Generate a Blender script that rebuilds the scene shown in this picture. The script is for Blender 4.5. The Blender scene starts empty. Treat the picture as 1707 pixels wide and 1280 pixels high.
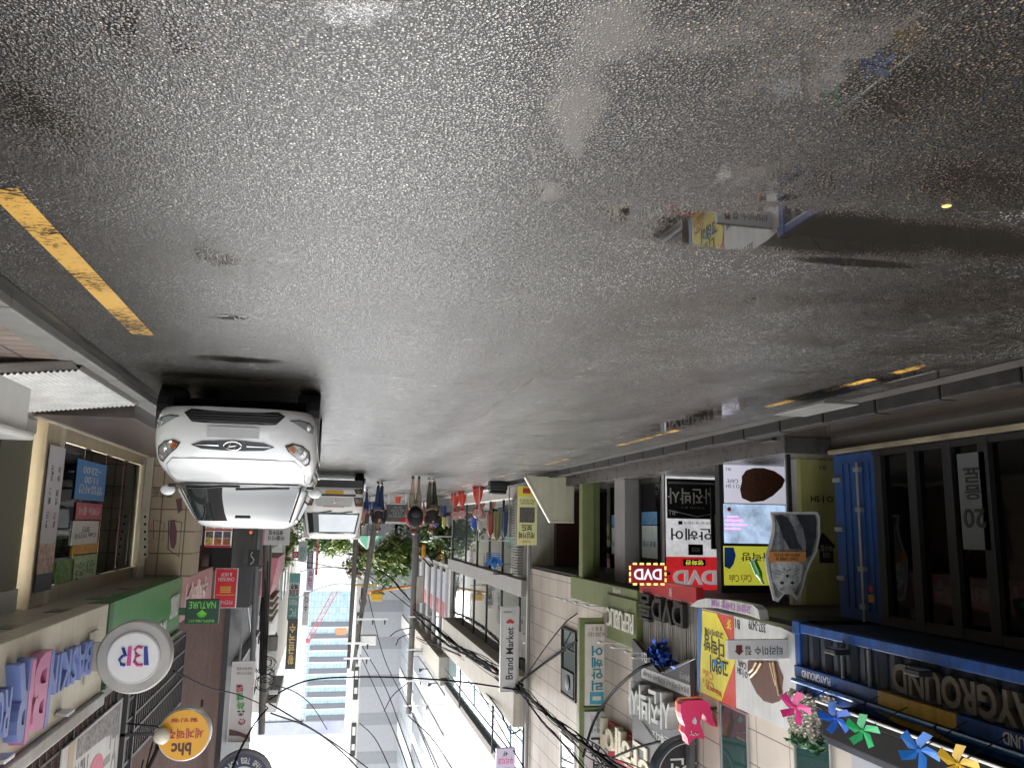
import bpy, bmesh, math, random
from mathutils import Vector, Matrix
rnd = random.Random(7)
C = bpy.context.scene.collection
SC = bpy.context.scene
R = math.radians

# ------------------------------------------------------------------ camera (the phone was held upside down)
FPX, CAMH = 1380.0, 1.45
VPU, VPV, XN = 545.0, 870.0, 1000.0           # street's vanishing point, lean of the verticals
def _axes():
    d = Vector(((853.5-VPU)/FPX, (VPV-640)/FPX, -1)).normalized()
    a = (853.5-XN)/FPX
    b = -(a*d.x-d.z)/d.y
    n = Vector((a, b, -1)).normalized()
    u = -n if b < 0 else n
    return d.cross(u), d, u
AX, AD, AU = _axes()
def ray(u, v):
    r = Vector(((853.5-u)/FPX, (v-640)/FPX, -1))
    return Vector((r.dot(AX), r.dot(AD), r.dot(AU)))
CAM = Vector((0, 0, CAMH))
def gp(u, v, z=0.0):
    r = ray(u, v); return CAM + r*((z-CAMH)/r.z)
def px(u, v, X):
    r = ray(u, v); return CAM + r*(X/r.x)
def py(u, v, Y):
    r = ray(u, v); return CAM + r*(Y/r.y)
cd = bpy.data.cameras.new('camera'); cam = bpy.data.objects.new('camera', cd); C.objects.link(cam)
cd.sensor_fit = 'HORIZONTAL'; cd.sensor_width = 36; cd.lens = 36*FPX/1707; cd.clip_end = 3000; cd.clip_start = 0.05
cx = -Vector((AX.x, AD.x, AU.x)); cy = -Vector((AX.y, AD.y, AU.y)); cz = Vector((AX.z, AD.z, AU.z))
cam.matrix_world = Matrix(((cx.x, cy.x, cz.x, 0), (cx.y, cy.y, cz.y, 0), (cx.z, cy.z, cz.z, CAMH), (0, 0, 0, 1)))
SC.camera = cam

# ------------------------------------------------------------------ world, sun, exposure
SUN_EL, SUN_AZ = R(44), R(16)                  # azimuth measured from +Y (down the street) towards +X
w = bpy.data.worlds.new('World'); SC.world = w; w.use_nodes = True
nt = w.node_tree; nt.nodes.clear()
sky = nt.nodes.new('ShaderNodeTexSky'); sky.sky_type = 'NISHITA'; sky.sun_disc = False
sky.sun_elevation = SUN_EL; sky.sun_rotation = SUN_AZ; sky.air_density = 1.0; sky.dust_density = 3.0
hs = nt.nodes.new('ShaderNodeHueSaturation'); hs.inputs['Saturation'].default_value = 0.1; hs.inputs['Value'].default_value = 1.0
bg = nt.nodes.new('ShaderNodeBackground'); bg.inputs['Strength'].default_value = 0.15
wo = nt.nodes.new('ShaderNodeOutputWorld')
nt.links.new(sky.outputs[0], hs.inputs['Color']); cloud = nt.nodes.new('ShaderNodeMix'); cloud.data_type = 'RGBA'; cloud.blend_type = 'ADD'; cloud.inputs['Factor'].default_value = 1; cloud.inputs['B'].default_value = (4.3, 4.4, 4.55, 1)   # bright even cloud
nt.links.new(hs.outputs[0], cloud.inputs['A']); nt.links.new(cloud.outputs['Result'], bg.inputs[0]); nt.links.new(bg.outputs[0], wo.inputs[0])
sd = bpy.data.lights.new('sun', 'SUN'); sd.energy = 1.1; sd.angle = R(18); sd.color = (1, 0.96, 0.9)
so = bpy.data.objects.new('sun', sd); C.objects.link(so)
sv = Vector((math.sin(SUN_AZ)*math.cos(SUN_EL), math.cos(SUN_AZ)*math.cos(SUN_EL), math.sin(SUN_EL)))
so.rotation_euler = sv.to_track_quat('Z', 'Y').to_euler()
SC.view_settings.view_transform = 'Standard'; SC.view_settings.look = 'None'; SC.view_settings.gamma = 1
SC.view_settings.use_curve_mapping = False
SC.view_settings.exposure = 1.5
SC.cycles.max_bounces = 8; SC.cycles.diffuse_bounces = 4; SC.cycles.glossy_bounces = 4; SC.cycles.transparent_max_bounces = 12
SC.cycles.caustics_reflective = False; SC.cycles.caustics_refractive = False
try: SC.cycles.use_denoising = True
except Exception: pass

# ------------------------------------------------------------------ materials
def lin(h):
    h = h.lstrip('#'); o = []
    for i in (0, 2, 4):
        c = int(h[i:i+2], 16)/255
        o.append(c/12.92 if c <= .04045 else ((c+.055)/1.055)**2.4)
    return o
MATS = {}
def mat(name, col, rough=.6, metal=0.0, var=.12, scale=3.0, bump=0.0, bscale=40.0, emit=0.0, coat=0.0, spec=.5, streak=0.0, trans=0.0, alpha=1.0):
    """plain surface with uneven tone, stains and a little relief"""
    if name in MATS: return MATS[name]
    m = bpy.data.materials.new(name); m.use_nodes = True; MATS[name] = m
    n = m.node_tree.nodes; l = m.node_tree.links; b = n['Principled BSDF']
    c = lin(col) if isinstance(col, str) else list(col)
    tc = n.new('ShaderNodeTexCoord'); geo = n.new('ShaderNodeNewGeometry')
    nz = n.new('ShaderNodeTexNoise'); nz.inputs['Scale'].default_value = scale; nz.inputs['Detail'].default_value = 6
    nz.inputs['Roughness'].default_value = .65
    l.new(geo.outputs['Position'], nz.inputs['Vector'])
    mr = n.new('ShaderNodeMapRange'); mr.inputs['From Min'].default_value = .3; mr.inputs['From Max'].default_value = .7
    mr.inputs['To Min'].default_value = 1-var; mr.inputs['To Max'].default_value = 1+var*.6
    l.new(nz.outputs['Fac'], mr.inputs['Value'])
    mx = n.new('ShaderNodeMix'); mx.data_type = 'RGBA'; mx.blend_type = 'MULTIPLY'; mx.inputs['Factor'].default_value = 1
    mx.inputs['A'].default_value = (*c, 1)
    last = mr.outputs['Result']
    if streak:
        mp = n.new('ShaderNodeMapping'); mp.inputs['Scale'].default_value = (7, 7, .35); l.new(geo.outputs['Position'], mp.inputs['Vector'])
        n2 = n.new('ShaderNodeTexNoise'); n2.inputs['Scale'].default_value = 1.6; n2.inputs['Detail'].default_value = 4; l.new(mp.outputs[0], n2.inputs['Vector'])
        m2 = n.new('ShaderNodeMapRange'); m2.inputs['From Min'].default_value = .35; m2.inputs['From Max'].default_value = .75
        m2.inputs['To Min'].default_value = 1; m2.inputs['To Max'].default_value = 1-streak; l.new(n2.outputs['Fac'], m2.inputs['Value'])
        mm = n.new('ShaderNodeMath'); mm.operation = 'MULTIPLY'; l.new(last, mm.inputs[0]); l.new(m2.outputs[0], mm.inputs[1]); last = mm.outputs[0]
    l.new(last, mx.inputs['B'])
    l.new(mx.outputs['Result'], b.inputs['Base Color'])
    r2 = n.new('ShaderNodeMapRange'); r2.inputs['To Min'].default_value = max(.02, rough*.8); r2.inputs['To Max'].default_value = min(1, rough*1.2)
    l.new(nz.outputs['Fac'], r2.inputs['Value']); l.new(r2.outputs['Result'], b.inputs['Roughness'])
    b.inputs['Metallic'].default_value = metal; b.inputs['Specular IOR Level'].default_value = spec
    b.inputs['Coat Weight'].default_value = coat; b.inputs['Coat Roughness'].default_value = .05
    if trans: b.inputs['Transmission Weight'].default_value = trans
    if emit:
        l.new(mx.outputs['Result'], b.inputs['Emission Color']); b.inputs['Emission Strength'].default_value = emit
    if bump:
        n3 = n.new('ShaderNodeTexNoise'); n3.inputs['Scale'].default_value = bscale; n3.inputs['Detail'].default_value = 4; l.new(geo.outputs['Position'], n3.inputs['Vector'])
        bp = n.new('ShaderNodeBump'); bp.inputs['Strength'].default_value = bump; bp.inputs['Distance'].default_value = .02
        l.new(n3.outputs['Fac'], bp.inputs['Height']); l.new(bp.outputs[0], b.inputs['Normal'])
    return m

def brickmat(name, c1, c2, mortar, bw, rh, msize, rough=.7, axis='X', off=.5, bias=0.0, bump=.3, var=.25):
    """courses of blocks in the plane of a wall whose normal is axis ('Z' for paving)"""
    m = bpy.data.materials.new(name); m.use_nodes = True; MATS[name] = m
    n = m.node_tree.nodes; l = m.node_tree.links; b = n['Principled BSDF']
    geo = n.new('ShaderNodeNewGeometry'); sp = n.new('ShaderNodeSeparateXYZ'); cb = n.new('ShaderNodeCombineXYZ'); l.new(geo.outputs['Position'], sp.inputs[0])
    if axis == 'X': l.new(sp.outputs[1], cb.inputs[0]); l.new(sp.outputs[2], cb.inputs[1])
    elif axis == 'Y': l.new(sp.outputs[0], cb.inputs[0]); l.new(sp.outputs[2], cb.inputs[1])
    elif axis == 'XY':
        ad = n.new('ShaderNodeMath'); l.new(sp.outputs[0], ad.inputs[0]); l.new(sp.outputs[1], ad.inputs[1])
        l.new(ad.outputs[0], cb.inputs[0]); l.new(sp.outputs[2], cb.inputs[1])
    else: l.new(sp.outputs[0], cb.inputs[0]); l.new(sp.outputs[1], cb.inputs[1])
    bt = n.new('ShaderNodeTexBrick'); l.new(cb.outputs[0], bt.inputs['Vector'])
    bt.inputs['Color1'].default_value = (*lin(c1), 1); bt.inputs['Color2'].default_value = (*lin(c2), 1); bt.inputs['Mortar'].default_value = (*lin(mortar), 1)
    bt.inputs['Scale'].default_value = 1; bt.inputs['Brick Width'].default_value = bw; bt.inputs['Row Height'].default_value = rh
    bt.inputs['Mortar Size'].default_value = msize; bt.inputs['Bias'].default_value = bias; bt.offset = off; bt.inputs['Mortar Smooth'].default_value = .1
    nz = n.new('ShaderNodeTexNoise'); nz.inputs['Scale'].default_value = 1.3; nz.inputs['Detail'].default_value = 7; l.new(geo.outputs['Position'], nz.inputs['Vector'])
    mr = n.new('ShaderNodeMapRange'); mr.inputs['From Min'].default_value = .3; mr.inputs['From Max'].default_value = .7
    mr.inputs['To Min'].default_value = 1-var; mr.inputs['To Max'].default_value = 1.05; l.new(nz.outputs['Fac'], mr.inputs['Value'])
    mx = n.new('ShaderNodeMix'); mx.data_type = 'RGBA'; mx.blend_type = 'MULTIPLY'; mx.inputs['Factor'].default_value = 1
    l.new(bt.outputs['Color'], mx.inputs['A']); l.new(mr.outputs['Result'], mx.inputs['B']); l.new(mx.outputs['Result'], b.inputs['Base Color'])
    b.inputs['Roughness'].default_value = rough
    bp = n.new('ShaderNodeBump'); bp.inputs['Strength'].default_value = bump; bp.inputs['Distance'].default_value = .01; bp.invert = True
    l.new(bt.outputs['Fac'], bp.inputs['Height']); l.new(bp.outputs[0], b.inputs['Normal'])
    return m

def glassmat(name, tint, rough=.03, see=.35, spec=.8, coat=.5):
    """shop glass: a clear part one looks through and a mirror-like surface"""
    m = bpy.data.materials.new(name); m.use_nodes = True; MATS[name] = m
    n = m.node_tree.nodes; l = m.node_tree.links; b = n['Principled BSDF']; out = n['Material Output']
    b.inputs['Base Color'].default_value = (*lin(tint), 1); b.inputs['Roughness'].default_value = rough; b.inputs['Specular IOR Level'].default_value = spec
    b.inputs['Coat Weight'].default_value = coat; b.inputs['Coat Roughness'].default_value = .02
    geo = n.new('ShaderNodeNewGeometry'); nz = n.new('ShaderNodeTexNoise'); nz.inputs['Scale'].default_value = 1.2; l.new(geo.outputs['Position'], nz.inputs['Vector'])
    bp = n.new('ShaderNodeBump'); bp.inputs['Strength'].default_value = .06; bp.inputs['Distance'].default_value = .05; l.new(nz.outputs['Fac'], bp.inputs['Height']); l.new(bp.outputs[0], b.inputs['Normal']); l.new(bp.outputs[0], b.inputs['Coat Normal'])
    tr = n.new('ShaderNodeBsdfTransparent'); tr.inputs[0].default_value = (.85, .9, .88, 1)
    fr = n.new('ShaderNodeFresnel'); fr.inputs[0].default_value = 1.5
    mp = n.new('ShaderNodeMapRange'); mp.inputs['To Min'].default_value = see; mp.inputs['To Max'].default_value = 0; l.new(fr.outputs[0], mp.inputs['Value'])
    ms = n.new('ShaderNodeMixShader'); l.new(mp.outputs[0], ms.inputs[0]); l.new(b.outputs[0], ms.inputs[1]); l.new(tr.outputs[0], ms.inputs[2]); l.new(ms.outputs[0], out.inputs[0])
    return m

# ------------------------------------------------------------------ mesh builder
class MB:
    def __init__(s): s.v = []; s.f = []; s.mi = []; s.m = 0
    def add(s, vs, fs):
        o = len(s.v); s.v += [tuple(p) for p in vs]
        for f in fs: s.f.append([i+o for i in f]); s.mi.append(s.m)
        return s
    def box(s, x0, x1, y0, y1, z0, z1, b=0.0):
        x0, x1 = min(x0, x1), max(x0, x1); y0, y1 = min(y0, y1), max(y0, y1); z0, z1 = min(z0, z1), max(z0, z1)
        if b > 0:
            bm = bmesh.new(); bmesh.ops.create_cube(bm, size=1)
            for v in bm.verts: v.co = Vector(((x0+x1)/2+v.co.x*(x1-x0), (y0+y1)/2+v.co.y*(y1-y0), (z0+z1)/2+v.co.z*(z1-z0)))
            b = min(b, .45*min(x1-x0, y1-y0, z1-z0))
            bmesh.ops.bevel(bm, geom=bm.edges[:], offset=b, segments=2, profile=.6, affect='EDGES')
            bm.verts.index_update(); s.add([v.co[:] for v in bm.verts], [[v.index for v in f.verts] for f in bm.faces]); bm.free(); return s
        return s.add([(x0,y0,z0),(x1,y0,z0),(x1,y1,z0),(x0,y1,z0),(x0,y0,z1),(x1,y0,z1),(x1,y1,z1),(x0,y1,z1)],
                     [(0,3,2,1),(4,5,6,7),(0,1,5,4),(1,2,6,5),(2,3,7,6),(3,0,4,7)])
    def prism(s, pts, t):
        """outline (3-D points in one plane) pushed along the vector t"""
        t = Vector(t); pts = [Vector(p) for p in pts]; n = len(pts)
        nr = Vector((0, 0, 0))
        for i in range(n): nr += pts[i].cross(pts[(i+1) % n])
        if nr.dot(t) > 0: pts = pts[::-1]
        vs = pts + [p+t for p in pts]
        return s.add(vs, [list(range(n)), list(range(2*n-1, n-1, -1))] + [[(i+1) % n, i, i+n, (i+1) % n+n] for i in range(n)])
    def cyl(s, p0, p1, r0, r1=None, n=10, caps=True):
        p0, p1 = Vector(p0), Vector(p1); r1 = r0 if r1 is None else r1
        d = (p1-p0).normalized(); a = d.orthogonal().normalized(); b = d.cross(a)
        vs = []
        for p, r in ((p0, r0), (p1, r1)):
            for k in range(n):
                q = 2*math.pi*k/n; vs.append(p + a*(r*math.cos(q)) + b*(r*math.sin(q)))
        fs = [[k, (k+1) % n, n+(k+1) % n, n+k] for k in range(n)]
        if caps: fs += [list(range(n-1, -1, -1)), list(range(n, 2*n))]
        return s.add(vs, fs)
    def tube(s, pts, r, n=6):
        pts = [Vector(p) for p in pts]; vs = []; fs = []
        up = Vector((0, 0, 1)); m = len(pts)
        for i, p in enumerate(pts):
            d = (pts[min(i+1, m-1)]-pts[max(i-1, 0)]).normalized()
            a = d.cross(up); a = a.normalized() if a.length > 1e-4 else Vector((1, 0, 0)); b = a.cross(d)
            rr = r[i] if isinstance(r, (list, tuple)) else r
            for k in range(n):
                q = 2*math.pi*k/n; vs.append(p + a*(rr*math.cos(q)) + b*(rr*math.sin(q)))
        for i in range(m-1):
            for k in range(n): fs.append([i*n+k, i*n+(k+1) % n, (i+1)*n+(k+1) % n, (i+1)*n+k])
        fs += [list(range(n-1, -1, -1)), list(range((m-1)*n, m*n))]
        return s.add(vs, fs)
    def lathe(s, c, prof, n=20, axis='Z'):
        c = Vector(c); vs = []; fs = []; m = len(prof)
        for r, h in prof:
            for k in range(n):
                q = 2*math.pi*k/n; a, b = r*math.cos(q), r*math.sin(q)
                vs.append(c + (Vector((a, b, h)) if axis == 'Z' else Vector((a, h, b)) if axis == 'Y' else Vector((h, a, b))))
        for i in range(m-1):
            for k in range(n):
                f = [i*n+k, i*n+(k+1) % n, (i+1)*n+(k+1) % n, (i+1)*n+k]
                fs.append(f if axis != 'Y' else f[::-1])
        lo, hi = list(range(n-1, -1, -1)), list(range((m-1)*n, m*n))
        fs += [lo, hi] if axis != 'Y' else [lo[::-1], hi[::-1]]
        return s.add(vs, fs)
    def ball(s, c, r, n=10, sc=(1, 1, 1)):
        c = Vector(c); vs = []; fs = []; h = n//2
        for i in range(h+1):
            t = math.pi*i/h
            for k in range(n):
                q = 2*math.pi*k/n; vs.append(c + Vector((r*sc[0]*math.sin(t)*math.cos(q), r*sc[1]*math.sin(t)*math.sin(q), r*sc[2]*math.cos(t))))
        for i in range(h):
            for k in range(n): fs.append([i*n+k, (i+1)*n+k, (i+1)*n+(k+1) % n, i*n+(k+1) % n])
        return s.add(vs, fs)
    def quad(s, a, b, c, d): return s.add([a, b, c, d], [(0, 1, 2, 3)])

BASE = {}
def base(o): return BASE.get(o.name, Vector((0, 0, 0))) if o else Vector((0, 0, 0))
def mesh_of(name, mb, mats, off, smooth):
    me = bpy.data.meshes.new(name); me.from_pydata([(p[0]-off.x, p[1]-off.y, p[2]-off.z) for p in mb.v], [], mb.f)
    mats = mats if isinstance(mats, (list, tuple)) else [mats]
    for m in mats: me.materials.append(m)
    me.polygons.foreach_set('material_index', [min(i, len(mats)-1) for i in mb.mi])
    if smooth: me.polygons.foreach_set('use_smooth', [True]*len(me.polygons))
    me.update(); return me
def smooth_by_angle(me, deg=38):
    try: me.set_sharp_from_angle(angle=R(deg))
    except Exception: pass
def part(name, mb, mats, parent, smooth=False, label=None):
    off = base(parent); me = mesh_of(name, mb, mats, off, smooth)
    if smooth: smooth_by_angle(me)
    o = bpy.data.objects.new(name, me); C.objects.link(o); o.parent = parent; BASE[o.name] = off
    if label: o['label'] = label
    return o
def tag(o, label, cat, group=None, kind=None):
    o['label'] = label; o['category'] = cat
    if group: o['group'] = group
    if kind: o['kind'] = kind
    return o
def thing(name, label, cat, loc, group=None):
    o = bpy.data.objects.new(name, None); C.objects.link(o); o.location = Vector(loc); o.empty_display_size = .2
    BASE[o.name] = Vector(loc); return tag(o, label, cat, group)
def solo(name, mb, mats, label, cat, group=None, kind=None, smooth=False):
    xs = [p[0] for p in mb.v]; ys = [p[1] for p in mb.v]; zs = [p[2] for p in mb.v]
    off = Vector(((min(xs)+max(xs))/2, (min(ys)+max(ys))/2, min(zs)))
    me = mesh_of(name, mb, mats, off, smooth)
    if smooth: smooth_by_angle(me)
    o = bpy.data.objects.new(name, me); o.location = off; C.objects.link(o); BASE[o.name] = off
    if kind: o['kind'] = kind
    if label: tag(o, label, cat, group)
    return o
def struct(name, mb, mats, smooth=False):
    me = mesh_of(name, mb, mats, Vector((0, 0, 0)), smooth); o = bpy.data.objects.new(name, me); C.objects.link(o); o['kind'] = 'structure'; return o
def copy_tree(o, loc, label, parent=None):
    c = o.copy(); C.objects.link(c)
    if parent: c.parent = parent
    else: c.location = loc; c['label'] = label
    for ch in list(o.children): copy_tree(ch, None, None, c)
    return c

# ------------------------------------------------------------------ lettering
_tx = {}
def text_outline(body, bold=0.0, spacing=1.0):
    k = (body, bold, spacing)
    if k in _tx: return _tx[k]
    c = bpy.data.curves.new('t', 'FONT'); c.body = body; c.align_x = 'CENTER'; c.resolution_u = 3; c.fill_mode = 'FRONT'; c.offset = bold; c.space_character = spacing; c.space_line = .95
    o = bpy.data.objects.new('t', c); C.objects.link(o); bpy.context.view_layer.update()
    me = bpy.data.meshes.new_from_object(o.evaluated_get(bpy.context.evaluated_depsgraph_get()))
    vs = [v.co.copy() for v in me.vertices]; fs = [list(p.vertices) for p in me.polygons]
    bpy.data.objects.remove(o); bpy.data.curves.remove(c); bpy.data.meshes.remove(me)
    _tx[k] = (vs, fs); return vs, fs
def put_text(mb, body, o, xd, zd, nd, w, h, t=.004, bold=0.0, fit=True, italic=0.0, spacing=1.0):
    """letters filling w x h, centred on o; xd reading direction, zd up, nd out of the sign"""
    vs, fs = text_outline(body, bold, spacing)
    if not vs: return
    x0 = min(v.x for v in vs); x1 = max(v.x for v in vs); y0 = min(v.y for v in vs); y1 = max(v.y for v in vs)
    sx = w/(x1-x0+1e-6); sy = h/(y1-y0+1e-6)
    if not fit: sx = sy = min(sx, sy)
    mx, my = (x0+x1)/2, (y0+y1)/2
    o, xd, zd, nd = Vector(o), Vector(xd), Vector(zd), Vector(nd)
    P = [o + xd*((v.x-mx)*sx + italic*(v.y-my)*sy) + zd*((v.y-my)*sy) for v in vs]
    n = len(P)
    # front face plus walls along boundary edges
    cnt = {}
    for f in fs:
        for i in range(len(f)):
            a, b = f[i], f[(i+1) % len(f)]; cnt[(a, b)] = cnt.get((a, b), 0)+1
    if t > .001:
        walls = [(b, a, a+n, b+n) for (a, b) in cnt if (b, a) not in cnt]
        # order front so that normals face nd
        mb.add(P + [p+nd*t for p in P], [[i+n for i in f] for f in fs] + [list(q)[::-1] for q in walls])
    else: mb.add([p+nd*t for p in P], fs)

class Sign:
    """flat sign: side 'L' left wall (faces +X), 'R' right wall (faces -X), 'F' faces the camera (-Y); rect = (h0,h1,z0,z1)"""
    def __init__(s, name, label, cat, side, c, rect, t=.08, group=None, b=.008):
        s.side, s.c, s.r, s.t = side, c, rect, t
        h0, h1, z0, z1 = rect
        s.W, s.H = h1-h0, z1-z0
        s.xd = {'L': Vector((0, 1, 0)), 'R': Vector((0, -1, 0)), 'F': Vector((1, 0, 0))}[side]
        s.nd = {'L': Vector((1, 0, 0)), 'R': Vector((-1, 0, 0)), 'F': Vector((0, -1, 0))}[side]
        s.zd = Vector((0, 0, 1))
        s.o = thing(name, label, cat, s.P(.5, 0, -t/2), group)
    def P(s, a, b, d=0.0):
        h0, h1, z0, z1 = s.r; z = z0+b*(z1-z0)
        if s.side == 'L': return Vector((s.c+d, h0+a*(h1-h0), z))
        if s.side == 'R': return Vector((s.c-d, h1-a*(h1-h0), z))
        return Vector((h0+a*(h1-h0), s.c-d, z))
    def block(s, name, m, a0=0, a1=1, b0=0, b1=1, d0=None, d1=0.0, bev=.006, parent=None, label=None):
        d0 = -s.t if d0 is None else d0
        p, q = s.P(a0, b0, d0), s.P(a1, b1, d1); mb = MB().box(p.x, q.x, p.y, q.y, p.z, q.z, bev)
        return part(name, mb, m, parent or s.o, label=label)
    def frame(s, m, w=.03, d0=None, d1=.012, name='frame'):
        d0 = -s.t if d0 is None else d0; mb = MB(); wa, wb = w/s.W, w/s.H
        for a0, a1, b0, b1 in ((-wa, 0, -wb, 1+wb), (1, 1+wa, -wb, 1+wb), (0, 1, -wb, 0), (0, 1, 1, 1+wb)):
            p, q = s.P(a0, b0, d0), s.P(a1, b1, d1); mb.box(p.x, q.x, p.y, q.y, p.z, q.z)
        return part(name, mb, m, s.o)
    def text(s, body, m, a0, a1, b0, b1, d=.001, t=.004, bold=0.0, fit=True, name='lettering', parent=None, italic=0.0, mb=None, spacing=1.0):
        own = mb is None; mb = mb or MB()
        put_text(mb, body, s.P((a0+a1)/2, (b0+b1)/2, d), s.xd, s.zd, s.nd, (a1-a0)*s.W, (b1-b0)*s.H, t, bold, fit, italic, spacing)
        if own: return part(name, mb, m, parent or s.o)
    def vtext(s, body, m, a0, a1, b0, b1, d=.001, t=.004, bold=0.0, gap=.12, name='lettering'):
        mb = MB(); n = len(body); st = (b1-b0)/n
        for i, ch in enumerate(body):
            if ch == ' ': continue
            put_text(mb, ch, s.P((a0+a1)/2, b1-st*(i+.5), d), s.xd, s.zd, s.nd, (a1-a0)*s.W, st*(1-gap)*s.H, t, bold)
        return part(name, mb, m, s.o)
    def poly(s, name, m, pts, d=.001, t=.004, parent=None, label=None):
        mb = MB().prism([s.P(a, b, d) for a, b in pts], s.nd*t); return part(name, mb, m, parent or s.o, label=label)
    def ring(s, cx_, cy_, r, n=28, rx=None):
        return [(cx_+(rx or r)/s.W*math.cos(2*math.pi*k/n), cy_+r/s.H*math.sin(2*math.pi*k/n)) for k in range(n)]
def rx(X, u0, v0, u1, v1):
    p, q = px(u0, v0, X), px(u1, v1, X); return (min(p.y, q.y), max(p.y, q.y), min(p.z, q.z), max(p.z, q.z))
def ry(Y, u0, v0, u1, v1):
    p, q = py(u0, v0, Y), py(u1, v1, Y); return (min(p.x, q.x), max(p.x, q.x), min(p.z, q.z), max(p.z, q.z))
# ------------------------------------------------------------------ ground, road, kerbs
def asphalt():
    m = bpy.data.materials.new('wet_asphalt'); m.use_nodes = True
    n = m.node_tree.nodes; l = m.node_tree.links; b = n['Principled BSDF']
    geo = n.new('ShaderNodeNewGeometry'); P = geo.outputs['Position']
    def math_(op, a, c=None, clamp=False):
        x = n.new('ShaderNodeMath'); x.operation = op; x.use_clamp = clamp
        for i, q in enumerate((a, c)):
            if q is None: continue
            if isinstance(q, (int, float)): x.inputs[i].default_value = q
            else: l.new(q, x.inputs[i])
        return x.outputs[0]
    def mrange(v, a, c, d, e, smooth=False):
        x = n.new('ShaderNodeMapRange'); x.interpolation_type = 'SMOOTHSTEP' if smooth else 'LINEAR'
        for k, q in zip(('From Min', 'From Max', 'To Min', 'To Max'), (a, c, d, e)): x.inputs[k].default_value = q
        l.new(v, x.inputs['Value']); return x.outputs['Result']
    def noise(sc, det=4, rough=.6):
        x = n.new('ShaderNodeTexNoise'); x.inputs['Scale'].default_value = sc; x.inputs['Detail'].default_value = det; x.inputs['Roughness'].default_value = rough
        l.new(P, x.inputs['Vector']); return x.outputs['Fac']
    def voro(sc, feat='F1', rand=1.0):
        x = n.new('ShaderNodeTexVoronoi'); x.voronoi_dimensions = '2D'; x.feature = feat; x.inputs['Scale'].default_value = sc
        x.inputs['Randomness'].default_value = rand; l.new(P, x.inputs['Vector']); return x
    v1 = voro(84); v2 = voro(200)
    s1 = mrange(v1.outputs['Distance'], .05, .62, 1, 0, True); s2 = mrange(v2.outputs['Distance'], .05, .6, 1, 0)
    big = noise(.55, 5, .55); mid = noise(4.5, 5); fine = noise(60, 3)
    # stones stand out of the binder by different amounts
    sep = n.new('ShaderNodeSeparateColor'); l.new(v1.outputs['Color'], sep.inputs[0])
    hs_ = math_('MULTIPLY', s1, mrange(sep.outputs[1], 0, 1, .35, 1.0))
    height = math_('ADD', math_('MULTIPLY', hs_, .75), math_('ADD', math_('MULTIPLY', s2, .34), math_('MULTIPLY', mid, .35)))
    # hollows that hold water: ellipses (cx, cy, rx, ry, angle, depth)
    field = None
    for (qx, qy, rx_, ry_, an, dep) in HOLLOWS:
        mp = n.new('ShaderNodeMapping'); mp.vector_type = 'TEXTURE'; mp.inputs['Location'].default_value = (qx, qy, 0)
        mp.inputs['Rotation'].default_value = (0, 0, R(an)); mp.inputs['Scale'].default_value = (rx_, ry_, 1); l.new(P, mp.inputs['Vector'])
        ln = n.new('ShaderNodeVectorMath'); ln.operation = 'LENGTH'; l.new(mp.outputs[0], ln.inputs[0])
        f = mrange(ln.outputs['Value'], 0, 1.5, dep*1.5, -dep*.4 if False else 0.0)
        field = f if field is None else math_('MAXIMUM', field, f)
    lump = noise(1.7, 6, .7)
    level = math_('ADD', field, math_('MULTIPLY', math_('SUBTRACT', lump, .5), .9))
    mott = noise(1.15, 6, .68)
    damp = mrange(math_('SUBTRACT', math_('ADD', level, mrange(mott, .46, .66, 0, .34, True)), math_('MULTIPLY', height, .3)), -.16, .12, 0, 1, True)
    wet = mrange(math_('SUBTRACT', level, math_('MULTIPLY', height, .55)), .12, .24, 0, 1, True)
    # colour
    stone = n.new('ShaderNodeValToRGB'); l.new(sep.outputs[0], stone.inputs[0])
    el = stone.color_ramp.elements; el[0].position = 0; el[0].color = (.007, .0066, .0063, 1); el[1].position = 1; el[1].color = (.44, .415, .37, 1)
    for p_, c_ in ((.3, (.012, .0115, .011, 1)), (.55, (.026, .0247, .0235, 1)), (.72, (.075, .071, .065, 1)), (.88, (.2, .192, .178, 1))):
        e = el.new(p_); e.color = c_
    mx = n.new('ShaderNodeMix'); mx.data_type = 'RGBA'; mx.inputs['A'].default_value = (.007, .0066, .0062, 1); l.new(stone.outputs[0], mx.inputs['B'])
    l.new(mrange(s1, .2, .7, 0, 1), mx.inputs['Factor'])
    mu = n.new('ShaderNodeMix'); mu.data_type = 'RGBA'; mu.blend_type = 'MULTIPLY'; mu.inputs['Factor'].default_value = 1
    l.new(mx.outputs['Result'], mu.inputs['A']); 
    tint = n.new('ShaderNodeMix'); tint.data_type = 'RGBA'; tint.inputs['A'].default_value = (.62, .55, .47, 1); tint.inputs['B'].default_value = (1.3, 1.3, 1.3, 1)
    l.new(mrange(big, .36, .62, 0, 1, True), tint.inputs['Factor']); l.new(tint.outputs['Result'], mu.inputs['B'])
    md = n.new('ShaderNodeMix'); md.data_type = 'RGBA'; md.blend_type = 'MULTIPLY'; l.new(damp, md.inputs['Factor']); l.new(mu.outputs['Result'], md.inputs['A']); md.inputs['B'].default_value = (.42, .33, .25, 1)
    mw = n.new('ShaderNodeMix'); mw.data_type = 'RGBA'; l.new(wet, mw.inputs['Factor']); l.new(md.outputs['Result'], mw.inputs['A'])
    mw.inputs['B'].default_value = (.012, .0105, .009, 1)
    dry = math_('ADD', mrange(damp, 0, 1, .4, .3), math_('ADD', mrange(big, .3, .7, -.06, .06), mrange(fine, .3, .7, -.04, .06)))
    rg = n.new('ShaderNodeMix'); rg.data_type = 'FLOAT'; l.new(wet, rg.inputs['Factor']); l.new(dry, rg.inputs['A']); rg.inputs['B'].default_value = .025
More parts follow.
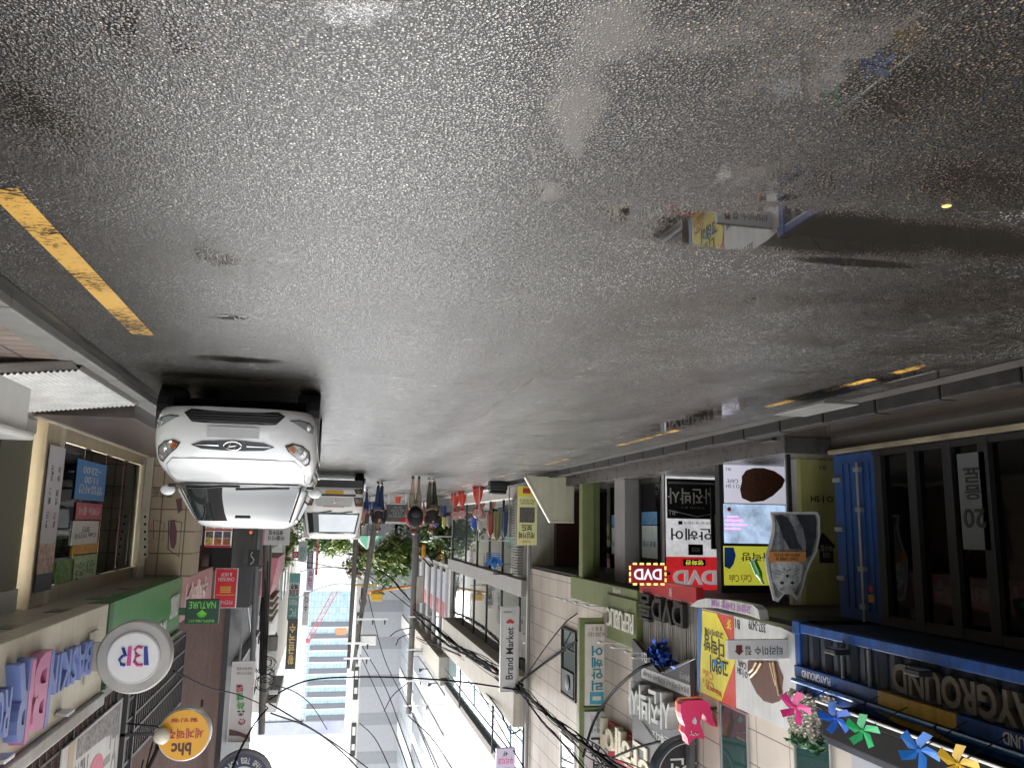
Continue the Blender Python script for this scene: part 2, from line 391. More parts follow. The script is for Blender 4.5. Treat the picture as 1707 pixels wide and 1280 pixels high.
    l.new(rg.outputs['Result'], b.inputs['Roughness'])
    b.inputs['Specular IOR Level'].default_value = .1
    bp = n.new('ShaderNodeBump'); bp.inputs['Distance'].default_value = .006; l.new(height, bp.inputs['Height'])
    l.new(mrange(wet, 0, 1, .75, 0.0), bp.inputs['Strength']); l.new(bp.outputs[0], b.inputs['Normal'])
    # the film of rain water over it, smoother than the stones
    bc = n.new('ShaderNodeBump'); bc.inputs['Distance'].default_value = .006; l.new(height, bc.inputs['Height']); l.new(mrange(wet, 0, 1, .3, 0.0), bc.inputs['Strength']); l.new(bc.outputs[0], b.inputs['Coat Normal'])
    grit = noise(38, 3, .6)
    top = mrange(math_('ADD', math_('MULTIPLY', hs_, .62), math_('ADD', math_('MULTIPLY', s2, .2), math_('MULTIPLY', math_('SUBTRACT', grit, .5), .9))), .12, .46, 0, 1, True)
    cw = math_('MAXIMUM', mrange(top, 0, 1, .3, 1.0), wet); l.new(cw, b.inputs['Coat Weight']); b.inputs['Coat IOR'].default_value = 1.6
    pit_shade = n.new('ShaderNodeMix'); pit_shade.data_type = 'RGBA'; pit_shade.blend_type = 'MULTIPLY'; pit_shade.inputs['Factor'].default_value = 1; l.new(mw.outputs['Result'], pit_shade.inputs['A']); l.new(mrange(math_('MAXIMUM', top, wet), 0, 1, .35, 1.25), pit_shade.inputs['B']); l.new(pit_shade.outputs['Result'], b.inputs['Base Color'])  # occlusion between the stones darkened into the colour of the pits
    tm = n.new('ShaderNodeMapping'); tm.inputs['Scale'].default_value = (1.5, .09, 1); l.new(P, tm.inputs['Vector'])
    tn = n.new('ShaderNodeTexNoise'); tn.inputs['Scale'].default_value = 1.0; tn.inputs['Detail'].default_value = 4; l.new(tm.outputs[0], tn.inputs['Vector'])
    cr_ = math_('ADD', math_('ADD', mrange(wet, 0, 1, .19, .015), math_('MULTIPLY', mrange(tn.outputs['Fac'], .3, .7, -.07, .09), mrange(wet, 0, 1, 1, 0))), math_('MULTIPLY', mrange(mid, .3, .7, -.04, .05), mrange(wet, 0, 1, 1, 0))); l.new(cr_, b.inputs['Coat Roughness'])
    return m
def hol(u, v, rx_, ry_, an, dep):
    p = gp(u, v); return (p.x, p.y, rx_, ry_, an, dep)
_s0, _s1 = gp(1185, 430), gp(765, 715)
SEAM = ((_s0.x+_s1.x)/2, (_s0.y+_s1.y)/2, .035, (_s1-_s0).length*.45, math.degrees(math.atan2(-( _s1.x-_s0.x), _s1.y-_s0.y)), .3)
HOLLOWS = [hol(1235, 385, .42, .25, 5, 1.0), hol(1400, 390, .62, .27, -4, 1.0), hol(1620, 400, .8, .2, -2, .72), hol(1430, 438, .3, .06, 3, .95),
           hol(955, 215, .07, .34, 20, .5), hol(910, 320, .12, .2, 0, .34), hol(1470, 165, .5, .1, -28, .41), hol(1285, 330, .2, .06, 20, .5),
           hol(590, 15, .3, .16, 15, .24), hol(385, 530, .22, .13, 0, .5), hol(400, 600, .4, .2, 0, .6), hol(365, 628, .7, .2, 0, .55),
           hol(1050, 352, .06, .04, 0, .75), hol(1560, 628, .9, .4, 35, .62), hol(1150, 700, .35, 2.6, 4, .5),
           hol(1480, 130, 1.0, .55, -20, .36), hol(960, 180, .16, .5, 15, .44), hol(1050, 350, .5, .22, 0, .33), hol(1330, 300, .8, .3, 0, .31), hol(1010, 50, .2, .3, 15, .38), hol(240, 50, .5, .4, 10, .28), hol(60, 180, .35, .8, 0, .32), hol(330, 420, .5, .5, 0, .33), hol(1450, 500, 1.4, .5, 12, .3), hol(1640, 300, .6, .3, 0, .4), SEAM]
mb = MB().box(-400, 400, -120, 900, -.6, -.03); struct('ground', mb, mat('ground_concrete', (.2, .19, .18), .7))
mb = MB(); mb.add([(-5.85, -30, 0), (2.15, -30, 0), (2.15, 62, 0), (-5.85, 62, 0)], [(0, 1, 2, 3)])
struct('road', mb, asphalt())
M_paint = None
def yellowpaint(wear=.68):
    m = bpy.data.materials.new('worn_yellow_paint'); m.use_nodes = True; n = m.node_tree.nodes; l = m.node_tree.links; b = n['Principled BSDF']
    geo = n.new('ShaderNodeNewGeometry'); b.inputs['Roughness'].default_value = .4
    mp = n.new('ShaderNodeMapping'); mp.inputs['Scale'].default_value = (14, 34, 1); l.new(geo.outputs['Position'], mp.inputs['Vector'])
    nz = n.new('ShaderNodeTexNoise'); nz.inputs['Scale'].default_value = 1.2; nz.inputs['Detail'].default_value = 7; nz.inputs['Roughness'].default_value = .75; l.new(mp.outputs[0], nz.inputs['Vector'])
    big = n.new('ShaderNodeTexNoise'); big.inputs['Scale'].default_value = 2.2; big.inputs['Detail'].default_value = 3; l.new(geo.outputs['Position'], big.inputs['Vector'])
    ad = n.new('ShaderNodeMath'); ad.operation = 'MULTIPLY_ADD'; l.new(big.outputs['Fac'], ad.inputs[0]); ad.inputs[1].default_value = .55; l.new(nz.outputs['Fac'], ad.inputs[2])
    cr = n.new('ShaderNodeValToRGB'); cr.color_ramp.elements[0].position = wear; cr.color_ramp.elements[0].color = (0, 0, 0, 1); cr.color_ramp.elements[1].position = wear+.05
    l.new(ad.outputs[0], cr.inputs[0]); l.new(cr.outputs[0], b.inputs['Alpha'])
    c2 = n.new('ShaderNodeMix'); c2.data_type = 'RGBA'; c2.inputs['A'].default_value = (.36, .19, .025, 1); c2.inputs['B'].default_value = (.6, .35, .05, 1); l.new(big.outputs['Fac'], c2.inputs['Factor']); l.new(c2.outputs['Result'], b.inputs['Base Color'])
    v = n.new('ShaderNodeTexVoronoi'); v.inputs['Scale'].default_value = 105; l.new(geo.outputs['Position'], v.inputs['Vector'])
    bp = n.new('ShaderNodeBump'); bp.inputs['Strength'].default_value = .4; bp.inputs['Distance'].default_value = .004; bp.invert = True; l.new(v.outputs['Distance'], bp.inputs['Height']); l.new(bp.outputs[0], b.inputs['Normal'])
    return m
YP = yellowpaint()
mb = MB()
mb.add([(1.43, 3.9, .004), (1.58, 3.95, .004), (1.595, 6.95, .004), (1.43, 6.93, .004)], [(0, 1, 2, 3)]); struct('road_marking', mb, YP); mb = MB()
for y0, y1 in ((6.15, 6.6), (6.9, 7.7), (7.9, 8.9), (11.5, 14.2), (17.3, 19.2), (22.5, 25.2), (29.5, 32), (36, 39)):
    mb.add([(-5.10, y0, .004), (-4.99, y0, .004), (-4.99, y1, .004), (-5.10, y1, .004)], [(0, 1, 2, 3)])
struct('road_marking', mb, yellowpaint(.77))

# pavements: left one is dark wet stone with a tall kerb, right one small tiles behind a pale kerb
M_darkslab = mat('dark_wet_slab', (.022, .017, .0145), .2, var=.45, scale=1.4, bump=.12, bscale=9, spec=.5)
M_kerbdark = mat('dark_kerb_stone', (.016, .0138, .0125), .45, spec=.2, var=.6, scale=5, bump=.3, bscale=60)
mb = MB()
y = -12.0; k = 0
while y < 27.5:
    mb.box(-6.06, -5.85, y, y+.982, -.02, .15+.006*((k*7) % 3), .02); y += 1.0; k += 1
struct('kerb', mb, M_kerbdark)
mb = MB().box(-7.3, -6.062, -12, 30, -.02, .128); struct('pavement', mb, M_darkslab)
mb = MB().box(-8.6, -6.35, 10.75, 26.6, .126, .36, .01); struct('pavement_step', mb, mat('dark_granite_step', (.06, .055, .052), .28, var=.3, scale=3, bump=.1))
mb = MB(); y = 27.5
while y < 62: mb.box(-6.02, -5.85, y, y+.992, -.02, .13, .012); y += 1.0
struct('kerb', mb, mat('pale_kerb', (.3, .29, .27), .5, var=.3))
mb = MB().box(-12, -6.02, 27.5, 62, -.02, .118); struct('pavement', mb, mat('pale_paving', (.26, .25, .235), .45, var=.25, scale=2))
M_kerblight = mat('pale_granite_kerb', (.2, .197, .183), .42, var=.25, scale=5, bump=.15, bscale=80)
mb = MB(); y = -12.0; k = 0
while y < 48: mb.box(2.15, 2.42, y, y+1.482, -.02, .075-.003*((k*5) % 3), .014); y += 1.5; k += 1
struct('kerb', mb, M_kerblight)
mb = MB().box(2.422, 3.6, -12, 62, -.02, .064); struct('pavement', mb, brickmat('pavement_tiles', '#8d7d74', '#9b8b80', '#3c332e', .30, .2, .012, .35, 'Z', 0.0, bump=.4))
mb = MB().add([(2.02, -12, .004), (2.149, -12, .004), (2.149, 48, .004), (2.02, 48, .004)], [(0, 1, 2, 3)]); struct('kerbside_strip', mb, mat('wet_kerb_shade', (.012, .011, .01), .25, var=.4, scale=3))  # dark strip standing in for the kerb face's shade and wet foot
mb = MB().add([(-5.849, -12, .004), (-5.6, -12, .004), (-5.6, 27, .004), (-5.849, 27, .004)], [(0, 1, 2, 3)]); struct('kerbside_strip', mb, mat('grey_gutter', (.05, .047, .044), .3, var=.4, scale=3, bump=.3, bscale=80))
# ------------------------------------------------------------------ left: stone-clad building with shops under it
M_tile = brickmat('stone_cladding', '#b3a89b', '#bcb1a5', '#5f574f', .92, .49, .009, .55, 'XY', 0.0, bump=.25, var=.16)
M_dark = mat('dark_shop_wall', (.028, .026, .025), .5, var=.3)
M_black = mat('black_metal', (.012, .012, .013), .4, var=.2)
M_alu = mat('aluminium', (.55, .55, .54), .32, .8, var=.15)
M_white = mat('white_paint', (.72, .71, .69), .45, var=.1, streak=.12)
M_olive = mat('olive_green_paint', (.17, .2, .075), .42, var=.15, streak=.2)
M_olivedark = mat('olive_green_trim', (.11, .14, .05), .42, var=.15)
M_teal = glassmat('teal_glass', '#2e4a47', .04, .1)
M_glass = glassmat('shop_glass', '#0b0d0d', .02, .65)
M_pglass = glassmat('sky_pale_glass', '#59635f', .04, .25)  # base colour lightened to stand in for sky mirrored in the glazing
M_dglass = glassmat('dark_glass', '#040505', .03, .06, .3, 0)
def put_mb(body, o, xd, nd, w, h, t=.002):
    mb = MB(); put_text(mb, body, o, xd, (0, 0, 1), nd, w, h, t, .01); return mb
M_ceiling = mat('soffit_grey', (.2, .19, .175), .6, var=.2)
A = thing('stone_clad_building', 'building clad in large pale stone tiles over the row of basement bar and shop signs', 'building', (-9, 11, 0))
part('upper_wall', MB().box(-13, -6.42, -32, 26.3, 2.78, 15), M_tile, A)
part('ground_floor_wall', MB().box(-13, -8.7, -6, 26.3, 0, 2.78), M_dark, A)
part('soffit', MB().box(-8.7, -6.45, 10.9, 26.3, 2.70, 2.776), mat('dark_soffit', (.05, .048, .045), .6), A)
part('corner_pier', MB().box(-7.3, -6.45, 26.32, 26.9, 0, 15), mat('pier_render', (.42, .4, .37), .7, var=.15, streak=.25), A)
part('back_pier', MB().box(-8.65, -7.2, 26.0, 26.3, .1, 2.69), mat('maroon_panel', (.05, .012, .012), .4, var=.2), A)
def window(o, X, u0, v0, u1, v1, frame, pane, fw=.05, d=.03, mull=()):
    y0, y1, z0, z1 = rx(X, u0, v0, u1, v1); s = 1 if X < 0 else -1
    mb = MB(); e = X+s*d
    for a in ((y0-fw, y1+fw, z0-fw, z0), (y0-fw, y1+fw, z1, z1+fw), (y0-fw, y0, z0, z1), (y1, y1+fw, z0, z1)): mb.box(X-s*.04, e, *a)
    for q in mull: mb.box(X-s*.04, e-s*.006, y0, y1, z0+(z1-z0)*q-.02, z0+(z1-z0)*q+.02)
    f = part('window', mb, frame, o); part('pane', MB().box(X+s*.002, X+s*.012, y0, y1, z0, z1), pane, f); return f
window(A, -6.42, 961, 1056, 938, 1152, M_black, M_teal, .04, .05, (.3,))
window(A, -6.42, 958, 1243, 935, 1300, M_white, M_teal)
window(A, -6.42, 1246, 1192, 1206, 1330, M_alu, M_teal, .03)
window(A, -6.42, 1384, 1228, 1333, 1400, M_alu, M_teal, .03)
y0, y1, z0, z1 = rx(-6.42, 960, 1122, 939, 1152)
ac = thing('window_air_conditioner', 'black fan grille of an air conditioner set in the dark narrow window', 'air conditioner', (-6.36, (y0+y1)/2, z0))
part('casing', MB().box(-6.4, -6.355, y0+.03, y1-.03, z0+.03, z1-.05, .01), mat('ac_black', (.025, .026, .03), .4), ac)
part('fan_guard', MB().lathe((-6.354, (y0+y1)/2-.05, (z0+z1)/2), [(.2, 0), (.2, .02), (.06, .03), (.02, .03)], 18, 'X'), mat('fan_black', (.008, .008, .009), .3), ac)

# shop front under the green fascia (set back wall facing the street)
shop = thing('green_cosmetics_shop', 'olive green cosmetics shop front with fascia lettering and dark glass doors', 'shop front', (-6.6, 18.5, .36))
yg0, yg1, zg0, zg1 = rx(-6.3, 1062, 984, 951, 996)
part('fascia', MB().box(-6.418, -6.3, yg0, yg1, zg0, zg1, .01), M_olive, shop)
y2, y3, z2, z3 = rx(-6.27, 1063, 986, 1012, 1063)
part('fascia_board', MB().box(-6.418, -6.27, yg0-.02, y3, zg1-.35, z3, .01), M_olive, shop)
mb = MB(); put_text(mb, 'REPUBLIC', ((-6.262), (yg0+y3)/2+.02, (zg1-.35+z3)/2), (0, 1, 0), (0, 0, 1), (1, 0, 0), (y3-yg0)*.93, .40, .03, .004)
part('lettering', mb, mat('cream_letters', (.72, .7, .6), .4), shop)
mb = MB(); p = px(1028, 984, -6.297); put_text(mb, 'NATURE', p, (0, 1, 0), (0, 0, 1), (1, 0, 0), .5, .1, .004); part('small_lettering', mb, MATS['cream_letters'], shop)
pc = gp(968, 800, .36); yc = 20.45
part('corner_post', MB().box(-6.62, -6.32, yc-.08, yc+.22, .36, zg0, .01), M_olive, shop)
part('inner_post', MB().box(-6.8, -6.63, yc-.02, yc+.2, .36, zg0, .01), M_olivedark, shop)
mb = MB()
for q in (16.7, 18.0, 19.25): mb.box(-7.02, -6.94, q, q+.09, .36, 2.69)
mb.box(-7.02, -6.94, 16.7, 20.4, .36, .46); mb.box(-7.02, -6.94, 16.7, 20.4, 2.45, 2.6)
part('door_frame', mb, mat('dark_bronze', (.05, .047, .045), .4, .3), shop)
part('glass', MB().box(-6.99, -6.975, 16.79, 20.4, .46, 2.45), M_glass, shop)
part('stone_pier', MB().box(-7.0, -6.6, 18.05, 18.75, .36, 2.69, .01), mat('grey_stone_pier', (.2, .19, .185), .55, var=.15, bump=.15), shop)
mb = MB(); sh = random.Random(3)
for i in range(5):
    z = .75+i*.36; mb.m = 0; mb.box(-8.1, -7.7, 16.8, 20.4, z-.02, z)
    y = 16.9
    while y < 20.2:
        mb.m = sh.choice((1, 2, 3, 1)); h = sh.uniform(.1, .24); ww = sh.uniform(.06, .16); mb.box(-8.0, -7.8, y, y+ww, z, z+h); y += ww+sh.uniform(.01, .1)
part('shelves', mb, [mat('shelf_wood', (.3, .2, .1), .5), mat('box_white', (.6, .6, .56), .5), mat('box_green', (.1, .25, .12), .5), mat('box_orange', (.5, .22, .06), .5)], shop)
for q in ((19.4, 19.95, 1.45, 2.1), (17.0, 17.9, 1.4, 2.1)):
    f = part('window_poster', MB().box(-6.955, -6.95, *q), mat('poster_mint', (.5, .6, .57), .4, var=.2, scale=8), shop)
    part('poster_text', put_mb('물광 크림', (-6.949, (q[0]+q[1])/2, q[2]+.4), (0, 1, 0), (1, 0, 0), q[1]-q[0]-.15, .12), M_ink if 'M_ink' in globals() else M_black, f)
    part('poster_picture', MB().box(-6.955, -6.948, q[0], q[1], q[2]-.3, q[2]-.02), mat('poster_blue', (.12, .3, .5), .4, var=.6, scale=9), f)
# cream stair wall, green corner etc.
p0, p1 = py(878, 810, 22.0), py(957, 812, 22.0); q0, q1 = py(918, 869, 22.0), py(957, 869, 22.0)
sw = thing('stair_wall', 'cream painted stair wall with a sloping pale edge beside the green shop', 'wall', (-6, 22, 0))
part('wall', MB().prism([(p0.x, 22, .12), (p1.x, 22, .12), (p1.x, 22, q0.z), (q0.x, 22, q0.z)][::-1], (0, .12, 0)), mat('cream_render', (.5, .48, .36), .6, var=.1, streak=.12), sw)
part('coping', MB().prism([(p0.x, 21.98, .16), (q0.x, 21.98, q0.z), (p1.x, 21.98, q0.z), (p1.x, 21.98, q0.z+.035), (q0.x+.02, 21.98, q0.z+.035), (p0.x+.05, 21.98, .16)], (0, .16, 0)), mat('coping_cream', (.66, .63, .55), .5), sw)
# ------------------------------------------------------------------ left: blue container bar
M_blue = mat('container_blue', (.014, .08, .3), .42, var=.5, scale=2.5, streak=.5, bump=.08, bscale=25)
M_navy = mat('container_navy', (.004, .012, .032), .45, var=.3, scale=2, streak=.35)
M_yel = mat('container_yellow', (.62, .38, .05), .45, var=.12, streak=.4)
AWZ = px(1540, 1232, -5.6).z+.02
K = thing('shipping_container_bar', 'blue shipping container bar with yellow band and carved wooden name over dark glass doors', 'container bar', (-7, 6, .1))
YE = 10.1
part('floor', MB().box(-8.65, -7.1, -6, YE+.64, .12, .34), mat('container_floor', (.09, .08, .07), .5), K)
part('base_strip', MB().box(-7.12, -7.02, -6, YE+.62, .3, .36, .008), mat('bent_pale_strip', (.42, .36, .25), .35, .5, var=.4, scale=2), K)
yd0, yd1, zd0, zd1 = rx(-7.2, 1456, 757, 1402, 1040)
mb = MB().box(-7.26, -7.2, yd0, yd1, .36, 2.64, .006)
for i in range(5): mb.box(-7.2, -7.185, yd0+.1+.15*i, yd0+.16+.15*i, .5, 2.5, .006)
dd = part('container_door', mb, mat('door_blue', (.01, .06, .22), .4, var=.25, streak=.3), K)
mb = MB().cyl((-7.14, yd0+.3, .5), (-7.14, yd0+.3, 2.64), .018)
for z in (.6, 1.15, 1.95, 2.45): mb.box(-7.185, -7.12, yd0+.24, yd0+.36, z-.03, z+.03)
for z in (.72, 1.42, 2.1): mb.box(-7.185, -7.15, yd1-.2, yd1-.02, z-.03, z+.03)
part('lock_bar', mb, mat('galvanised', (.3, .31, .31), .45, .6, var=.2), dd)
part('sticker', MB().lathe((-7.18, yd0+.18, 2.2), [(.045, 0), (.045, .005)], 14, 'X'), mat('sticker_red', (.5, .05, .06), .4), dd)
part('sticker', MB().box(-7.184, -7.175, yd0+.13, yd0+.24, 2.28, 2.38), mat('sticker_amber', (.5, .25, .03), .4), dd)
mb = MB()
for u in (1470, 1527, 1588, 1650): 
    yy = px(u, 850, -7.2).y; mb.box(-7.3, -7.16, yy-.07, yy+.07, .36, 2.64, .006)
for yy in (4.6, 3.2, 1.8, .4, -1, -2.4): mb.box(-7.3, -7.16, yy-.07, yy+.07, .36, 2.64, .006)
mb.box(-7.3, -7.17, -6, yd0, .36, .44); mb.box(-7.3, -7.17, -6, yd0, 2.52, 2.64)
part('door_frame', mb, M_black, K)
part('glass', MB().box(-7.25, -7.235, -6, yd0-.03, .44, 2.52), M_dglass, K)
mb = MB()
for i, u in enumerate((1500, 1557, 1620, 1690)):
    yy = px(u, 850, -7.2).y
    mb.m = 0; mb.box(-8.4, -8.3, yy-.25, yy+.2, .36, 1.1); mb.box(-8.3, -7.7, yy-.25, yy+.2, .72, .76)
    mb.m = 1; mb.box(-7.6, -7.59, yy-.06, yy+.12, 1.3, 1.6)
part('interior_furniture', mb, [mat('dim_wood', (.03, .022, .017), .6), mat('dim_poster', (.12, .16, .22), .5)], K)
# upper body: corrugated side
mb = MB(); x0, x1 = -6.10, -6.04; pts = []; y = -6.0; i = 0
prof = []
while y < YE-.12:
    prof += [(x0, y), (x0, y+.08), (x1, y+.13), (x1, y+.21)]; y += .26
prof.append((x0, YE-.1))
vs = [(x, y, z) for x, y in prof for z in (2.72, 3.16)]
mb.add(vs, [(2*i, 2*i+2, 2*i+3, 2*i+1) for i in range(len(prof)-1)])
part('corrugated_side', mb, M_navy, K)
mb = MB().box(-8.65, -6.11, -6, YE-.02, 2.66, 4.0); part('body', mb, M_navy, K)
mb = MB().box(-6.14, -6.0, -6, YE, 2.62, 2.74, .012).box(-6.14, -6.01, YE-.12, YE, 2.742, 3.15, .012).box(-6.13, -5.985, YE-.16, YE+.01, 2.6, 2.76, .012)
part('bottom_rail', mb, M_blue, K)
def yb(u): return px(u, 1170, -5.98).y
ya, yb_ = yb(1590), yb(1462)
mb = MB().box(-6.14, -5.99, -6, ya, 3.152, 3.305, .012).box(-6.14, -5.99, yb_, YE, 3.152, 3.305, .012); part('top_rail', mb, M_blue, K)
part('yellow_panel', MB().box(-6.14, -5.987, ya+.002, yb_-.002, 3.152, 3.305, .012), M_yel, K)
mb = MB()
for y0, y1 in ((8.6, YE), (7.5, 8.56), (6.2, 7.46), (4.9, 6.16), (3, 4.86), (-6, 2.96)): mb.cyl((-5.965, y0, 3.338), (-5.965, y1, 3.338), .03, n=10)
part('tube_rail', mb, mat('tube_blue', (.03, .15, .42), .3, var=.2), K)
mb = MB().box(-6.5, -5.995, -6, YE-.02, 3.37, 3.7, .01); part('parapet', mb, M_blue, K)
part('yellow_stripe', MB().prism([(-5.993, 8.5, 3.375), (-5.993, 7.6, 3.375), (-5.993, 6.6, 3.56), (-5.993, 7.3, 3.56)], (.004, 0, 0)), M_yel, K)
part('awning', MB().prism([(-5.6, -4, AWZ), (-5.996, -4, AWZ+.22), (-5.996, -4, AWZ+.26), (-5.6, -4, AWZ+.05)], (0, 13.0, 0)), mat('black_awning', (.008, .0075, .0075), .8, var=.2, spec=.1), K)
part('awning_valance', MB().box(-6.38, -5.625, -4, 8.95, AWZ+.052, AWZ+.36, .02), MATS['black_awning'], K)
part('lighting_strip', MB().box(-5.62, -5.585, 1, 9.0, AWZ-.03, AWZ-.003, .006), mat('strip_white', (.8, .79, .76), .3), K)
mb = MB(); ua, ub = px(1492, 1116, -6.0), px(1700, 1155, -6.0)
put_text(mb, 'PLAYGROUND', (-6.03, (ua.y+ub.y)/2-.25, 2.955), (0, 1, 0), (0, 0, 1), (1, 0, 0), (ua.y-ub.y)+.5, .3, .07, .03)
part('wooden_lettering', mb, mat('weathered_wood', (.075, .06, .04), .7, var=.35, scale=9), K)
mb = MB(); p = px(1360, 1130, -5.99); put_text(mb, 'PLAYGROUND', (-5.99, p.y, 3.23), (0, 1, 0), (0, 0, 1), (1, 0, 0), .62, .09, .004, .01)
put_text(mb, 'PLAYGROUND', (-5.99, 6.3, 3.23), (0, 1, 0), (0, 0, 1), (1, 0, 0), .75, .11, .004, .01)
part('small_lettering', mb, M_white, K)
for yy, zz in ((9.05, 3.0), (8.55, 3.0)): part('conduit', MB().cyl((-6.0, yy, 2.75), (-6.0, yy, 3.14), .022), mat('conduit_grey', (.12, .13, .14), .5), K)
for yy in (9.0, 7.6, 5.6):
    mb = MB().box(-6.0, -5.8, yy-.11, yy+.11, 2.8, 2.86, .01); f = part('flood_lamp', mb, M_black, K); part('lens', MB().box(-5.96, -5.84, yy-.08, yy+.08, 2.79, 2.799), mat('lamp_lens', (.4, .42, .4), .2), f)
mb = MB(); put_text(mb, '20', (-7.22, px(1615, 800, -7.2).y, 1.55), (0, 1, 0), (0, 0, 1), (1, 0, 0), .2, .28, .002, .02)
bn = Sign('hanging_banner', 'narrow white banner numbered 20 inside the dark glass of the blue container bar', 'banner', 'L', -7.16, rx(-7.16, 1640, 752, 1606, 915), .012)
bn.block('cloth', mat('shade_grey_banner', (.1, .105, .105), .6), bev=0); bn.text('20', M_black, .1, .9, .58, .78, bold=.02); bn.vtext('음료', M_black, .2, .8, .15, .5, bold=.02)  # white cloth coloured grey for the dimness behind the glass
# ------------------------------------------------------------------ left: signs
M_red = mat('sign_red', (.42, .025, .03), .35, var=.1)
M_silver = mat('brushed_silver', (.66, .66, .66), .3, .25, var=.15)
M_charcoal = mat('charcoal_panel', (.07, .07, .072), .45, var=.12, streak=.15)
M_ink = mat('black_ink', (.012, .012, .012), .5)
M_cream = mat('cream_board', (.62, .58, .5), .45, var=.1, streak=.12)
M_sigwhite = mat('sign_white', (.56, .56, .55), .38, var=.12, streak=.16)
M_yellow = mat('sign_yellow', (.72, .62, .06), .42, var=.12, streak=.12)
M_brown = mat('cake_brown', (.1, .035, .018), .55, var=.45, scale=14)
M_screen = mat('lit_white', (.75, .76, .82), .3, var=.05, emit=.35)
# red fascia of the video room with a slatted panel and a charcoal board
V = thing('video_room_front', 'red fascia and slatted metal panel with dark raised letters over the video room entrance', 'shop front', (-6.35, 15, 2.7))
r = rx(-6.28, 1160, 979, 1066, 986)
part('fascia', MB().box(-6.418, -6.28, *r, .01), M_red, V)
mb = MB(); p = px(1118, 987, -6.278); put_text(mb, '룸', p, (0, 1, 0), (0, 0, 1), (1, 0, 0), .14, .14, .003, .01); part('small_lettering', mb, M_sigwhite, V)
zt = px(1159, 1112, -6.35).z
mb = MB(); y = r[0]; 
while y < r[1]-.03: mb.box(-6.40, -6.34-.012*((int(y*20)) % 2), y, y+.055, r[3]+.002, zt); y += .085
part('slatted_panel', mb, mat('slat_metal', (.34, .32, .28), .45, .3, var=.25, streak=.4), V)
mb = MB()
a, b_ = px(1144, 1030, -6.3), px(1070, 1008, -6.3)
put_text(mb, 'DVD룸', (-6.33, (a.y+b_.y)/2, (a.z+b_.z)/2), (0, 1, 0), (0, 0, 1), (1, 0, 0), (b_.y-a.y)*1.0, .52, .1, .015)
part('raised_lettering', mb, mat('aged_black_letter', (.035, .033, .03), .35, .4, var=.3), V)
rb = random.Random(5); mb = MB()
pc = px(1100, 1092, -6.25)
for i in range(90):
    q = Vector((-6.3+rb.uniform(0, .12), pc.y+rb.gauss(0, .3), pc.z+rb.gauss(0, .1))); d = Vector((rb.uniform(-1, 1), rb.uniform(-1, 1), rb.uniform(-1, 1))).normalized()*.09; e = d.orthogonal().normalized()*.05
    mb.quad(q-d, q-e, q+d, q+e)
solo('tinsel_garland', mb, mat('blue_foil', (.012, .05, .25), .15, .8, var=.3), 'shiny blue foil garland hanging on the slatted panel under the dark raised letters', 'garland')
P_ = [(1062, 1064), (1108, 1121), (1159, 1097), (1159, 1330), (1062, 1250)]
G = thing('photo_studio_board', 'charcoal photo studio board with a peaked lower edge and thick grey block letters', 'sign', (-6.3, 15, 3.4))
part('panel', MB().prism([px(u, v, -6.33) for u, v in P_], (.1, 0, 0)), M_charcoal, G)
mb = MB(); L = [px(u, v, -6.226) for u, v in P_[:3]]
mb.tube(L, .009, 4); part('edge_trim', mb, mat('trim_grey', (.25, .25, .25), .6), G)
def ltext(mb, X, body, un, vn, uf, vf, h, t=.004, bold=0.0, fit=True):
    """lettering along the street on the left wall from the near point to the far point"""
    a, b = px(un, vn, X), px(uf, vf, X); put_text(mb, body, (X, (a.y+b.y)/2, (a.z+b.z)/2), Vector((0, b.y-a.y, b.z-a.z)).normalized(), (0, 0, 1), (1, 0, 0), abs(b.y-a.y), h, t, bold, fit)
XG = -6.228
mb = MB(); ltext(mb, XG, '사진박사', 1136, 1190, 1064, 1161, .62, .22, .02)
part('block_lettering', mb, mat('grey_block_letter', (.5, .51, .49), .4, var=.1, streak=.2), G)
a, b_ = px(1151, 1152, XG), px(1070, 1120, XG)
mb = MB().prism([(XG, a.y, a.z-.1), (XG, b_.y, b_.z-.1), (XG, b_.y, b_.z+.1), (XG, a.y, a.z+.1)], (.008, 0, 0)); st = part('text_strip', mb, M_silver, G)
mb = MB(); ltext(mb, XG+.009, '증명사진·여권사진·프로필사진·가족사진', 1149, 1151.5, 1072, 1120.5, .1, .002); part('lettering', mb, M_ink, st)
mb = MB(); ltext(mb, XG, '포토스튜디오', 1129, 1242, 1087, 1222, .16, .004, .01); ltext(mb, XG, '흑백사진관', 1150, 1130, 1133, 1124, .12, .003); ltext(mb, XG, 'B1', 1078, 1097, 1070, 1094, .17, .003)
part('lettering', mb, M_sigwhite, G)
mb = MB(); mb.tube([px(1098, 1240, XG+.004), px(1070, 1203, XG+.004)], .016, 4); part('rule_line', mb, M_sigwhite, G)
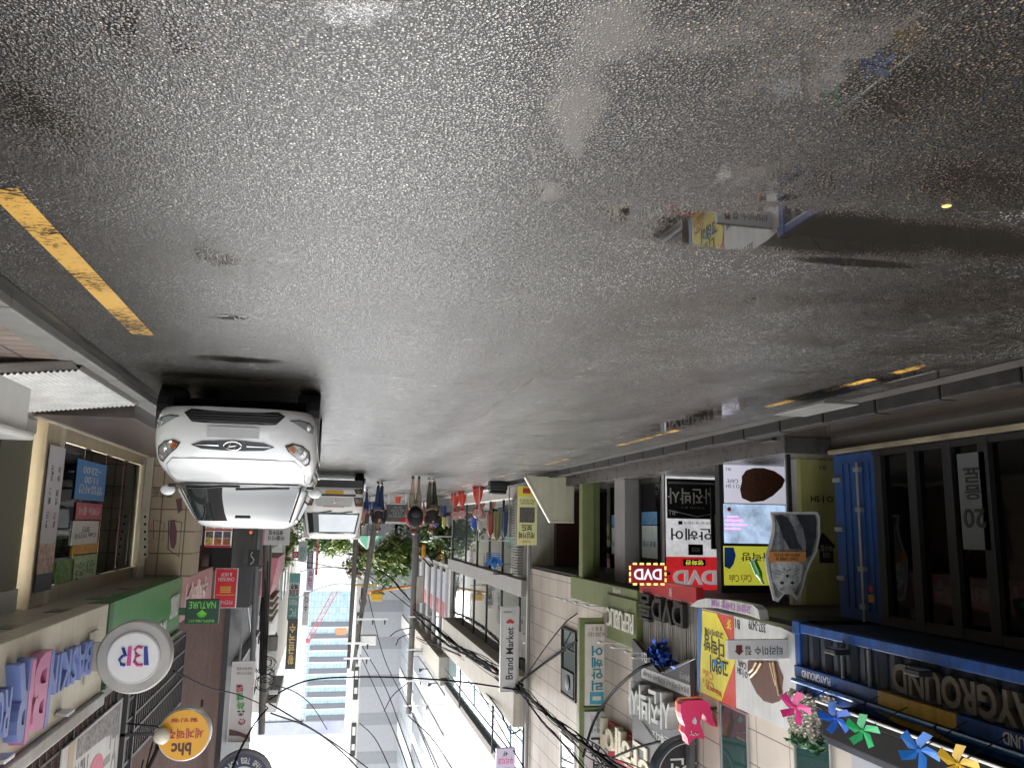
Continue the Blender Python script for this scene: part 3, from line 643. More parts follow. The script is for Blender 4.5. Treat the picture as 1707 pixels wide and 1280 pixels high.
# pink cat
def outline(Y, pts): return [py(u, v, Y) for u, v in pts]
pk = thing('cat_cutout_sign', 'bright pink cat shaped sign with tail and white heart, sticking out above the charcoal board', 'sign', py(1165, 1240, 13.2)+Vector((0, 0, -.0)))
catp = [(1140, 1168), (1174, 1166), (1182, 1172), (1186, 1186), (1189, 1200), (1194, 1209), (1196, 1212), (1186, 1209), (1179, 1202), (1175, 1192), (1171, 1186), (1170, 1194), (1167, 1203), (1170, 1214), (1174, 1225), (1174, 1232), (1163, 1228), (1154, 1233), (1148, 1241), (1146, 1230), (1141, 1222), (1142, 1210), (1138, 1200), (1135, 1188), (1135, 1174)]
part('body', MB().prism(outline(13.2, catp), (0, .16, 0)), [mat('cat_pink', (.62, .03, .12), .35, var=.08)], pk)
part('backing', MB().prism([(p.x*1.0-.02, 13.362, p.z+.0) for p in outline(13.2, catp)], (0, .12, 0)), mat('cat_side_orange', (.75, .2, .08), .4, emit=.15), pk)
hp = [(1154, 1200), (1158, 1194), (1161, 1200), (1161, 1205), (1158, 1207), (1154, 1204)]
part('heart', MB().prism([(p.x, 13.198, p.z) for p in outline(13.2, hp)], (0, -.006, 0)), M_sigwhite, pk)
mb = MB()
for pl in ([(1152, 1217), (1153, 1222), (1157, 1225)], [(1153, 1222), (1150, 1225)], [(1158, 1221), (1162, 1224), (1165, 1221)]): mb.tube([(p.x, 13.192, p.z) for p in outline(13.2, pl)], .008, 4)
part('face_lines', mb, M_sigwhite, pk)
part('bracket', MB().box(-6.42, -5.9, 13.23, 13.27, py(1165, 1180, 13.2).z, py(1165, 1180, 13.2).z+.04), M_black, pk)
# round studio sign
q = py(1143, 1292, 14.2); rr = 62/1380*14.2
rs = thing('round_studio_sign', 'round black light box with white ring and white letters above the charcoal board', 'sign', q-Vector((0, 0, rr)))
part('drum', MB().lathe(q, [(rr*.96, -.12), (rr, -.1), (rr, .12), (rr*.96, .14)], 40, 'Y'), mat('drum_navy', (.022, .035, .05), .35), rs, True)
part('face', MB().lathe(q, [(rr*.9, -.13), (rr*.9, -.121)], 40, 'Y'), mat('face_black', (.012, .012, .016), .3), rs)
mb = MB(); N = 44; pts = [q+Vector((rr*.88*math.cos(2*math.pi*k/N), -.132, rr*.88*math.sin(2*math.pi*k/N))) for k in range(N+1)]; mb.tube(pts, .009, 4); part('ring', mb, M_sigwhite, rs)
mb = MB(); put_text(mb, '사진', q+Vector((0, -.131, -.17)), (1, 0, 0), (0, 0, 1), (0, -1, 0), rr*1.05, rr*.5, .01, .01); put_text(mb, '박사', q+Vector((0, -.131, .3)), (1, 0, 0), (0, 0, 1), (0, -1, 0), rr*1.05, rr*.45, .01, .01); part('lettering', mb, M_sigwhite, rs)
part('bracket', MB().box(-6.42, q.x-rr*.5, 14.24, 14.28, q.z-.03, q.z+.03), M_black, rs)
# vertical hair sign in an olive frame
def fsign(name, label, Y, u0, v0, u1, v1, m, t=.1, cat='sign', fr=None, fw=.03, group=None):
    s = Sign(name, label, cat, 'F', Y, ry(Y, u0, v0, u1, v1), t, group); s.block('panel', m)
    if fr: s.frame(fr, fw)
    return s
M_tealink = mat('teal_ink', (.03, .22, .3), .4)
hf = Sign('hair_salon_post_sign', 'tall olive framed sign post with cream hair salon panel in teal letters', 'sign', 'F', 19.0, ry(19.0, 1020, 1030, 965, 1340), .16)
hf.block('back_board', M_olive)
def fr_(s, u0, v0, u1, v1):
    x0, x1, z0, z1 = s.r; a, b, c, d = ry(s.c, u0, v0, u1, v1); return ((a-x0)/(x1-x0), (b-x0)/(x1-x0), (c-z0)/(z1-z0), (d-z0)/(z1-z0))
c_ = fr_(hf, 1013, 1039, 974, 1175); hf.block('panel', M_cream, *c_, d0=.001, d1=.05)
hf.block('frame', M_olivedark, *fr_(hf, 1015, 1176, 972, 1180), d0=.001, d1=.06)
t_ = fr_(hf, 1003, 1065, 985, 1167); hf.vtext('리안헤어', M_tealink, t_[0], t_[1], t_[2]+.03, t_[3]-.05, .051, .012, .02)
hf.text('Tel.335-1321\nB  B  1', M_ink, *fr_(hf, 1010, 1044, 979, 1060), d=.051, t=.002)
e_ = fr_(hf, 1005, 1152, 982, 1173); em = hf.block('emblem', mat('emblem_teal', (.05, .3, .4), .4), *e_, d0=.051, d1=.058)
hf.block('crown_mark', M_cream, e_[0]+.08, e_[1]-.08, e_[2]+.022, e_[3]-.022, .0585, .061)
hf.block('lower_panel', M_sigwhite, *fr_(hf, 1012, 1184, 973, 1335), d0=.001, d1=.05)
t_ = fr_(hf, 1003, 1225, 984, 1335); hf.vtext('사박진', M_ink, t_[0], t_[1], t_[2], t_[3], .051, .01, .02)
hf.text('가족사진\n여권사진\n증명사진', M_charcoal, *fr_(hf, 1003, 1192, 984, 1220), d=.051, t=.002)
# red hair board (letters stand proud, along the wall)
HB = thing('red_hair_board', 'red panel with tall cream raised hair salon letters on the stone wall', 'sign', (-6.35, 17.5, 4.8))
part('panel', MB().prism([px(u, v, -6.41) for u, v in ((1018, 1200), (1088, 1246), (1100, 1330), (1018, 1330))], (.06, 0, 0)), M_red, HB)
mb = MB(); ltext(mb, -6.34, '안헤어', 1094, 1278, 1010, 1218, .62, .14, .03)
part('raised_lettering', mb, mat('cream_raised', (.55, .5, .36), .4, var=.15), HB)
# vertical banner signs at the building's far corner
bm_ = fsign('heart_market_sign', 'tall white vertical market sign with red heart fixed at the stone building corner', 26.4, 865, 1012, 834, 1152, M_sigwhite, .14, fr=M_alu, fw=.02)
mb = MB(); o = bm_.P(.5, .55, .001)
put_text(mb, 'Brand Market', o, -bm_.zd, bm_.xd, bm_.nd, bm_.H*.62, bm_.W*.42, .004, .012)
part('lettering', mb, M_ink, bm_.o)
hx, hz = .5, .17
bm_.poly('heart', M_red, [(hx+.2*math.sin(2*math.pi*k/20)**3*1.2, hz+.035*((13*math.cos(2*math.pi*k/20)-5*math.cos(4*math.pi*k/20)-2*math.cos(6*math.pi*k/20)-math.cos(8*math.pi*k/20))/16)) for k in range(20)], .001, .006)
bm_.text('1F 브랜드마켓', M_ink, .4, .85, .04, .07)
bm_.block('bracket', M_alu, -.28, 0, .3, .6, -.1, -.05)
f4 = fsign('fourth_floor_sign', 'pale lilac sign marked 4F in the upper street above the heart market sign', 26.0, 859, 1246, 826, 1330, mat('lilac_sign', (.6, .55, .72), .4, var=.06), .14)
f4.text('4F', M_ink, .4, .65, .06, .16, bold=.01); f4.text('우리치과', mat('magenta_ink', (.6, .03, .2), .4), .1, .9, .18, .32, bold=.01); f4.text('ㅁ', M_ink, .25, .75, .4, .7, bold=.05)
# yellow board game banner
yb_s = fsign('board_game_banner', 'pale yellow standing banner with black photos hung at the maroon stairwell', 23.6, 896, 811, 862, 908, mat('pale_yellow', (.68, .66, .32), .5, var=.05), .05)
yb_s.block('header', M_yellow, 0, 1, .86, 1, .001, .004) if False else None
yb_s.block('yellow_band', M_yellow, 0, 1, 0, .17, .001, .004); yb_s.block('badge', M_red, .35, .75, .03, .12, .0045, .007)
pm_ = mat('photo_grey', (.1, .095, .09), .5, var=.9, scale=22); yb_s.block('photo', pm_, .12, .9, .36, .62, .001, .004)
yb_s.text('보드', M_ink, .25, .8, .66, .76, bold=.03); yb_s.text('게임카페', M_ink, .1, .92, .78, .89, bold=.02); yb_s.text('전화 예약 환영\n언제나 즐거운 곳', M_ink, .1, .9, .22, .31); yb_s.text('무제한', M_red, .3, .75, .92, .96)
# standing panel of three signs in the entrance
d3 = Sign('entrance_sign_panel', 'tall silver entrance panel with black, white and red sections and big raised letters', 'sign', 'F', 16.4, ry(16.4, 1195, 796, 1111, 992), .12)
d3.block('panel', mat('glow_silver', (.7, .7, .72), .3, .1, var=.25, scale=6, emit=.25)); d3.frame(M_alu, .03)  # glow added to the silver in place of its reflected light
d3.block('black_section', mat('panel_black', (.02, .02, .021), .25, var=.2), .03, .97, .02, .36, .001, .006); d3.block('red_section', mat('glow_red', (.5, .02, .025), .3, var=.25, scale=5, emit=.3), .0, 1, .68, .96, .001, .006)  # red section given a glow to lift it out of the entrance shade
# (the panel is read the right way up: black section at the foot, red one at the head)
d3.text('사진박사', M_sigwhite, .05, .95, .1, .235, .007, .008, .01); d3.text('B1', M_sigwhite, .82, .92, .295, .33, .007); d3.text('증명사진 출력', M_alu, .25, .7, .255, .275, .007)
d3.block('thin_strip', M_alu, .06, .94, .045, .065, .0065, .009)
mb = MB().tube([d3.P(.06, .31, .01), d3.P(.4, .34, .01), d3.P(.94, .29, .01)], .009, 4); part('chevron_line', mb, M_sigwhite, d3.o)
d3.text('안헤어', M_ink, .12, .9, .44, .54, .002, .006, .015); d3.text('미용실 예약문의', M_charcoal, .1, .65, .385, .405, .002)
d3.block('crown_emblem', M_olivedark if False else mat('emblem_dark', (.02, .03, .028), .4), .3, .58, .575, .665, .002, .007)
d3.block('crown_mark', M_silver, .36, .52, .6, .64, .0075, .01); d3.block('round_mark', M_ink, .68, .76, .38, .41, .002, .006)
nm = d3.block('name_plate', M_ink, .26, .68, .7, .755, .0065, .012); d3.text('영화관', mat('lit_yellow', (.8, .75, .12), .4, emit=.3), .3, .64, .708, .748, .0125, .004, .015, parent=nm)
d3.text('DVD', mat('bright_silver', (.75, .75, .76), .25, .3, emit=.12), .07, .88, .79, .91, .007, .05, .03)
# lit box with bulbs round it
led = fsign('bulb_edged_video_sign', 'small dark red light box with white video letters and yellow bulbs round its edge', 14.9, 1108, 941, 1051, 972, mat('led_red', (.2, .012, .018), .3, emit=.2), .1)
led.text('DVD', mat('led_white', (.75, .72, .85), .3, emit=.35), .1, .9, .22, .8, .002, .01, .02)
bl = mat('led_bulb', (1, .8, .2), .3, emit=.45); mb = MB()
for k in range(5):
    a0 = .02+k*.2
    for b0 in (-.04, 1.04): q0, q1 = led.P(a0, b0, .012), led.P(a0+.11, b0, .012); mb.box(q0.x, q1.x, q0.y-.006, q0.y+.01, q0.z-.018, q0.z+.018)
for k in range(3):
    for a0 in (-.015, 1.015): q0, q1 = led.P(a0, .08+k*.32, .012), led.P(a0, .28+k*.32, .012); mb.box(q0.x-.014, q0.x+.014, q0.y-.006, q0.y+.01, q0.z, q1.z)
part('bulb_strip', mb, bl, led.o)
led.block('bracket', M_black, -.2, 0, .4, .55, -.09, -.05)
# black directory with three lit screens
dr = Sign('lit_directory', 'black signboard with three lit screens of cake, neon and cat cafe, in the entrance', 'sign', 'F', 13.1, ry(13.1, 1312, 772, 1203, 988), .16)
dr.block('case', M_black)
sc1 = dr.block('cake_screen', mat('lit_lilac', (.62, .62, .72), .3, var=.05, emit=.22), *fr_(dr, 1309, 777, 1207, 838), d0=.001, d1=.012)
cs = [(1308, 800), (1303, 812), (1288, 826), (1272, 835), (1252, 837), (1236, 830), (1233, 815), (1236, 803), (1236, 794), (1243, 784), (1256, 780), (1272, 780), (1290, 785), (1302, 793)]
f0 = lambda pts: [fr_(dr, u, v, u-1, v+1)[::2] for u, v in pts]
dr.poly('cake', M_brown, f0(cs)[::-1], .0125, .004, sc1)
dr.text('OㅏSH\nCAFE', M_ink, *fr_(dr, 1232, 799, 1210, 814), d=.0125, t=.002, parent=sc1); dr.text('B1', M_ink, *fr_(dr, 1217, 780, 1210, 784), d=.0125, t=.002, parent=sc1)
sc2 = dr.block('neon_screen', mat('lit_neon', (.42, .55, .75), .3, var=.5, scale=4, emit=.35), *fr_(dr, 1309, 842, 1207, 905), d0=.001, d1=.012)
npk = mat('neon_pink', (.9, .25, .65), .3, emit=.8)
for a in ((1230, 860, 1212, 862), (1237, 866, 1209, 868), (1244, 873, 1208, 875), (1234, 880, 1208, 882)): dr.block('neon_line', npk, *fr_(dr, *a), d0=.0125, d1=.016, bev=0, parent=sc2)
dr.poly('pink_mark', M_red, dr.ring(*[.5*(a+b) for a, b in zip(fr_(dr, 1219, 845, 1211, 852)[::2], fr_(dr, 1219, 845, 1211, 852)[1::2])], .035), .0125, .003, sc2)
sc3 = dr.block('cat_cafe_screen', mat('lit_yellowgreen', (.62, .62, .06), .35, var=.06, emit=.2), *fr_(dr, 1309, 911, 1207, 975), d0=.001, d1=.012)
dr.text('다락방', M_ink, *fr_(dr, 1285, 921, 1235, 935), d=.0125, t=.003, bold=.01, parent=sc3); dr.text("Cat's Cafe", M_red, *fr_(dr, 1252, 958, 1215, 970), d=.0125, t=.002, parent=sc3)
dr.poly('blue_cat', mat('cat_blue', (.03, .12, .55), .4), f0([(1207, 912), (1222, 912), (1226, 925), (1222, 940), (1216, 948), (1207, 944)]), .0125, .003, sc3)
# slim dark wall menu beside it
ms = fsign('narrow_menu_case', 'narrow black wall case with yellow notes between the silver panel and directory', 15.2, 1199, 812, 1187, 915, M_black, .05); ms.block('note', mat('note_yellow', (.35, .33, .1), .5), .1, .6, .45, .95, .001, .004)
# white post and olive standing board
wp = Sign('white_entrance_post', 'narrow white painted post at the dark entrance left of the olive board', 'post', 'F', 11.7, ry(11.7, 1342, 758, 1322, 1008), .1); wp.block('post', M_sigwhite); wp.block('edge_trim', M_yellow, .92, 1.0, 0, 1, .001, .006)
ob = fsign('olive_house_board', 'olive standing board with black cafe name and a black house symbol', 11.6, 1395, 763, 1343, 1008, mat('board_olive', (.42, .41, .16), .45, var=.15, streak=.2), .12)
ob.text('OㅏSH', M_ink, *fr_(ob, 1388, 826, 1352, 838), d=.001, t=.004, bold=.02); ob.text('B1', M_ink, *fr_(ob, 1376, 776, 1367, 783), d=.001, t=.003)
hs_ = ob.poly('house_symbol', M_ink, [fr_(ob, u, v, u-1, v+1)[::2] for u, v in ((1390, 938), (1366, 938), (1366, 915), (1358, 912), (1371, 887), (1392, 910), (1388, 915))], .001, .005)
ob.text('티라\n미수집', mat('beige_ink', (.5, .45, .3), .4), *fr_(ob, 1386, 908, 1369, 930), d=.0065, t=.002, parent=hs_)
# big cut-out photo of a cat
M_fur = mat('cat_photo_grey', (.3, .32, .34), .5, var=.5, scale=13, streak=.9); M_furl = mat('cat_photo_pale', (.62, .64, .65), .5, var=.4, scale=16, streak=.55); M_furd = mat('cat_photo_dark', (.04, .044, .05), .5, var=.5, scale=9, streak=.7)
YC = 10.9
cb = thing('cat_photo_board', 'white edged cut-out board of a grey cat holding an orange phone number strip', 'sign', py(1322, 860, YC))
co = [(1284, 853), (1362, 853), (1367, 862), (1367, 895), (1362, 920), (1352, 938), (1344, 958), (1338, 985), (1330, 1000), (1320, 990), (1308, 990), (1297, 1003), (1290, 1000), (1284, 975), (1279, 952), (1276, 930), (1282, 912), (1287, 890), (1288, 872)]
part('board', MB().prism(outline(YC, co), (0, .03, 0)), M_sigwhite, cb)
def on(pts, d): return [(p.x, YC-d, p.z) for p in outline(YC, pts)]
ci = [(1288, 857), (1360, 857), (1363, 866), (1363, 895), (1358, 918), (1348, 936), (1341, 956), (1334, 984), (1329, 993), (1321, 986), (1307, 986), (1297, 997), (1292, 993), (1288, 974), (1283, 952), (1280, 931), (1286, 912), (1291, 890), (1292, 872)]
part('cat_photo', MB().prism(on(ci, .001), (0, -.004, 0)), M_fur, cb)
part('dark_flank', MB().prism(on([(1326, 858), (1358, 858), (1361, 868), (1360, 895), (1352, 925), (1343, 930), (1343, 905), (1338, 880)], .006), (0, -.003, 0)), M_furd, cb)
part('dark_flank', MB().prism(on([(1291, 859), (1300, 858), (1312, 862), (1322, 878), (1330, 905), (1338, 915), (1316, 915), (1305, 895), (1296, 870)], .006), (0, -.003, 0)), M_furd, cb)
fc = part('face', MB().prism(on([(1284, 938), (1300, 932), (1326, 932), (1338, 942), (1334, 968), (1326, 984), (1318, 990), (1307, 990), (1298, 984), (1288, 968)], .006), (0, -.004, 0)), M_furl, cb)
mb = MB()
for u in (1303, 1320): mb.prism(on([(u-4, 971), (u, 968), (u+4, 971), (u+1, 974)], .011), (0, -.002, 0))
mb.prism(on([(1308, 958), (1316, 958), (1312, 963)], .011), (0, -.002, 0))
for a in ([(1312, 958), (1312, 952), (1306, 948)], [(1312, 952), (1318, 948)], [(1298, 980), (1303, 984), (1306, 978)], [(1318, 978), (1322, 984), (1326, 980)], [(1292, 955), (1300, 957)], [(1324, 957), (1332, 954)], [(1292, 950), (1301, 953)], [(1323, 953), (1332, 949)]): mb.tube(on(a, .012), .004, 4)
part('face_markings', mb, M_ink, fc)
ost = part('phone_strip', MB().prism(on([(1281, 919), (1342, 919), (1342, 936), (1281, 936)], .01), (0, -.012, 0)), mat('strip_orange', (.6, .25, .07), .45, var=.1), cb)
mb = MB(); o1 = py(1312, 931, YC-.0225); o2 = py(1312, 924, YC-.0225)
put_text(mb, '고양이 다락방 3F', o1, (1, 0, 0), (0, 0, 1), (0, -1, 0), .36, .05, .002, .01); put_text(mb, '(02-3143-3123)', o2, (1, 0, 0), (0, 0, 1), (0, -1, 0), .4, .05, .002, .01); part('lettering', mb, M_ink, ost)
part('stand', MB().box(py(1322, 900, YC).x-.03, py(1322, 900, YC).x+.03, YC+.032, YC+.08, .13, py(1312, 970, YC).z).box(py(1322, 900, YC).x-.25, py(1322, 900, YC).x+.25, YC+.05, YC+.4, .131, .16), M_black, cb)
gb = MB(); p = py(1262, 948, 10.8); gb.cyl(p+Vector((.06, 0, -.12)), p+Vector((-.02, 0, .06)), .05, .055, 12).cyl(p+Vector((-.02, 0, .06)), p+Vector((-.06, 0, .15)), .055, .02, 12).cyl(p+Vector((-.06, 0, .15)), p+Vector((-.085, 0, .2)), .02, .02, 10)
solo('green_bottle', gb, glassmat('bottle_green', '#1f7a12', .08, .1), 'bright green glass bottle tied beside the grey cat board', 'bottle', smooth=True)
# cat cafe sign on the wall, parallel to the street
XC = -6.12
cc = thing('cat_cafe_wall_sign', 'large white wall sign with yellow cat cafe panel and a big slice of chocolate cake', 'sign', (XC, 11.6, 2.6))
part('panel', MB().prism([px(u, v, XC) for u, v in ((1168, 1013), (1303, 1046), (1327, 1058), (1327, 1222), (1166, 1152))], (-.26, 0, 0)), M_sigwhite, cc)
def onx(pts, d=.001, t=.004): return MB().prism([px(u, v, XC)+Vector((d, 0, 0)) for u, v in pts], (t, 0, 0))
part('red_face', onx([(1168, 1015), (1223, 1028), (1227, 1180), (1166, 1153)]), M_red if False else mat('sign_brick_red', (.55, .07, .05), .4), cc)
yf = part('yellow_face', onx([(1171, 1017), (1195, 1022), (1222, 1078), (1226, 1103), (1203, 1168), (1167, 1152)], .0055), M_yellow, cc)
part('blue_edge', onx([(1165, 1014), (1170, 1015), (1171, 1050), (1168, 1100), (1168, 1153), (1163, 1151)], .01), mat('edge_blue', (.03, .13, .4), .4), cc)
def xt(body, un, vn, uf, vf, h, m, bold=.01, d=.0105, par=yf, t=.004):
    mb = MB(); ltext(mb, XC+d, body, un, vn, uf, vf, h, t, bold); return part('lettering', mb, m, par)
xt('Welcome to', 1203, 1157, 1178, 1146, .09, M_red, .0)
xt("Cat's\nCafe", 1190, 1138, 1171, 1127, .26, mat('orange_ink', (.75, .25, .03), .4), .0)
xt('고양이', 1214, 1115, 1184, 1105, .27, M_ink, .02)
part('blue_eye', onx([(1203, 1103), (1207, 1103), (1208, 1113), (1204, 1115)], .015), mat('eye_blue', (.03, .25, .6), .3), yf); part('blue_eye', onx([(1192, 1099), (1196, 1100), (1196, 1110), (1192, 1109)], .015), MATS['eye_blue'], yf)
xt('다락방', 1207, 1083, 1173, 1068, .27, M_ink, .015); xt('고양이카페', 1206, 1060, 1175, 1050, .1, M_charcoal, 0)
xt('3F', 1219, 1041, 1212, 1038, .15, M_yellow, .02, .006, cc); xt('B1', 1233, 1041, 1226, 1038, .13, M_ink, 0, .001, cc); xt('337-3479', 1276, 1047, 1248, 1040, .13, M_ink, 0, .001, cc)
ck = [(1247, 1101), (1296, 1102), (1300, 1115), (1306, 1128), (1304, 1145), (1305, 1158), (1300, 1168), (1288, 1172), (1274, 1168), (1262, 1155), (1252, 1135), (1247, 1118)]
ckp = part('cake', onx(ck, .001, .006), M_brown, cc)
for a in ([(1290, 1103), (1293, 1120), (1296, 1138), (1300, 1158)], [(1285, 1104), (1290, 1124), (1295, 1142)], [(1262, 1103), (1256, 1115), (1250, 1120)], [(1270, 1104), (1262, 1118), (1252, 1128)]): part('cream_layer', MB().tube([px(u, v, XC)+Vector((.009, 0, 0)) for u, v in a], .02, 5), mat('cake_cream', (.55, .38, .22), .5, var=.4, scale=20), ckp)

xt('OㅏSH\nCAFE', 1246, 1120, 1229, 1110, .22, M_ink, 0, .001, cc)
hb = fsign('house_name_board', 'pale grey board with a house symbol and cafe name jutting out across the cake sign', 10.45, 1322, 1065, 1214, 1099, mat('board_palegrey', (.55, .54, .52), .4, var=.08), .07)
hb.text('티라미수 집', M_charcoal, *fr_(hb, 1304, 1076, 1243, 1092), d=.001, t=.004, bold=.005)
hb.poly('house_symbol', mat('house_maroon', (.12, .03, .03), .4), [fr_(hb, u, v, u-1, v+1)[::2] for u, v in ((1237, 1075), (1227, 1075), (1227, 1084), (1224, 1084), (1232, 1092), (1240, 1084), (1237, 1084))], .001, .004)
cv = thing('curved_light_canopy', 'white curved plastic canopy with faded purple lettering under the cat cafe sign', 'canopy', (-5.95, 12, 2.45))
pts = [(1163, 1010), (1176, 1000), (1190, 997), (1230, 1000), (1270, 1008), (1279, 1016), (1282, 1032), (1276, 1030), (1262, 1025), (1210, 1013), (1176, 1012)]
part('shell', MB().prism([px(u, v, XC+.02) for u, v in pts], (.14, 0, 0)), M_sigwhite, cv)
mb = MB(); ltext(mb, XC+.165, '고양이 다락방 카페', 1252, 1017, 1186, 1004, .12, .003); part('lettering', mb, mat('purple_ink', (.4, .12, .42), .4), cv)
# flower column, pinwheels
def blossoms(c, sx, sy, sz, n, s, seed):
    g = random.Random(seed); mb = MB()
    for i in range(n):
        q = Vector(c)+Vector((g.uniform(-1, 1)*sx, g.uniform(-1, 1)*sy, g.uniform(-1, 1)*sz))
        for k in range(5):
            a = 2*math.pi*k/5+g.random(); d = Vector((g.uniform(.2, 1), math.cos(a), math.sin(a))).normalized()*s; e = d.orthogonal().normalized()*s*.45
            mb.add([q, q+d*.6-e, q+d, q+d*.6+e], [(0, 1, 2, 3)])
    return mb
pf = px(1340, 1185, -5.95)
fl = thing('flower_column', 'tall narrow planter column of white blossoms at the end of the blue container', 'flowers', (-5.98, pf.y, 3.5))
z0, z1 = px(1340, 1157, -5.95).z, px(1340, 1225, -5.95).z
part('blossoms', blossoms((-5.96, pf.y, (z0+z1)/2), .07, .26, (z1-z0)/2, 520, .045, 1), mat('blossom_white', (.62, .6, .5), .6, var=.2), fl)
g_ = random.Random(9); mb = MB()
for i in range(160):
    q = Vector((-5.96+g_.uniform(-.08, .08), pf.y+g_.uniform(-.3, .35), z1+g_.uniform(-.02, .14))); d = Vector((g_.uniform(-1, 1), g_.uniform(-1, 1), g_.uniform(-.6, .8))).normalized()*.07; e = d.orthogonal().normalized()*.025; mb.quad(q-d, q-e, q+d, q+e)
part('leaves', mb, mat('leaf_green', (.04, .12, .05), .5, var=.3), fl)
part('post', MB().box(-6.03, -5.99, pf.y-.02, pf.y+.02, z0-.1, z1), M_black, fl)
pg = px(1383, 1172, -5.95)
fb = thing('flower_tuft', 'small tuft of white blossoms on the container edge beside the blue pinwheel', 'flowers', (-5.96, pg.y, pg.z-.06)); part('blossoms', blossoms(pg, .05, .09, .06, 50, .04, 2), MATS['blossom_white'], fb)
def pinwheel(label, u, v, X, r, m, rot):
    c = px(u, v, X); nd = Vector((.75, -.66, 0)); xd = Vector((.66, .75, 0)); zd = Vector((0, 0, 1))
    t = thing('pinwheel', label, 'pinwheel', c-Vector((0, 0, r)), 'pinwheels along the blue container')
    for k in range(5):
        a = rot+2*math.pi*k/5; d = xd*math.cos(a)+zd*math.sin(a); e = xd*math.cos(a+1.0)+zd*math.sin(a+1.0)
        mb = MB(); A0, A1, A2, A3 = c, c+d*r, c+d*r*.62+e*r*.5+nd*r*.2, c+e*r*.46+nd*r*.12
        mb.add([A0, A1, A2, A3, A0-nd*.003, A1-nd*.003, A2-nd*.003, A3-nd*.003], [(0, 1, 2, 3), (7, 6, 5, 4), (0, 4, 5, 1), (1, 5, 6, 2), (2, 6, 7, 3), (3, 7, 4, 0)])
        part('vane', mb, m, t)
    part('hub', MB().cyl(c+nd*.01, c+nd*(.02+r*.12), r*.09, n=8), m, t)
    part('stick', MB().cyl(c-nd*.01, Vector((-6.0, c.y+.05, c.z-r*1.2)), .006, n=5), M_black, t)
pl = lambda n, c: mat(n, c, .3, var=.06, coat=.3)
pinwheel('pink pinwheel in front of the white flower column', 1326, 1178, -5.42, .19, pl('plastic_pink', (.75, .04, .25)), .3)
pinwheel('dark blue small pinwheel between the flower column and the green pinwheel', 1393, 1196, -5.42, .17, pl('plastic_blue', (.015, .12, .6)), .9)
pinwheel('green pinwheel on the white light strip', 1438, 1217, -5.42, .17, pl('plastic_green', (.03, .5, .16)), .6)
pinwheel('large blue pinwheel next to the yellow pinwheel', 1532, 1249, -5.42, .185, pl('plastic_azure', (.02, .2, .68)), .2)
pinwheel('yellow pinwheel near the top edge by the large blue pinwheel', 1597, 1272, -5.42, .17, pl('plastic_yellow', (.8, .5, .03)), .5)
# metal plates let into the pavement, wall box
for u, v, z, lab, nm_ in ((1357, 684, .162, 'pale grey ribbed drain slab set in the dark kerb', 'drain_slab'), (1500, 724, .131, 'grey steel inspection plate lying on the dark pavement before the container bar', 'inspection_plate')):
    p = gp(u, v, z); mb = MB().box(p.x-.2, p.x+.2, p.y-.5, p.y+.5, z-.03, z, .004)
    for k in range(12): mb.box(p.x-.17, p.x+.17, p.y-.46+k*.078, p.y-.43+k*.078, z, z+.003)
    solo(nm_, mb, mat(nm_, (.13, .13, .125), .5, .1, var=.3), lab, 'drain cover')
bx = px(1450, 1268, -6.2)
eb = thing('wall_cabinet', 'grey metal cabinet with a cable loop on the stone wall above the green pinwheel', 'cabinet', (-6.3, bx.y, bx.z-.1)); part('casing', MB().box(-6.42, -6.15, bx.y-.3, bx.y+.28, bx.z-.08, bx.z+.5, .012), mat('cabinet_grey', (.33, .34, .37), .4), eb)
part('cable_loop', MB().tube([(-6.28, bx.y+.12+.1*math.cos(a), bx.z-.1-.12*math.sin(a)) for a in [k*math.pi/8 for k in range(9)]], .014), M_black, eb)
# drain pipes at the corner of the stone building
dp = MB().tube([(-6.36, 26.15, .13), (-6.36, 26.15, 14)], .05, 8); solo('drain_pipe', dp, mat('pipe_grey', (.2, .19, .18), .5), 'grey drain pipe running up the corner of the stone clad building', 'pipe', smooth=True)
# lamp arms of the green fascia
lampc = None
for i, (u, v) in enumerate(((928, 997), (943, 1001), (960, 1005), (978, 1010), (1000, 1071), (1022, 1079), (1045, 1087), (1056, 1096))):
    q = px(u, v, -5.85); t = thing('arm_lamp', ['thin white arm lamp over the green fascia, nearest the maroon wall', 'thin white arm lamp over the green fascia, second from the maroon wall', 'thin white arm lamp over the green fascia, third from the maroon wall', 'thin white arm lamp over the green fascia, fourth from the maroon wall', 'thin white arm lamp above the cream fascia letters, next to the cream hair panel', 'thin white arm lamp above the cream fascia letters, second from the cream hair panel', 'thin white arm lamp above the cream fascia letters, third from the cream hair panel', 'thin white arm lamp above the cream fascia letters, closest to the charcoal board'][i], 'lamp', (-6.4, q.y, q.z), 'arm lamps over the green fascia')
    part('arm', MB().cyl((-6.42, q.y, q.z+.02), (q.x, q.y, q.z), .012, n=6), M_sigwhite, t); part('head', MB().box(q.x-.05, q.x+.03, q.y-.1, q.y+.1, q.z-.03, q.z+.01, .008), M_sigwhite, t)
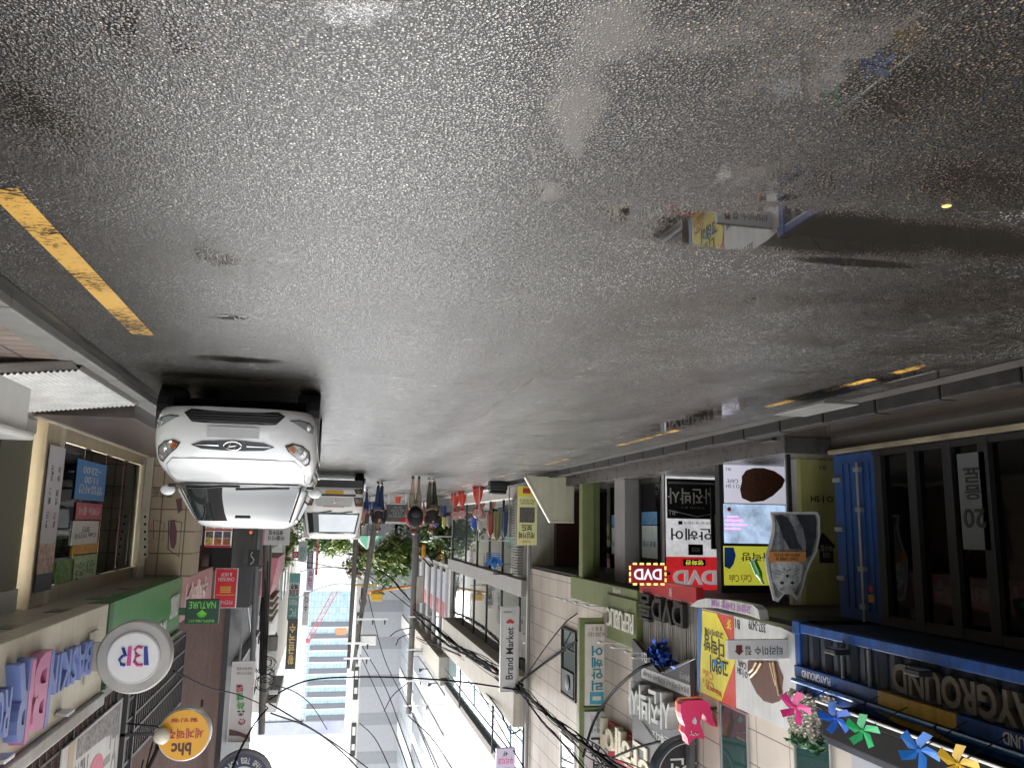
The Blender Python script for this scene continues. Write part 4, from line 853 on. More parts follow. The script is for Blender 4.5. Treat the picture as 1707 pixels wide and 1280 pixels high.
# ------------------------------------------------------------------ right: ice cream shop with fascia, terrace and brick wall above
M_beige = mat('beige_fascia', (.58, .54, .43), .42, var=.1, streak=.15)
M_beigecol = mat('beige_column', (.4, .34, .24), .45, var=.12, streak=.2)
M_beigepale = mat('beige_frame', (.5, .46, .38), .45, var=.12)
M_green = mat('green_fascia', (.07, .24, .085), .4, var=.1, streak=.15)
M_greend = mat('green_fascia_dark', (.03, .11, .04), .4, var=.1)
M_brick = brickmat('red_brick', '#4b2c25', '#613a31', '#5c4d45', .235, .075, .008, .8, 'XY', .5, bump=.5, var=.3)
M_tread = mat('tread_plate', (.2, .18, .165), .32, .75, var=.25)
XF = 2.72; ZS = 2.56
B = thing('ice_cream_shop_building', 'beige fronted ice cream shop building with glass doors, wide fascia and terrace above', 'building', (4, 8, .13))
mb = MB().box(3.6, 9, 22.0, 22.2, .05, 2.55).box(8.8, 9, -4, 22, .05, 2.55); part('back_wall', mb, mat('shop_interior', (.5, .5, .46), .6, var=.3), B)
part('floor', MB().box(3.45, 8.8, -4, 22, .05, .25), mat('shop_floor', (.22, .2, .17), .3), B)
part('soffit', MB().box(XF+.27, 8.8, -4, 18.4, ZS, ZS+.05), mat('soffit_panel', (.36, .34, .29), .5, var=.15), B)
yB, yG, yP = 12.0, 17.75, 22.3
part('fascia', MB().box(XF, XF+.265, -4, yB-.002, ZS-.012, 3.64, .012), M_beige, B)
part('cornice', MB().box(XF-.06, 3.2, -4, yB-.002, 3.642, 3.8, .02), mat('zinc_cornice', (.36, .36, .35), .4, .4, var=.2, streak=.2), B)
mb = MB().box(XF-.02, XF+.265, yB, yB+.22, ZS-.014, 3.58, .01); part('green_end_strip', mb, M_greend, B)
part('green_board', MB().box(XF, XF+.265, yB+.222, yG, ZS-.008, 3.56, .01), M_green, B)
part('green_trim', MB().box(XF-.06, 3.1, yB, yG, 3.562, 3.62, .01), M_greend, B)
mb = MB(); put_text(mb, 'NATURE', (XF-.003, 15.6, 3.3), (0, -1, 0), (0, 0, 1), (-1, 0, 0), 1.3, .16, .02, .01); put_text(mb, 'REPUBLIC', (XF-.003, 17.0, 3.05), (0, -1, 0), (0, 0, 1), (-1, 0, 0), .8, .4, .02, .01); part('lettering', mb, M_sigwhite, B)
# name in thick letters, pink and blue
blf = mat('letter_blue', (.15, .21, .47), .35, var=.06); pkf = mat('letter_pink', (.52, .19, .34), .35, var=.06); rim = mat('letter_rim', (.5, .5, .5), .35, .6)
def rtext(body, un, vn, uf, vf, h, t, m, bold=.02, X=XF):
    a, b = px(un, vn, X), px(uf, vf, X); mb = MB()
    put_text(mb, body, (X-.001, (a.y+b.y)/2, (a.z+b.z)/2), Vector((0, a.y-b.y, a.z-b.z)).normalized(), (0, 0, 1), (-1, 0, 0), abs(a.y-b.y), h, t, bold); return mb
tb = part('raised_lettering', rtext('BASKIN', 66, 1132, 143, 1094, .4, .07, blf), [blf], B)
# monogram: blue uprights with pink middle
def rpoly(pts, d0=.001, t=.12, X=XF): return MB().prism([px(u, v, X)+Vector((-d0, 0, 0)) for u, v in pts], (-t, 0, 0))
c0 = rtext('B', 31, 1162, 62, 1144, .72, .12, pkf, .035)
part('raised_lettering', c0, pkf, B)
part('raised_lettering', rtext('R', 0, 1180, 27, 1162, .72, .12, blf, .035), blf, B)
part('raised_lettering', rtext('I', 57, 1150, 63, 1146, .72, .125, blf, .03), blf, B)
part('raised_lettering', rtext('I', 22, 1171, 29, 1166, .74, .126, pkf, .03), pkf, B)
mb = MB(); part('raised_lettering', rtext('ROBBINS', -110, 1240, -8, 1185, .42, .12, blf), blf, B)
for y in (10.2, 8.4, 6.8): part('lamp_bracket', MB().box(XF-.14, XF-.002, y-.12, y+.12, 3.5, 3.54, .008), M_alu, B)
for y in (6.5, 8.2, 9.6, 11.2, 12.9, 14.6): part('soffit_lamp', MB().box(3.0, 3.2, y-.18, y+.18, ZS-.006, ZS-.001), mat('soffit_lamp_dark', (.12, .115, .1), .4), B)
# glass front: columns, doors, posters
part('column', MB().box(3.5, 3.95, px(68, 800, 3.6).y-.25, px(68, 800, 3.6).y+.3, .05, ZS, .012), M_beigecol, B)
yc0 = px(85, 800, 3.5).y
mb = MB(); p = px(232, 830, 3.6).y
part('door_post', MB().box(3.52, 3.68, p-.1, p+.35, .25, ZS), M_beigepale, B); part('door_post', MB().box(3.54, 3.66, yc0+.35, yc0+.55, .25, ZS), M_beigepale, B)
part('door_head', MB().box(3.56, 3.66, yc0+.56, p-.11, 2.36, ZS).box(3.56, 3.66, yc0+.56, p-.11, .25, .42), M_beigecol, B)
mb = MB()
ys = [yc0+.56+(p-.11-yc0-.56)*q for q in (0, .25, .5, .75, 1)]
for i in range(4):
    g = part('glass_door', MB().box(3.6, 3.612, ys[i]+.012, ys[i+1]-.012, .43, 2.35), glassmat('door_glass', '#0b0d0d', .02, .9, .5, .2) if i == 0 else MATS['door_glass'], B)
    part('hinge_clamp', MB().box(3.575, 3.63, ys[i]+.03, ys[i]+.15, .25, .44).box(3.575, 3.63, ys[i]+.03, ys[i]+.15, 2.33, 2.42), M_black, g)
part('glass_wall', MB().box(3.62, 3.632, 4, yc0-.55, .45, 2.3), M_glass, B)
part('glass_sill', MB().box(3.56, 3.7, 4, yc0-.55, .05, .45).box(3.56, 3.7, 4, yc0-.55, 2.3, ZS), M_alu, B)
part('olive_jamb', MB().box(3.6, 3.66, px(22, 800, 3.6).y-.5, yc0-.5, .45, 2.3), mat('jamb_olive', (.09, .095, .06), .35), B)
# interior colour seen through the glass: counters, freezers, lit shelves
gi = random.Random(21); mb = MB()
cols = [mat('int_white', (.65, .68, .65), .5), mat('int_pink', (.55, .2, .3), .5), mat('int_green', (.12, .25, .12), .5), mat('int_brown', (.2, .12, .07), .5), mat('int_dark', (.03, .03, .03), .5), mat('int_lamp', (1, .93, .8), .4, emit=14.0)]
for i in range(110):
    mb.m = gi.choice((0, 0, 1, 2, 3, 4, 4)); y = gi.uniform(5, 21); x = gi.uniform(5, 8.6); z = gi.uniform(.3, 2.0); mb.box(x, x+gi.uniform(.2, .7), y, y+gi.uniform(.2, .9), z, z+gi.uniform(.1, .5))
mb.m = 0; mb.box(5.2, 6.0, 11, 20, .25, 1.2); mb.m = 5
for y in (7, 9.5, 12, 14.5, 17, 19.5): mb.box(4.4, 5.4, y, y+1.5, 2.5, 2.54)
part('interior_fittings', mb, cols, B)
def poster(u0, v0, u1, v1, m, nm='poster', X=3.585, body=None, im=None, bh=.5):
    r = rx(X, u0, v0, u1, v1); s = part(nm, MB().box(X, X-.006, *r), m, B)
    if body:
        mb = MB(); put_text(mb, body, (X-.0065, (r[0]+r[1])/2, r[2]+(r[3]-r[2])*.5), (0, -1, 0), (0, 0, 1), (-1, 0, 0), (r[1]-r[0])*.8, (r[3]-r[2])*bh, .002, .005); part('lettering', mb, im or M_sigwhite, s)
poster(130, 764, 172, 836, mat('poster_azure', (.04, .18, .45), .4, var=.15, scale=8), body='영업시간\n11:00\n~23:00', bh=.7)
poster(128, 837, 168, 866, mat('poster_crimson', (.42, .06, .11), .4, var=.6, scale=10), body='신메뉴 출시')
poster(122, 868, 161, 905, mat('poster_paper', (.6, .6, .58), .5, var=.15, scale=12), body='Cafe 브런치\n할인', im=M_ink)
poster(122, 908, 160, 922, mat('poster_orange', (.6, .32, .06), .5, var=.5, scale=18))
poster(95, 935, 120, 968, mat('poster_leaf', (.16, .3, .08), .5, var=.7, scale=20)); poster(122, 925, 158, 966, mat('poster_pale_green', (.45, .55, .35), .5, var=.4, scale=16), body='녹차\n빙수', im=mat('ink_green', (.05, .2, .06), .5))
_a, _b, _c = px(83, 738, 3.485), px(109, 738, 3.485), px(70, 985, 3.485); r = (_a.y, _b.y, _a.z, _c.z); mp_ = thing('price_banner', 'narrow hanging menu banner of ice cream prices on the beige column', 'banner', (3.48, (r[0]+r[1])/2, r[2]))
ym0, ym1 = r[0], r[1]; H_ = r[3]-r[2]
part('sheet', MB().box(3.478, 3.47, ym0, ym1, r[2]+.02, r[2]+H_*.68), mat('banner_lilac', (.5, .49, .54), .5, var=.06), mp_)
part('ice_cream_picture', MB().box(3.478, 3.47, ym0, ym1, r[2]+H_*.682, r[2]+H_*.88), mat('banner_rose', (.5, .36, .3), .5, var=.6, scale=12), mp_); part('dark_picture', MB().box(3.478, 3.47, ym0, ym1, r[2]+H_*.882, r[3]), mat('banner_dark', (.07, .07, .1), .5, var=.6, scale=14), mp_)
mb = MB()
for k in range(3):
    for q in (0, 1): put_text(mb, ['바닐라','초코','딸기','민트','커피','녹차'][k*2+q], (3.469, ym0+(ym1-ym0)*(.27+.46*q), r[2]+H_*(.2+.16*k)), (0, 0, -1), (0, -1, 0), (-1, 0, 0), H_*.11, (ym1-ym0)*.16, .002)
part('lettering', mb, M_charcoal, mp_)
# ribbed entrance ramp with a tread-plate frame, brown porch
M_rib = mat('ribbed_mat', (.74, .74, .72), .38, .35, var=.25, scale=4)
rp = thing('entrance_ramp', 'pale ribbed metal entrance ramp with dark tread plate edges beside the parked car', 'ramp', (2.9, 9, .13))
vs = []; fs = []; n = 24; y0, y1 = 8.15, 10.5
x_out, x_in = 2.3, 3.5; zo, zi = .11, .25
X_ = []
for k in range(n): a = x_out+(x_in-x_out)*k/n; d = (x_in-x_out)/n; X_ += [(a, 0), (a+d*.35, .02), (a+d*.65, .02)]
X_.append((x_in, 0))
for x, dz in X_:
    z = zo+(zi-zo)*(x-x_out)/(x_in-x_out)+dz; vs += [(x, y0, z), (x, y1, z)]
mb = MB().add(vs, [(2*i+2, 2*i+3, 2*i+1, 2*i)[::-1] for i in range(len(X_)-1)]); part('ribbed_plate', mb, M_rib, rp)
mb = MB().prism([(x_out, y0+.01, .064), (x_in, y0+.01, .064), (x_in, y0+.01, zi-.01), (x_out, y0+.01, zo-.01)], (0, y1-y0-.02, 0)); part('underside', mb, M_black, rp)
def plate(name, q0, q1, q2, q3):
    q0, q1, q2, q3 = map(Vector, (q0, q1, q2, q3)); mb = MB(); mb.prism([q0, q1, q2, q3], (0, 0, -.012)); g = part(name, mb, M_tread, rp); mb = MB(); L = (q1-q0).length; nn = max(2, int(L/.055)); W_ = (q3-q0).length; mm = max(1, int(W_/.055))
    for i in range(nn):
        for j in range(mm):
            c = q0+(q1-q0)*((i+.5)/nn)+(q3-q0)*((j+.5)/mm); a = .018; s_ = 1 if (i+j) % 2 else -1; e1 = Vector((a*.7, s_*a*.7, 0)); e2 = Vector((-s_*a*.25, a*.25, 0)); mb.quad(c-e1+Vector((0, 0, .002)), c-e2+Vector((0, 0, .004)), c+e1+Vector((0, 0, .002)), c+e2+Vector((0, 0, .004)))
    part('tread_pattern', mb, mat('tread_bright', (.42, .4, .37), .28, .8), g)
plate('edge_plate', (x_out, y0-.2, .075), (x_in, y0-.2, .2), (x_in, y0-.002, zi+.004), (x_out, y0-.002, zo+.004))
plate('edge_plate', (x_out, y1+.002, zo+.004), (x_in, y1+.002, zi+.004), (x_in, y1+.22, zi-.04), (x_out, y1+.22, .075))
plate('edge_plate', (x_out-.03, y0, .078), (x_out-.03, y1, .078), (x_out, y1, zo+.004), (x_out, y0, zo+.004))
mb = MB().box(2.36, 3.5, 10.74, 17.3, .06, .25, .012); struct('porch_step', mb, mat('brown_granite_porch', (.085, .066, .058), .35, var=.3, scale=4, bump=.08))
mb = MB().box(3.42, 3.5, 10.8, 17.2, .251, .275, .006); struct('porch_threshold', mb, M_beigepale)
wb = thing('standing_light_box', 'white standing light box on the pavement before the glass shop front, cut by the edge', 'sign box', (3.05, 7.55, .3)); pa, pb_ = px(33, 700, 3.05), px(24, 648, 3.05)
part('casing', MB().box(2.95, 3.5, 6.1, pa.y-.05, .066, .62, .05), mat('box_white_plastic', (.7, .7, .68), .4, var=.08), wb, True); part('lid', MB().box(2.9, 3.55, 6.05, pa.y+.02, .622, .70, .03), mat('box_lid', (.76, .76, .75), .35), wb)
# projecting round sign
q = py(226, 1093, 11.3); rr = 52/1380*11.45
br = thing('round_ice_cream_sign', 'round grey rimmed sign with pink and blue monogram on white, projecting from the beige fascia', 'sign', q-Vector((0, 0, rr)))
part('rim', MB().lathe(q, [(rr*.95, -.09), (rr, -.07), (rr, .07), (rr*.95, .09)], 48, 'Y'), mat('rim_grey', (.4, .39, .37), .4, .3, var=.15), br, True)
part('ring', MB().lathe(q, [(rr*.7, -.115), (rr*.72, -.1), (rr*.72, -.085)], 48, 'Y'), M_sigwhite, br, True)
part('face', MB().lathe(q, [(rr*.66, -.125), (rr*.66, -.116)], 48, 'Y'), mat('face_white', (.78, .78, .78), .3, var=.05), br)
def dd_(pts): return MB().prism([py(u, v, 11.3-.126) for u, v in pts], (0, -.012, 0))
bld = mat('logo_blue', (.02, .05, .3), .35); pnd = mat('logo_pink', (.55, .07, .25), .35)
part('monogram_blue', dd_([(240, 1077), (246, 1077), (248, 1108), (240, 1108)]), bld, br)
part('monogram_pink', MB().tube([py(u, v, 11.3-.128) for u, v in ((238, 1079), (230, 1078), (225, 1083), (227, 1090), (233, 1092), (226, 1095), (224, 1102), (229, 1108), (238, 1108))], .02, 6), pnd, br)
part('monogram_pink', dd_([(214, 1077), (220, 1077), (218, 1109), (211, 1109)]), pnd, br)
part('monogram_blue', MB().tube([py(u, v, 11.3-.128) for u, v in ((205, 1079), (208, 1088), (211, 1091), (204, 1094), (199, 1100), (202, 1107), (209, 1108))], .02, 6), bld, br)
part('arm', MB().box(q.x+rr*.8, XF-.002, 11.25, 11.33, q.z-.17, q.z+.17, .01), mat('arm_beige', (.42, .4, .35), .4), br); part('wall_plate', MB().box(XF-.03, XF-.003, 11.1, 11.5, q.z-.3, q.z+.3, .008), M_beige, br)
# upper storey: terrace rail, banner, cage, brick wall
U = thing('brick_building', 'red brick upper building behind the black terrace cage over the green fascia', 'building', (4, 18, 2.6))
part('brick_wall', MB().box(3.0, 9, 13.0, 28.6, 3.63, 14).box(3.0, 9, 18.4, 28.6, .05, 3.628), M_brick, U)
part('terrace_wall', MB().box(4.4, 9, -4, 12.99, 3.81, 10).box(3.0, 9, -32, -4.01, .05, 11), mat('terrace_render', (.55, .54, .5), .6, var=.15), U)
mb = MB().box(4.38, 4.41, 9.2, 11.8, 4.1, 6.2); f = part('window', mb, mat('window_bright', (.75, .78, .8), .25, var=.1), U); mb = MB()
for y in (9.2, 9.85, 10.5, 11.15, 11.8): mb.box(4.34, 4.38, y-.04, y+.04, 4.1, 6.2)
part('frame', mb, M_black, f)
part('terrace_slab', MB().box(2.74, 4.4, -4, 18.4, 3.66, 3.78), mat('slab_grey', (.3, .3, .29), .6), U)
rl = thing('terrace_railing', 'black metal terrace railing along the cornice over the beige fascia', 'railing', (2.75, 9, 3.8)); mb = MB()
mb.box(2.74, 2.78, 5, 13.2, 4.72, 4.76).box(2.74, 2.78, 5, 13.2, 3.98, 4.01).box(2.74, 2.78, 5, 13.2, 4.5, 4.53); part('rail', mb, M_black, rl)
mb = MB(); y = 5.0
while y < 13.2: mb.box(2.75, 2.77, y, y+.02, 3.8, 4.72); y += .22
part('baluster', mb, M_black, rl)
for y in (5, 7, 9, 11, 13.1): part('post', MB().box(2.73, 2.79, y-.03, y+.03, 3.8, 4.85, .005), M_black, rl)
bn_ = Sign('white_terrace_banner', 'large white banner with grey brush lettering and a pink round patch on the terrace railing', 'banner', 'R', 2.715, (10.55, 13.35, 3.98, 5.6), .02); bn_.block('cloth', M_sigwhite, bev=0)
bn_.poly('tan_edge', mat('tan_print', (.5, .4, .28), .5), [(.84, 0), (.92, 0), (.92, 1), (.84, 1)], .001, .002); bn_.poly('pink_patch', mat('patch_pink', (.62, .16, .25), .5, var=.25, scale=12), bn_.ring(.45, .45, .28, 20, .42), .001, .003)
bn_.text('NEW', M_charcoal, .6, .82, .2, .55, .0015, .002, 0); bn_.text('오픈', mat('print_grey', (.25, .24, .25), .5), .04, .3, .15, .75, .0015, .002, .01); bn_.poly('brush_shade', mat('print_wash', (.3, .29, .3), .6, var=.8, scale=16), [(.05, .02), (.8, .02), (.8, .16), (.3, .2), (.05, .28)], .001, .002)
cg = thing('terrace_cage', 'tall black metal bar cage with sloping top in front of the brick wall', 'screen', (2.7, 16, 3.7)); ya_, yb2 = 13.5, 18.55
def ctop(y): return 4.95+(y-ya_)/(yb2-ya_)*.12
mb = MB(); y = ya_
while y <= yb2: mb.box(2.69, 2.71, y, y+.022, 3.72, ctop(y)); y += .17
part('bar', mb, M_black, cg)['kind'] = 'stuff'
mb = MB()
for z in (3.74, 4.05, 4.35, 4.6): mb.box(2.685, 2.715, ya_, yb2, z, z+.04)
mb.prism([(2.685, ya_, ctop(ya_)), (2.685, yb2, ctop(yb2)), (2.685, yb2, ctop(yb2)+.05), (2.685, ya_, ctop(ya_)+.05)], (.03, 0, 0)); mb.box(2.66, 2.74, ya_-.08, ya_, 3.72, 6.2).box(2.66, 2.74, ya_+.5, ya_+.56, 3.72, 5.6).box(2.68, 2.72, yb2, yb2+.05, 3.72, 5.1)
part('frame', mb, M_black, cg)
mb = MB().tube([(2.7, 13.2, 6.0), (2.7, 15.3, 5.62), (2.7, 18.2, 5.12)], .035, 6); part('stair_rail', mb, M_black, cg)
mb = MB()
for i in range(7): mb.cyl((2.7, 13.4+i*.7, 5.85-i*.12), (2.7, 13.8+i*.7, 5.5-i*.1), .012, n=5)
part('stair_rail_bar', mb, M_black, cg)
# yellow round beer hall sign and a globe lamp
q = py(308, 1222, 13.4); rr = 35.5/1380*13.8
bh = thing('round_beer_hall_sign', 'round orange yellow sign with red Korean lettering projecting in front of the brick wall', 'sign', q-Vector((0, 0, rr)))
part('rim', MB().lathe(q, [(rr*.97, -.07), (rr*1.03, -.05), (rr*1.03, .12), (rr*.97, .14)], 40, 'Y'), M_silver, bh, True)
part('face', MB().lathe(q, [(rr*.97, -.085), (rr*.97, -.071)], 40, 'Y'), mat('face_amber', (.72, .36, .02), .35, var=.06), bh)
mb = MB(); X3 = ((1, 0, 0), (0, 0, 1), (0, -1, 0)); put_text(mb, 'bhc', q+Vector((.02, -.086, .19)), *X3, .27, .17, .006, .03); part('lettering', mb, mat('ink_brown', (.08, .02, .01), .4), bh)
mb = MB(); put_text(mb, '세계맥주', q+Vector((-.02, -.086, -.02)), *X3, .5, .14, .006, .015); put_text(mb, '할인점', q+Vector((.0, -.086, -.2)), *X3, .36, .05, .006, .01); part('lettering', mb, M_red, bh)
part('bracket', MB().box(q.x+rr*.9, 3.0, 13.42, 13.46, q.z-.02, q.z+.02).cyl(q+Vector((-.2, .05, -rr)), q+Vector((-.2, .05, -rr-.1)), .02), M_black, bh)
gq = py(270, 1226, 13.2); gl = thing('globe_lamp', 'cream glass globe lamp beside the round orange yellow sign', 'lamp', gq-Vector((0, 0, .11))); part('globe', MB().ball(gq, .115, 16), mat('globe_glass', (.66, .64, .52), .25, var=.05), gl, True); part('arm', MB().tube([gq+Vector((0, .1, 0)), gq+Vector((.1, .15, -.1)), Vector((2.72, 13.6, gq.z-.1))], .012), M_black, gl)
# small projecting signs
ng = fsign('dark_green_tree_sign', 'dark green box sign with a bright green tree, projecting beyond the green fascia', 17.4, 366, 999, 307, 1040, mat('sign_darkgreen', (.015, .06, .035), .35), .2)
lime = mat('ink_lime', (.12, .42, .04), .4, emit=.15); ng.text('NATURE', lime, .1, .9, .08, .36, .001, .006); mb = MB()
for a in range(9):
    an = math.pi*(.1+.8*a/8); mb.tube([ng.P(.5, .45, .006), ng.P(.5+.16*math.cos(an), .52+.22*math.sin(an), .006)], .008, 4)
mb.tube([ng.P(.5, .42, .006), ng.P(.5, .62, .006)], .018, 4); part('tree_emblem', mb, lime, ng.o); ng.text('REPUBLIC', lime, .12, .88, .82, .92, .001, .004)
ng.block('arm', M_greend, 1.0, 1.3, .35, .65, -.15, -.05)
gbx = fsign('dark_green_side_box', 'dark green side box holding the tree sign against the green fascia', 17.45, 296, 999, 279, 1056, MATS['sign_darkgreen'], .3)
pr = rx(XF, 308, 968, 354, 975); pk_ = thing('pink_shop_board', 'faded pink shop board with pale lettering beyond the green fascia', 'sign', (XF, 20, ZS)); part('panel', MB().box(XF, 3.0, yG+.02, yP, ZS+.03, 3.45, .01), mat('board_fadedpink', (.5, .26, .26), .45, var=.12, streak=.15), pk_)
mb = MB(); put_text(mb, '수제버거', (XF-.002, 19.8, 3.0), (0, -1, 0), (0, 0, 1), (-1, 0, 0), 3.2, .5, .02, .02); part('lettering', mb, mat('board_pale', (.66, .55, .52), .4), pk_)
ch = fsign('red_chicken_sign', 'bright red projecting sign with white chicken and beer words next to the dark grey building', 21.0, 396, 948, 356, 1012, mat('sign_scarlet', (.55, .012, .03), .35, var=.05), .16, fr=M_alu, fw=.015)
ch.text('CHICKEN\n& HOF', M_sigwhite, .12, .88, .1, .32, .001, .005, .015); ch.text('치킨나라', M_sigwhite, .1, .9, .82, .93, .001, .005, .01); cyl_ = mat('ink_gold', (.65, .42, .05), .4)
for k in range(4): ch.block('stripe', cyl_, .25, .75, .46+.045*k, .485+.045*k, .001, .005, bev=0)
ch.block('stripe', cyl_, .05, .95, .67, .685, .001, .005, bev=0)
# tiled pier facing the camera with line drawings, switches; no-parking board, food menu
pier = thing('beige_tiled_pier', 'beige tiled pier with dark ice cream line drawings behind the parked car', 'wall', (2.8, 17.1, .13))
part('wall', MB().box(2.52, 3.35, 17.35, 18.3, .05, ZS), brickmat('beige_tiles', '#a1927c', '#a99a84', '#5d5347', .45, .42, .012, .45, 'Y', 0.0, bump=.3, var=.15), pier)
part('white_post', MB().box(3.36, 3.5, 17.3, 17.5, .26, ZS, .01), M_beigepale, pier)
def pq(u, v, d=0): return py(u, v, 17.345-d)
mb = MB(); put_text(mb, 'TEXTURE', pq(271, 821), *X3, .36, .17, .004); part('lettering', mb, M_charcoal, pier)
drw = mat('drawing_plum', (.12, .045, .06), .5)
part('drawing', MB().prism([pq(u, v) for u, v in ((284, 868), (291, 866), (295, 885), (294, 905), (290, 915), (285, 912), (282, 890))], (0, -.004, 0)), drw, pier)
part('drawing', MB().prism([pq(u, v) for u, v in ((293, 832), (303, 830), (304, 850), (297, 856))], (0, -.004, 0)), drw, pier)
part('drawing', MB().tube([pq(u, v, .004) for u, v in ((281, 868), (280, 915), (298, 928), (303, 870), (281, 868))], .008, 4), M_charcoal, pier)
part('drawing', MB().tube([pq(u, v, .004) for u, v in ((256, 866), (256, 898), (272, 900), (274, 872), (256, 866))], .005, 4), drw, pier)
for k in range(6):
    c = pq(243, 861+k*12.5); f = part('switch_plate', MB().box(c.x-.05, c.x+.05, 17.28, 17.298, c.z-.065, c.z+.065, .004), mat('plate_pale', (.55, .53, .47), .4), pier); part('keyhole', MB().box(c.x-.02, c.x+.02, 17.274, 17.279, c.z-.025, c.z+.025), M_ink, f)
pn = fsign('no_parking_board', 'white vertical no parking board with dark red letters between pier and food menu', 18.6, 338, 862, 314, 907, M_sigwhite, .05, fr=M_alu, fw=.015); pn.vtext('주차금', mat('ink_wine', (.22, .015, .02), .4), .2, .85, .0, .82, .001, .003, .02); pn.text('외부차량', MATS['ink_wine'], .1, .9, .86, .95)
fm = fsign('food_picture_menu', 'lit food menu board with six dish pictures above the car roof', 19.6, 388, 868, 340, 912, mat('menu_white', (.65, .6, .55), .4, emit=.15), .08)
for i in range(3):
    for j in range(3):
        m_ = mat('dish_%s' % 'abcdefghi'[i*3+j], [(.12, .12, .15), (.1, .11, .16), (.14, .15, .08), (.4, .14, .05), (.5, .16, .05), (.55, .38, .08), (.5, .3, .25), (.4, .1, .1), (.45, .2, .15)][i*3+j], .5, var=.8, scale=26)
        k = [1, 0, 2][i] if i < 2 else 2
        b0 = (.4, .06, .78)[i]; fm.block('dish_picture', m_, .04+.325*j, .32+.325*j, b0 if i != 1 else .66, (b0+.24) if i == 0 else (.9 if i == 1 else .99), .001, .004, bev=0) if i != 2 else fm.block('dish_picture', m_, .04+.325*j, .32+.325*j, .06, .3, .001, .004, bev=0)
fm.block('red_band', M_red, 0, 1, .31, .38, .001, .003, bev=0); fm.block('red_band', M_red, 0, 1, .645, .655, .001, .003, bev=0); fm.block('red_band', M_red, 0, 1, .91, 1, .001, .003, bev=0)
# ------------------------------------------------------------------ right, farther: dark grey building
M_dgrey = mat('dark_grey_cladding', (.055, .056, .062), .45, var=.15, streak=.2)
D = thing('dark_grey_building', 'dark grey clad building with steel frames between the brick building and utility pole', 'building', (5, 34, .13))
part('wall', MB().box(2.85, 10, 28.62, 41, .05, 12.5), M_dgrey, D)
part('front_wall', MB().box(2.3, 2.84, 28.7, 30.2, .05, 4.2), M_dgrey, D)
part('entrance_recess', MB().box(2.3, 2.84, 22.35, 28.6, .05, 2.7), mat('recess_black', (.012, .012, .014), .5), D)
mb = MB()
for z in (3.4, 6.2, 8.6): mb.box(2.6, 2.86, 30.4, 39.5, z, z+.1).box(2.6, 2.66, 30.4, 30.5, z-2.0, z)
for a, b_ in (((2.62, 31, 4.0), (2.62, 34, 5.6)), ((2.62, 31, 4.4), (2.62, 36, 4.4)), ((2.62, 34.5, 5.2), (2.62, 38.5, 7.8))): mb.cyl(a, b_, .05, n=6)
part('steel_frame', mb, mat('steel_grey', (.28, .29, .3), .4, .6), D)
for y, z in ((31, 2.9), (33.5, 3.7), (36, 4.4)): part('warm_lamp', MB().ball((2.7, y, z), .07, 8), mat('lamp_warm', (1, .6, .2), .3, emit=3.0), D)
part('parapet_edge', MB().box(2.75, 10, 28.6, 41.1, 12.502, 12.9), mat('plum_edge', (.1, .02, .045), .5), D)
def vsign(name, label, Y, u0, v0, u1, v1, m, body=None, ink=None, fr=None, t=.15, bold=.02, ab=(.2, .8, .08, .92)):
    s = fsign(name, label, Y, u0, v0, u1, v1, m, t, fr=fr, fw=.02)
    if body: s.vtext(body, ink or M_ink, *ab, .001, .006, bold)
    return s
gf = fsign('graffiti_letter_banner', 'white vertical banner with outlined pink and green brush letters on the dark grey building', 27.6, 425, 1103, 379, 1236, mat('banner_white', (.62, .61, .6), .5, var=.06), .1, fr=M_alu, fw=.02)
for i, (chh, cm) in enumerate((('전', mat('ink_rose', (.62, .1, .14), .5)), ('집', mat('ink_leaf', (.14, .42, .14), .5)), ('복', MATS['ink_leaf']), ('오', M_sigwhite), ('✿', MATS['ink_rose']))):
    b0 = .28+i*.105 if i < 4 else .7
    for bb, mm_, dd2 in ((.14, M_ink, .001), (.03, cm, .006)):
        mb = MB(); put_text(mb, chh if chh != '✿' else '*', gf.P(.6-.04*i if i < 4 else .42, b0+.05, dd2), gf.xd, gf.zd, gf.nd, gf.W*.34, gf.H*.095, .004, bb); part('lettering', mb, mm_, gf.o)
gf.text('전화예약 환영', M_charcoal, .1, .8, .06, .1); gf.text('대한민국 대표', M_charcoal, .1, .8, .12, .16); gf.poly('brush_band', mat('print_brown', (.14, .08, .07), .6, var=.5, scale=16), [(.05, .93), (.55, .87), (.95, .84), (.95, .92), (.5, .93), (.08, .97)], .001, .003)
q = py(405, 1300, 27.0); tr = thing('round_tea_sign', 'round navy tea house sign with white lettering above the graffiti letter banner', 'sign', q-Vector((0, 0, .85)))
part('drum', MB().lathe(q, [(.82, -.1), (.86, -.08), (.86, .1), (.82, .12)], 36, 'Y'), mat('rim_slate', (.16, .16, .18), .4), tr, True); part('face', MB().lathe(q, [(.74, -.115), (.74, -.101)], 36, 'Y'), mat('face_navy', (.02, .025, .07), .4), tr); part('centre', MB().lathe(q, [(.42, -.122), (.42, -.1155)], 30, 'Y'), mat('centre_pale', (.6, .6, .62), .4), tr)
mb = MB()
for i, ch_ in enumerate('The Tea Loft'):
    a = math.pi*(1.22+.56*i/11); put_text(mb, ch_, q+Vector((.58*math.cos(a), -.116, .58*math.sin(a))), Vector((-math.sin(a), 0, math.cos(a))), Vector((-math.cos(a), 0, -math.sin(a))), (0, -1, 0), .09, .17, .004, .01)
part('lettering', mb, M_sigwhite, tr)
ds_ = fsign('black_swirl_sign', 'small black projecting sign with pale swirl beside the utility pole', 25.5, 433, 916, 412, 944, M_black, .12); mb = MB().tube([ds_.P(.6+.15*math.sin(k*.9), .15+.09*k, .003) for k in range(9)], .015, 4); part('swirl', mb, M_sigwhite, ds_.o)
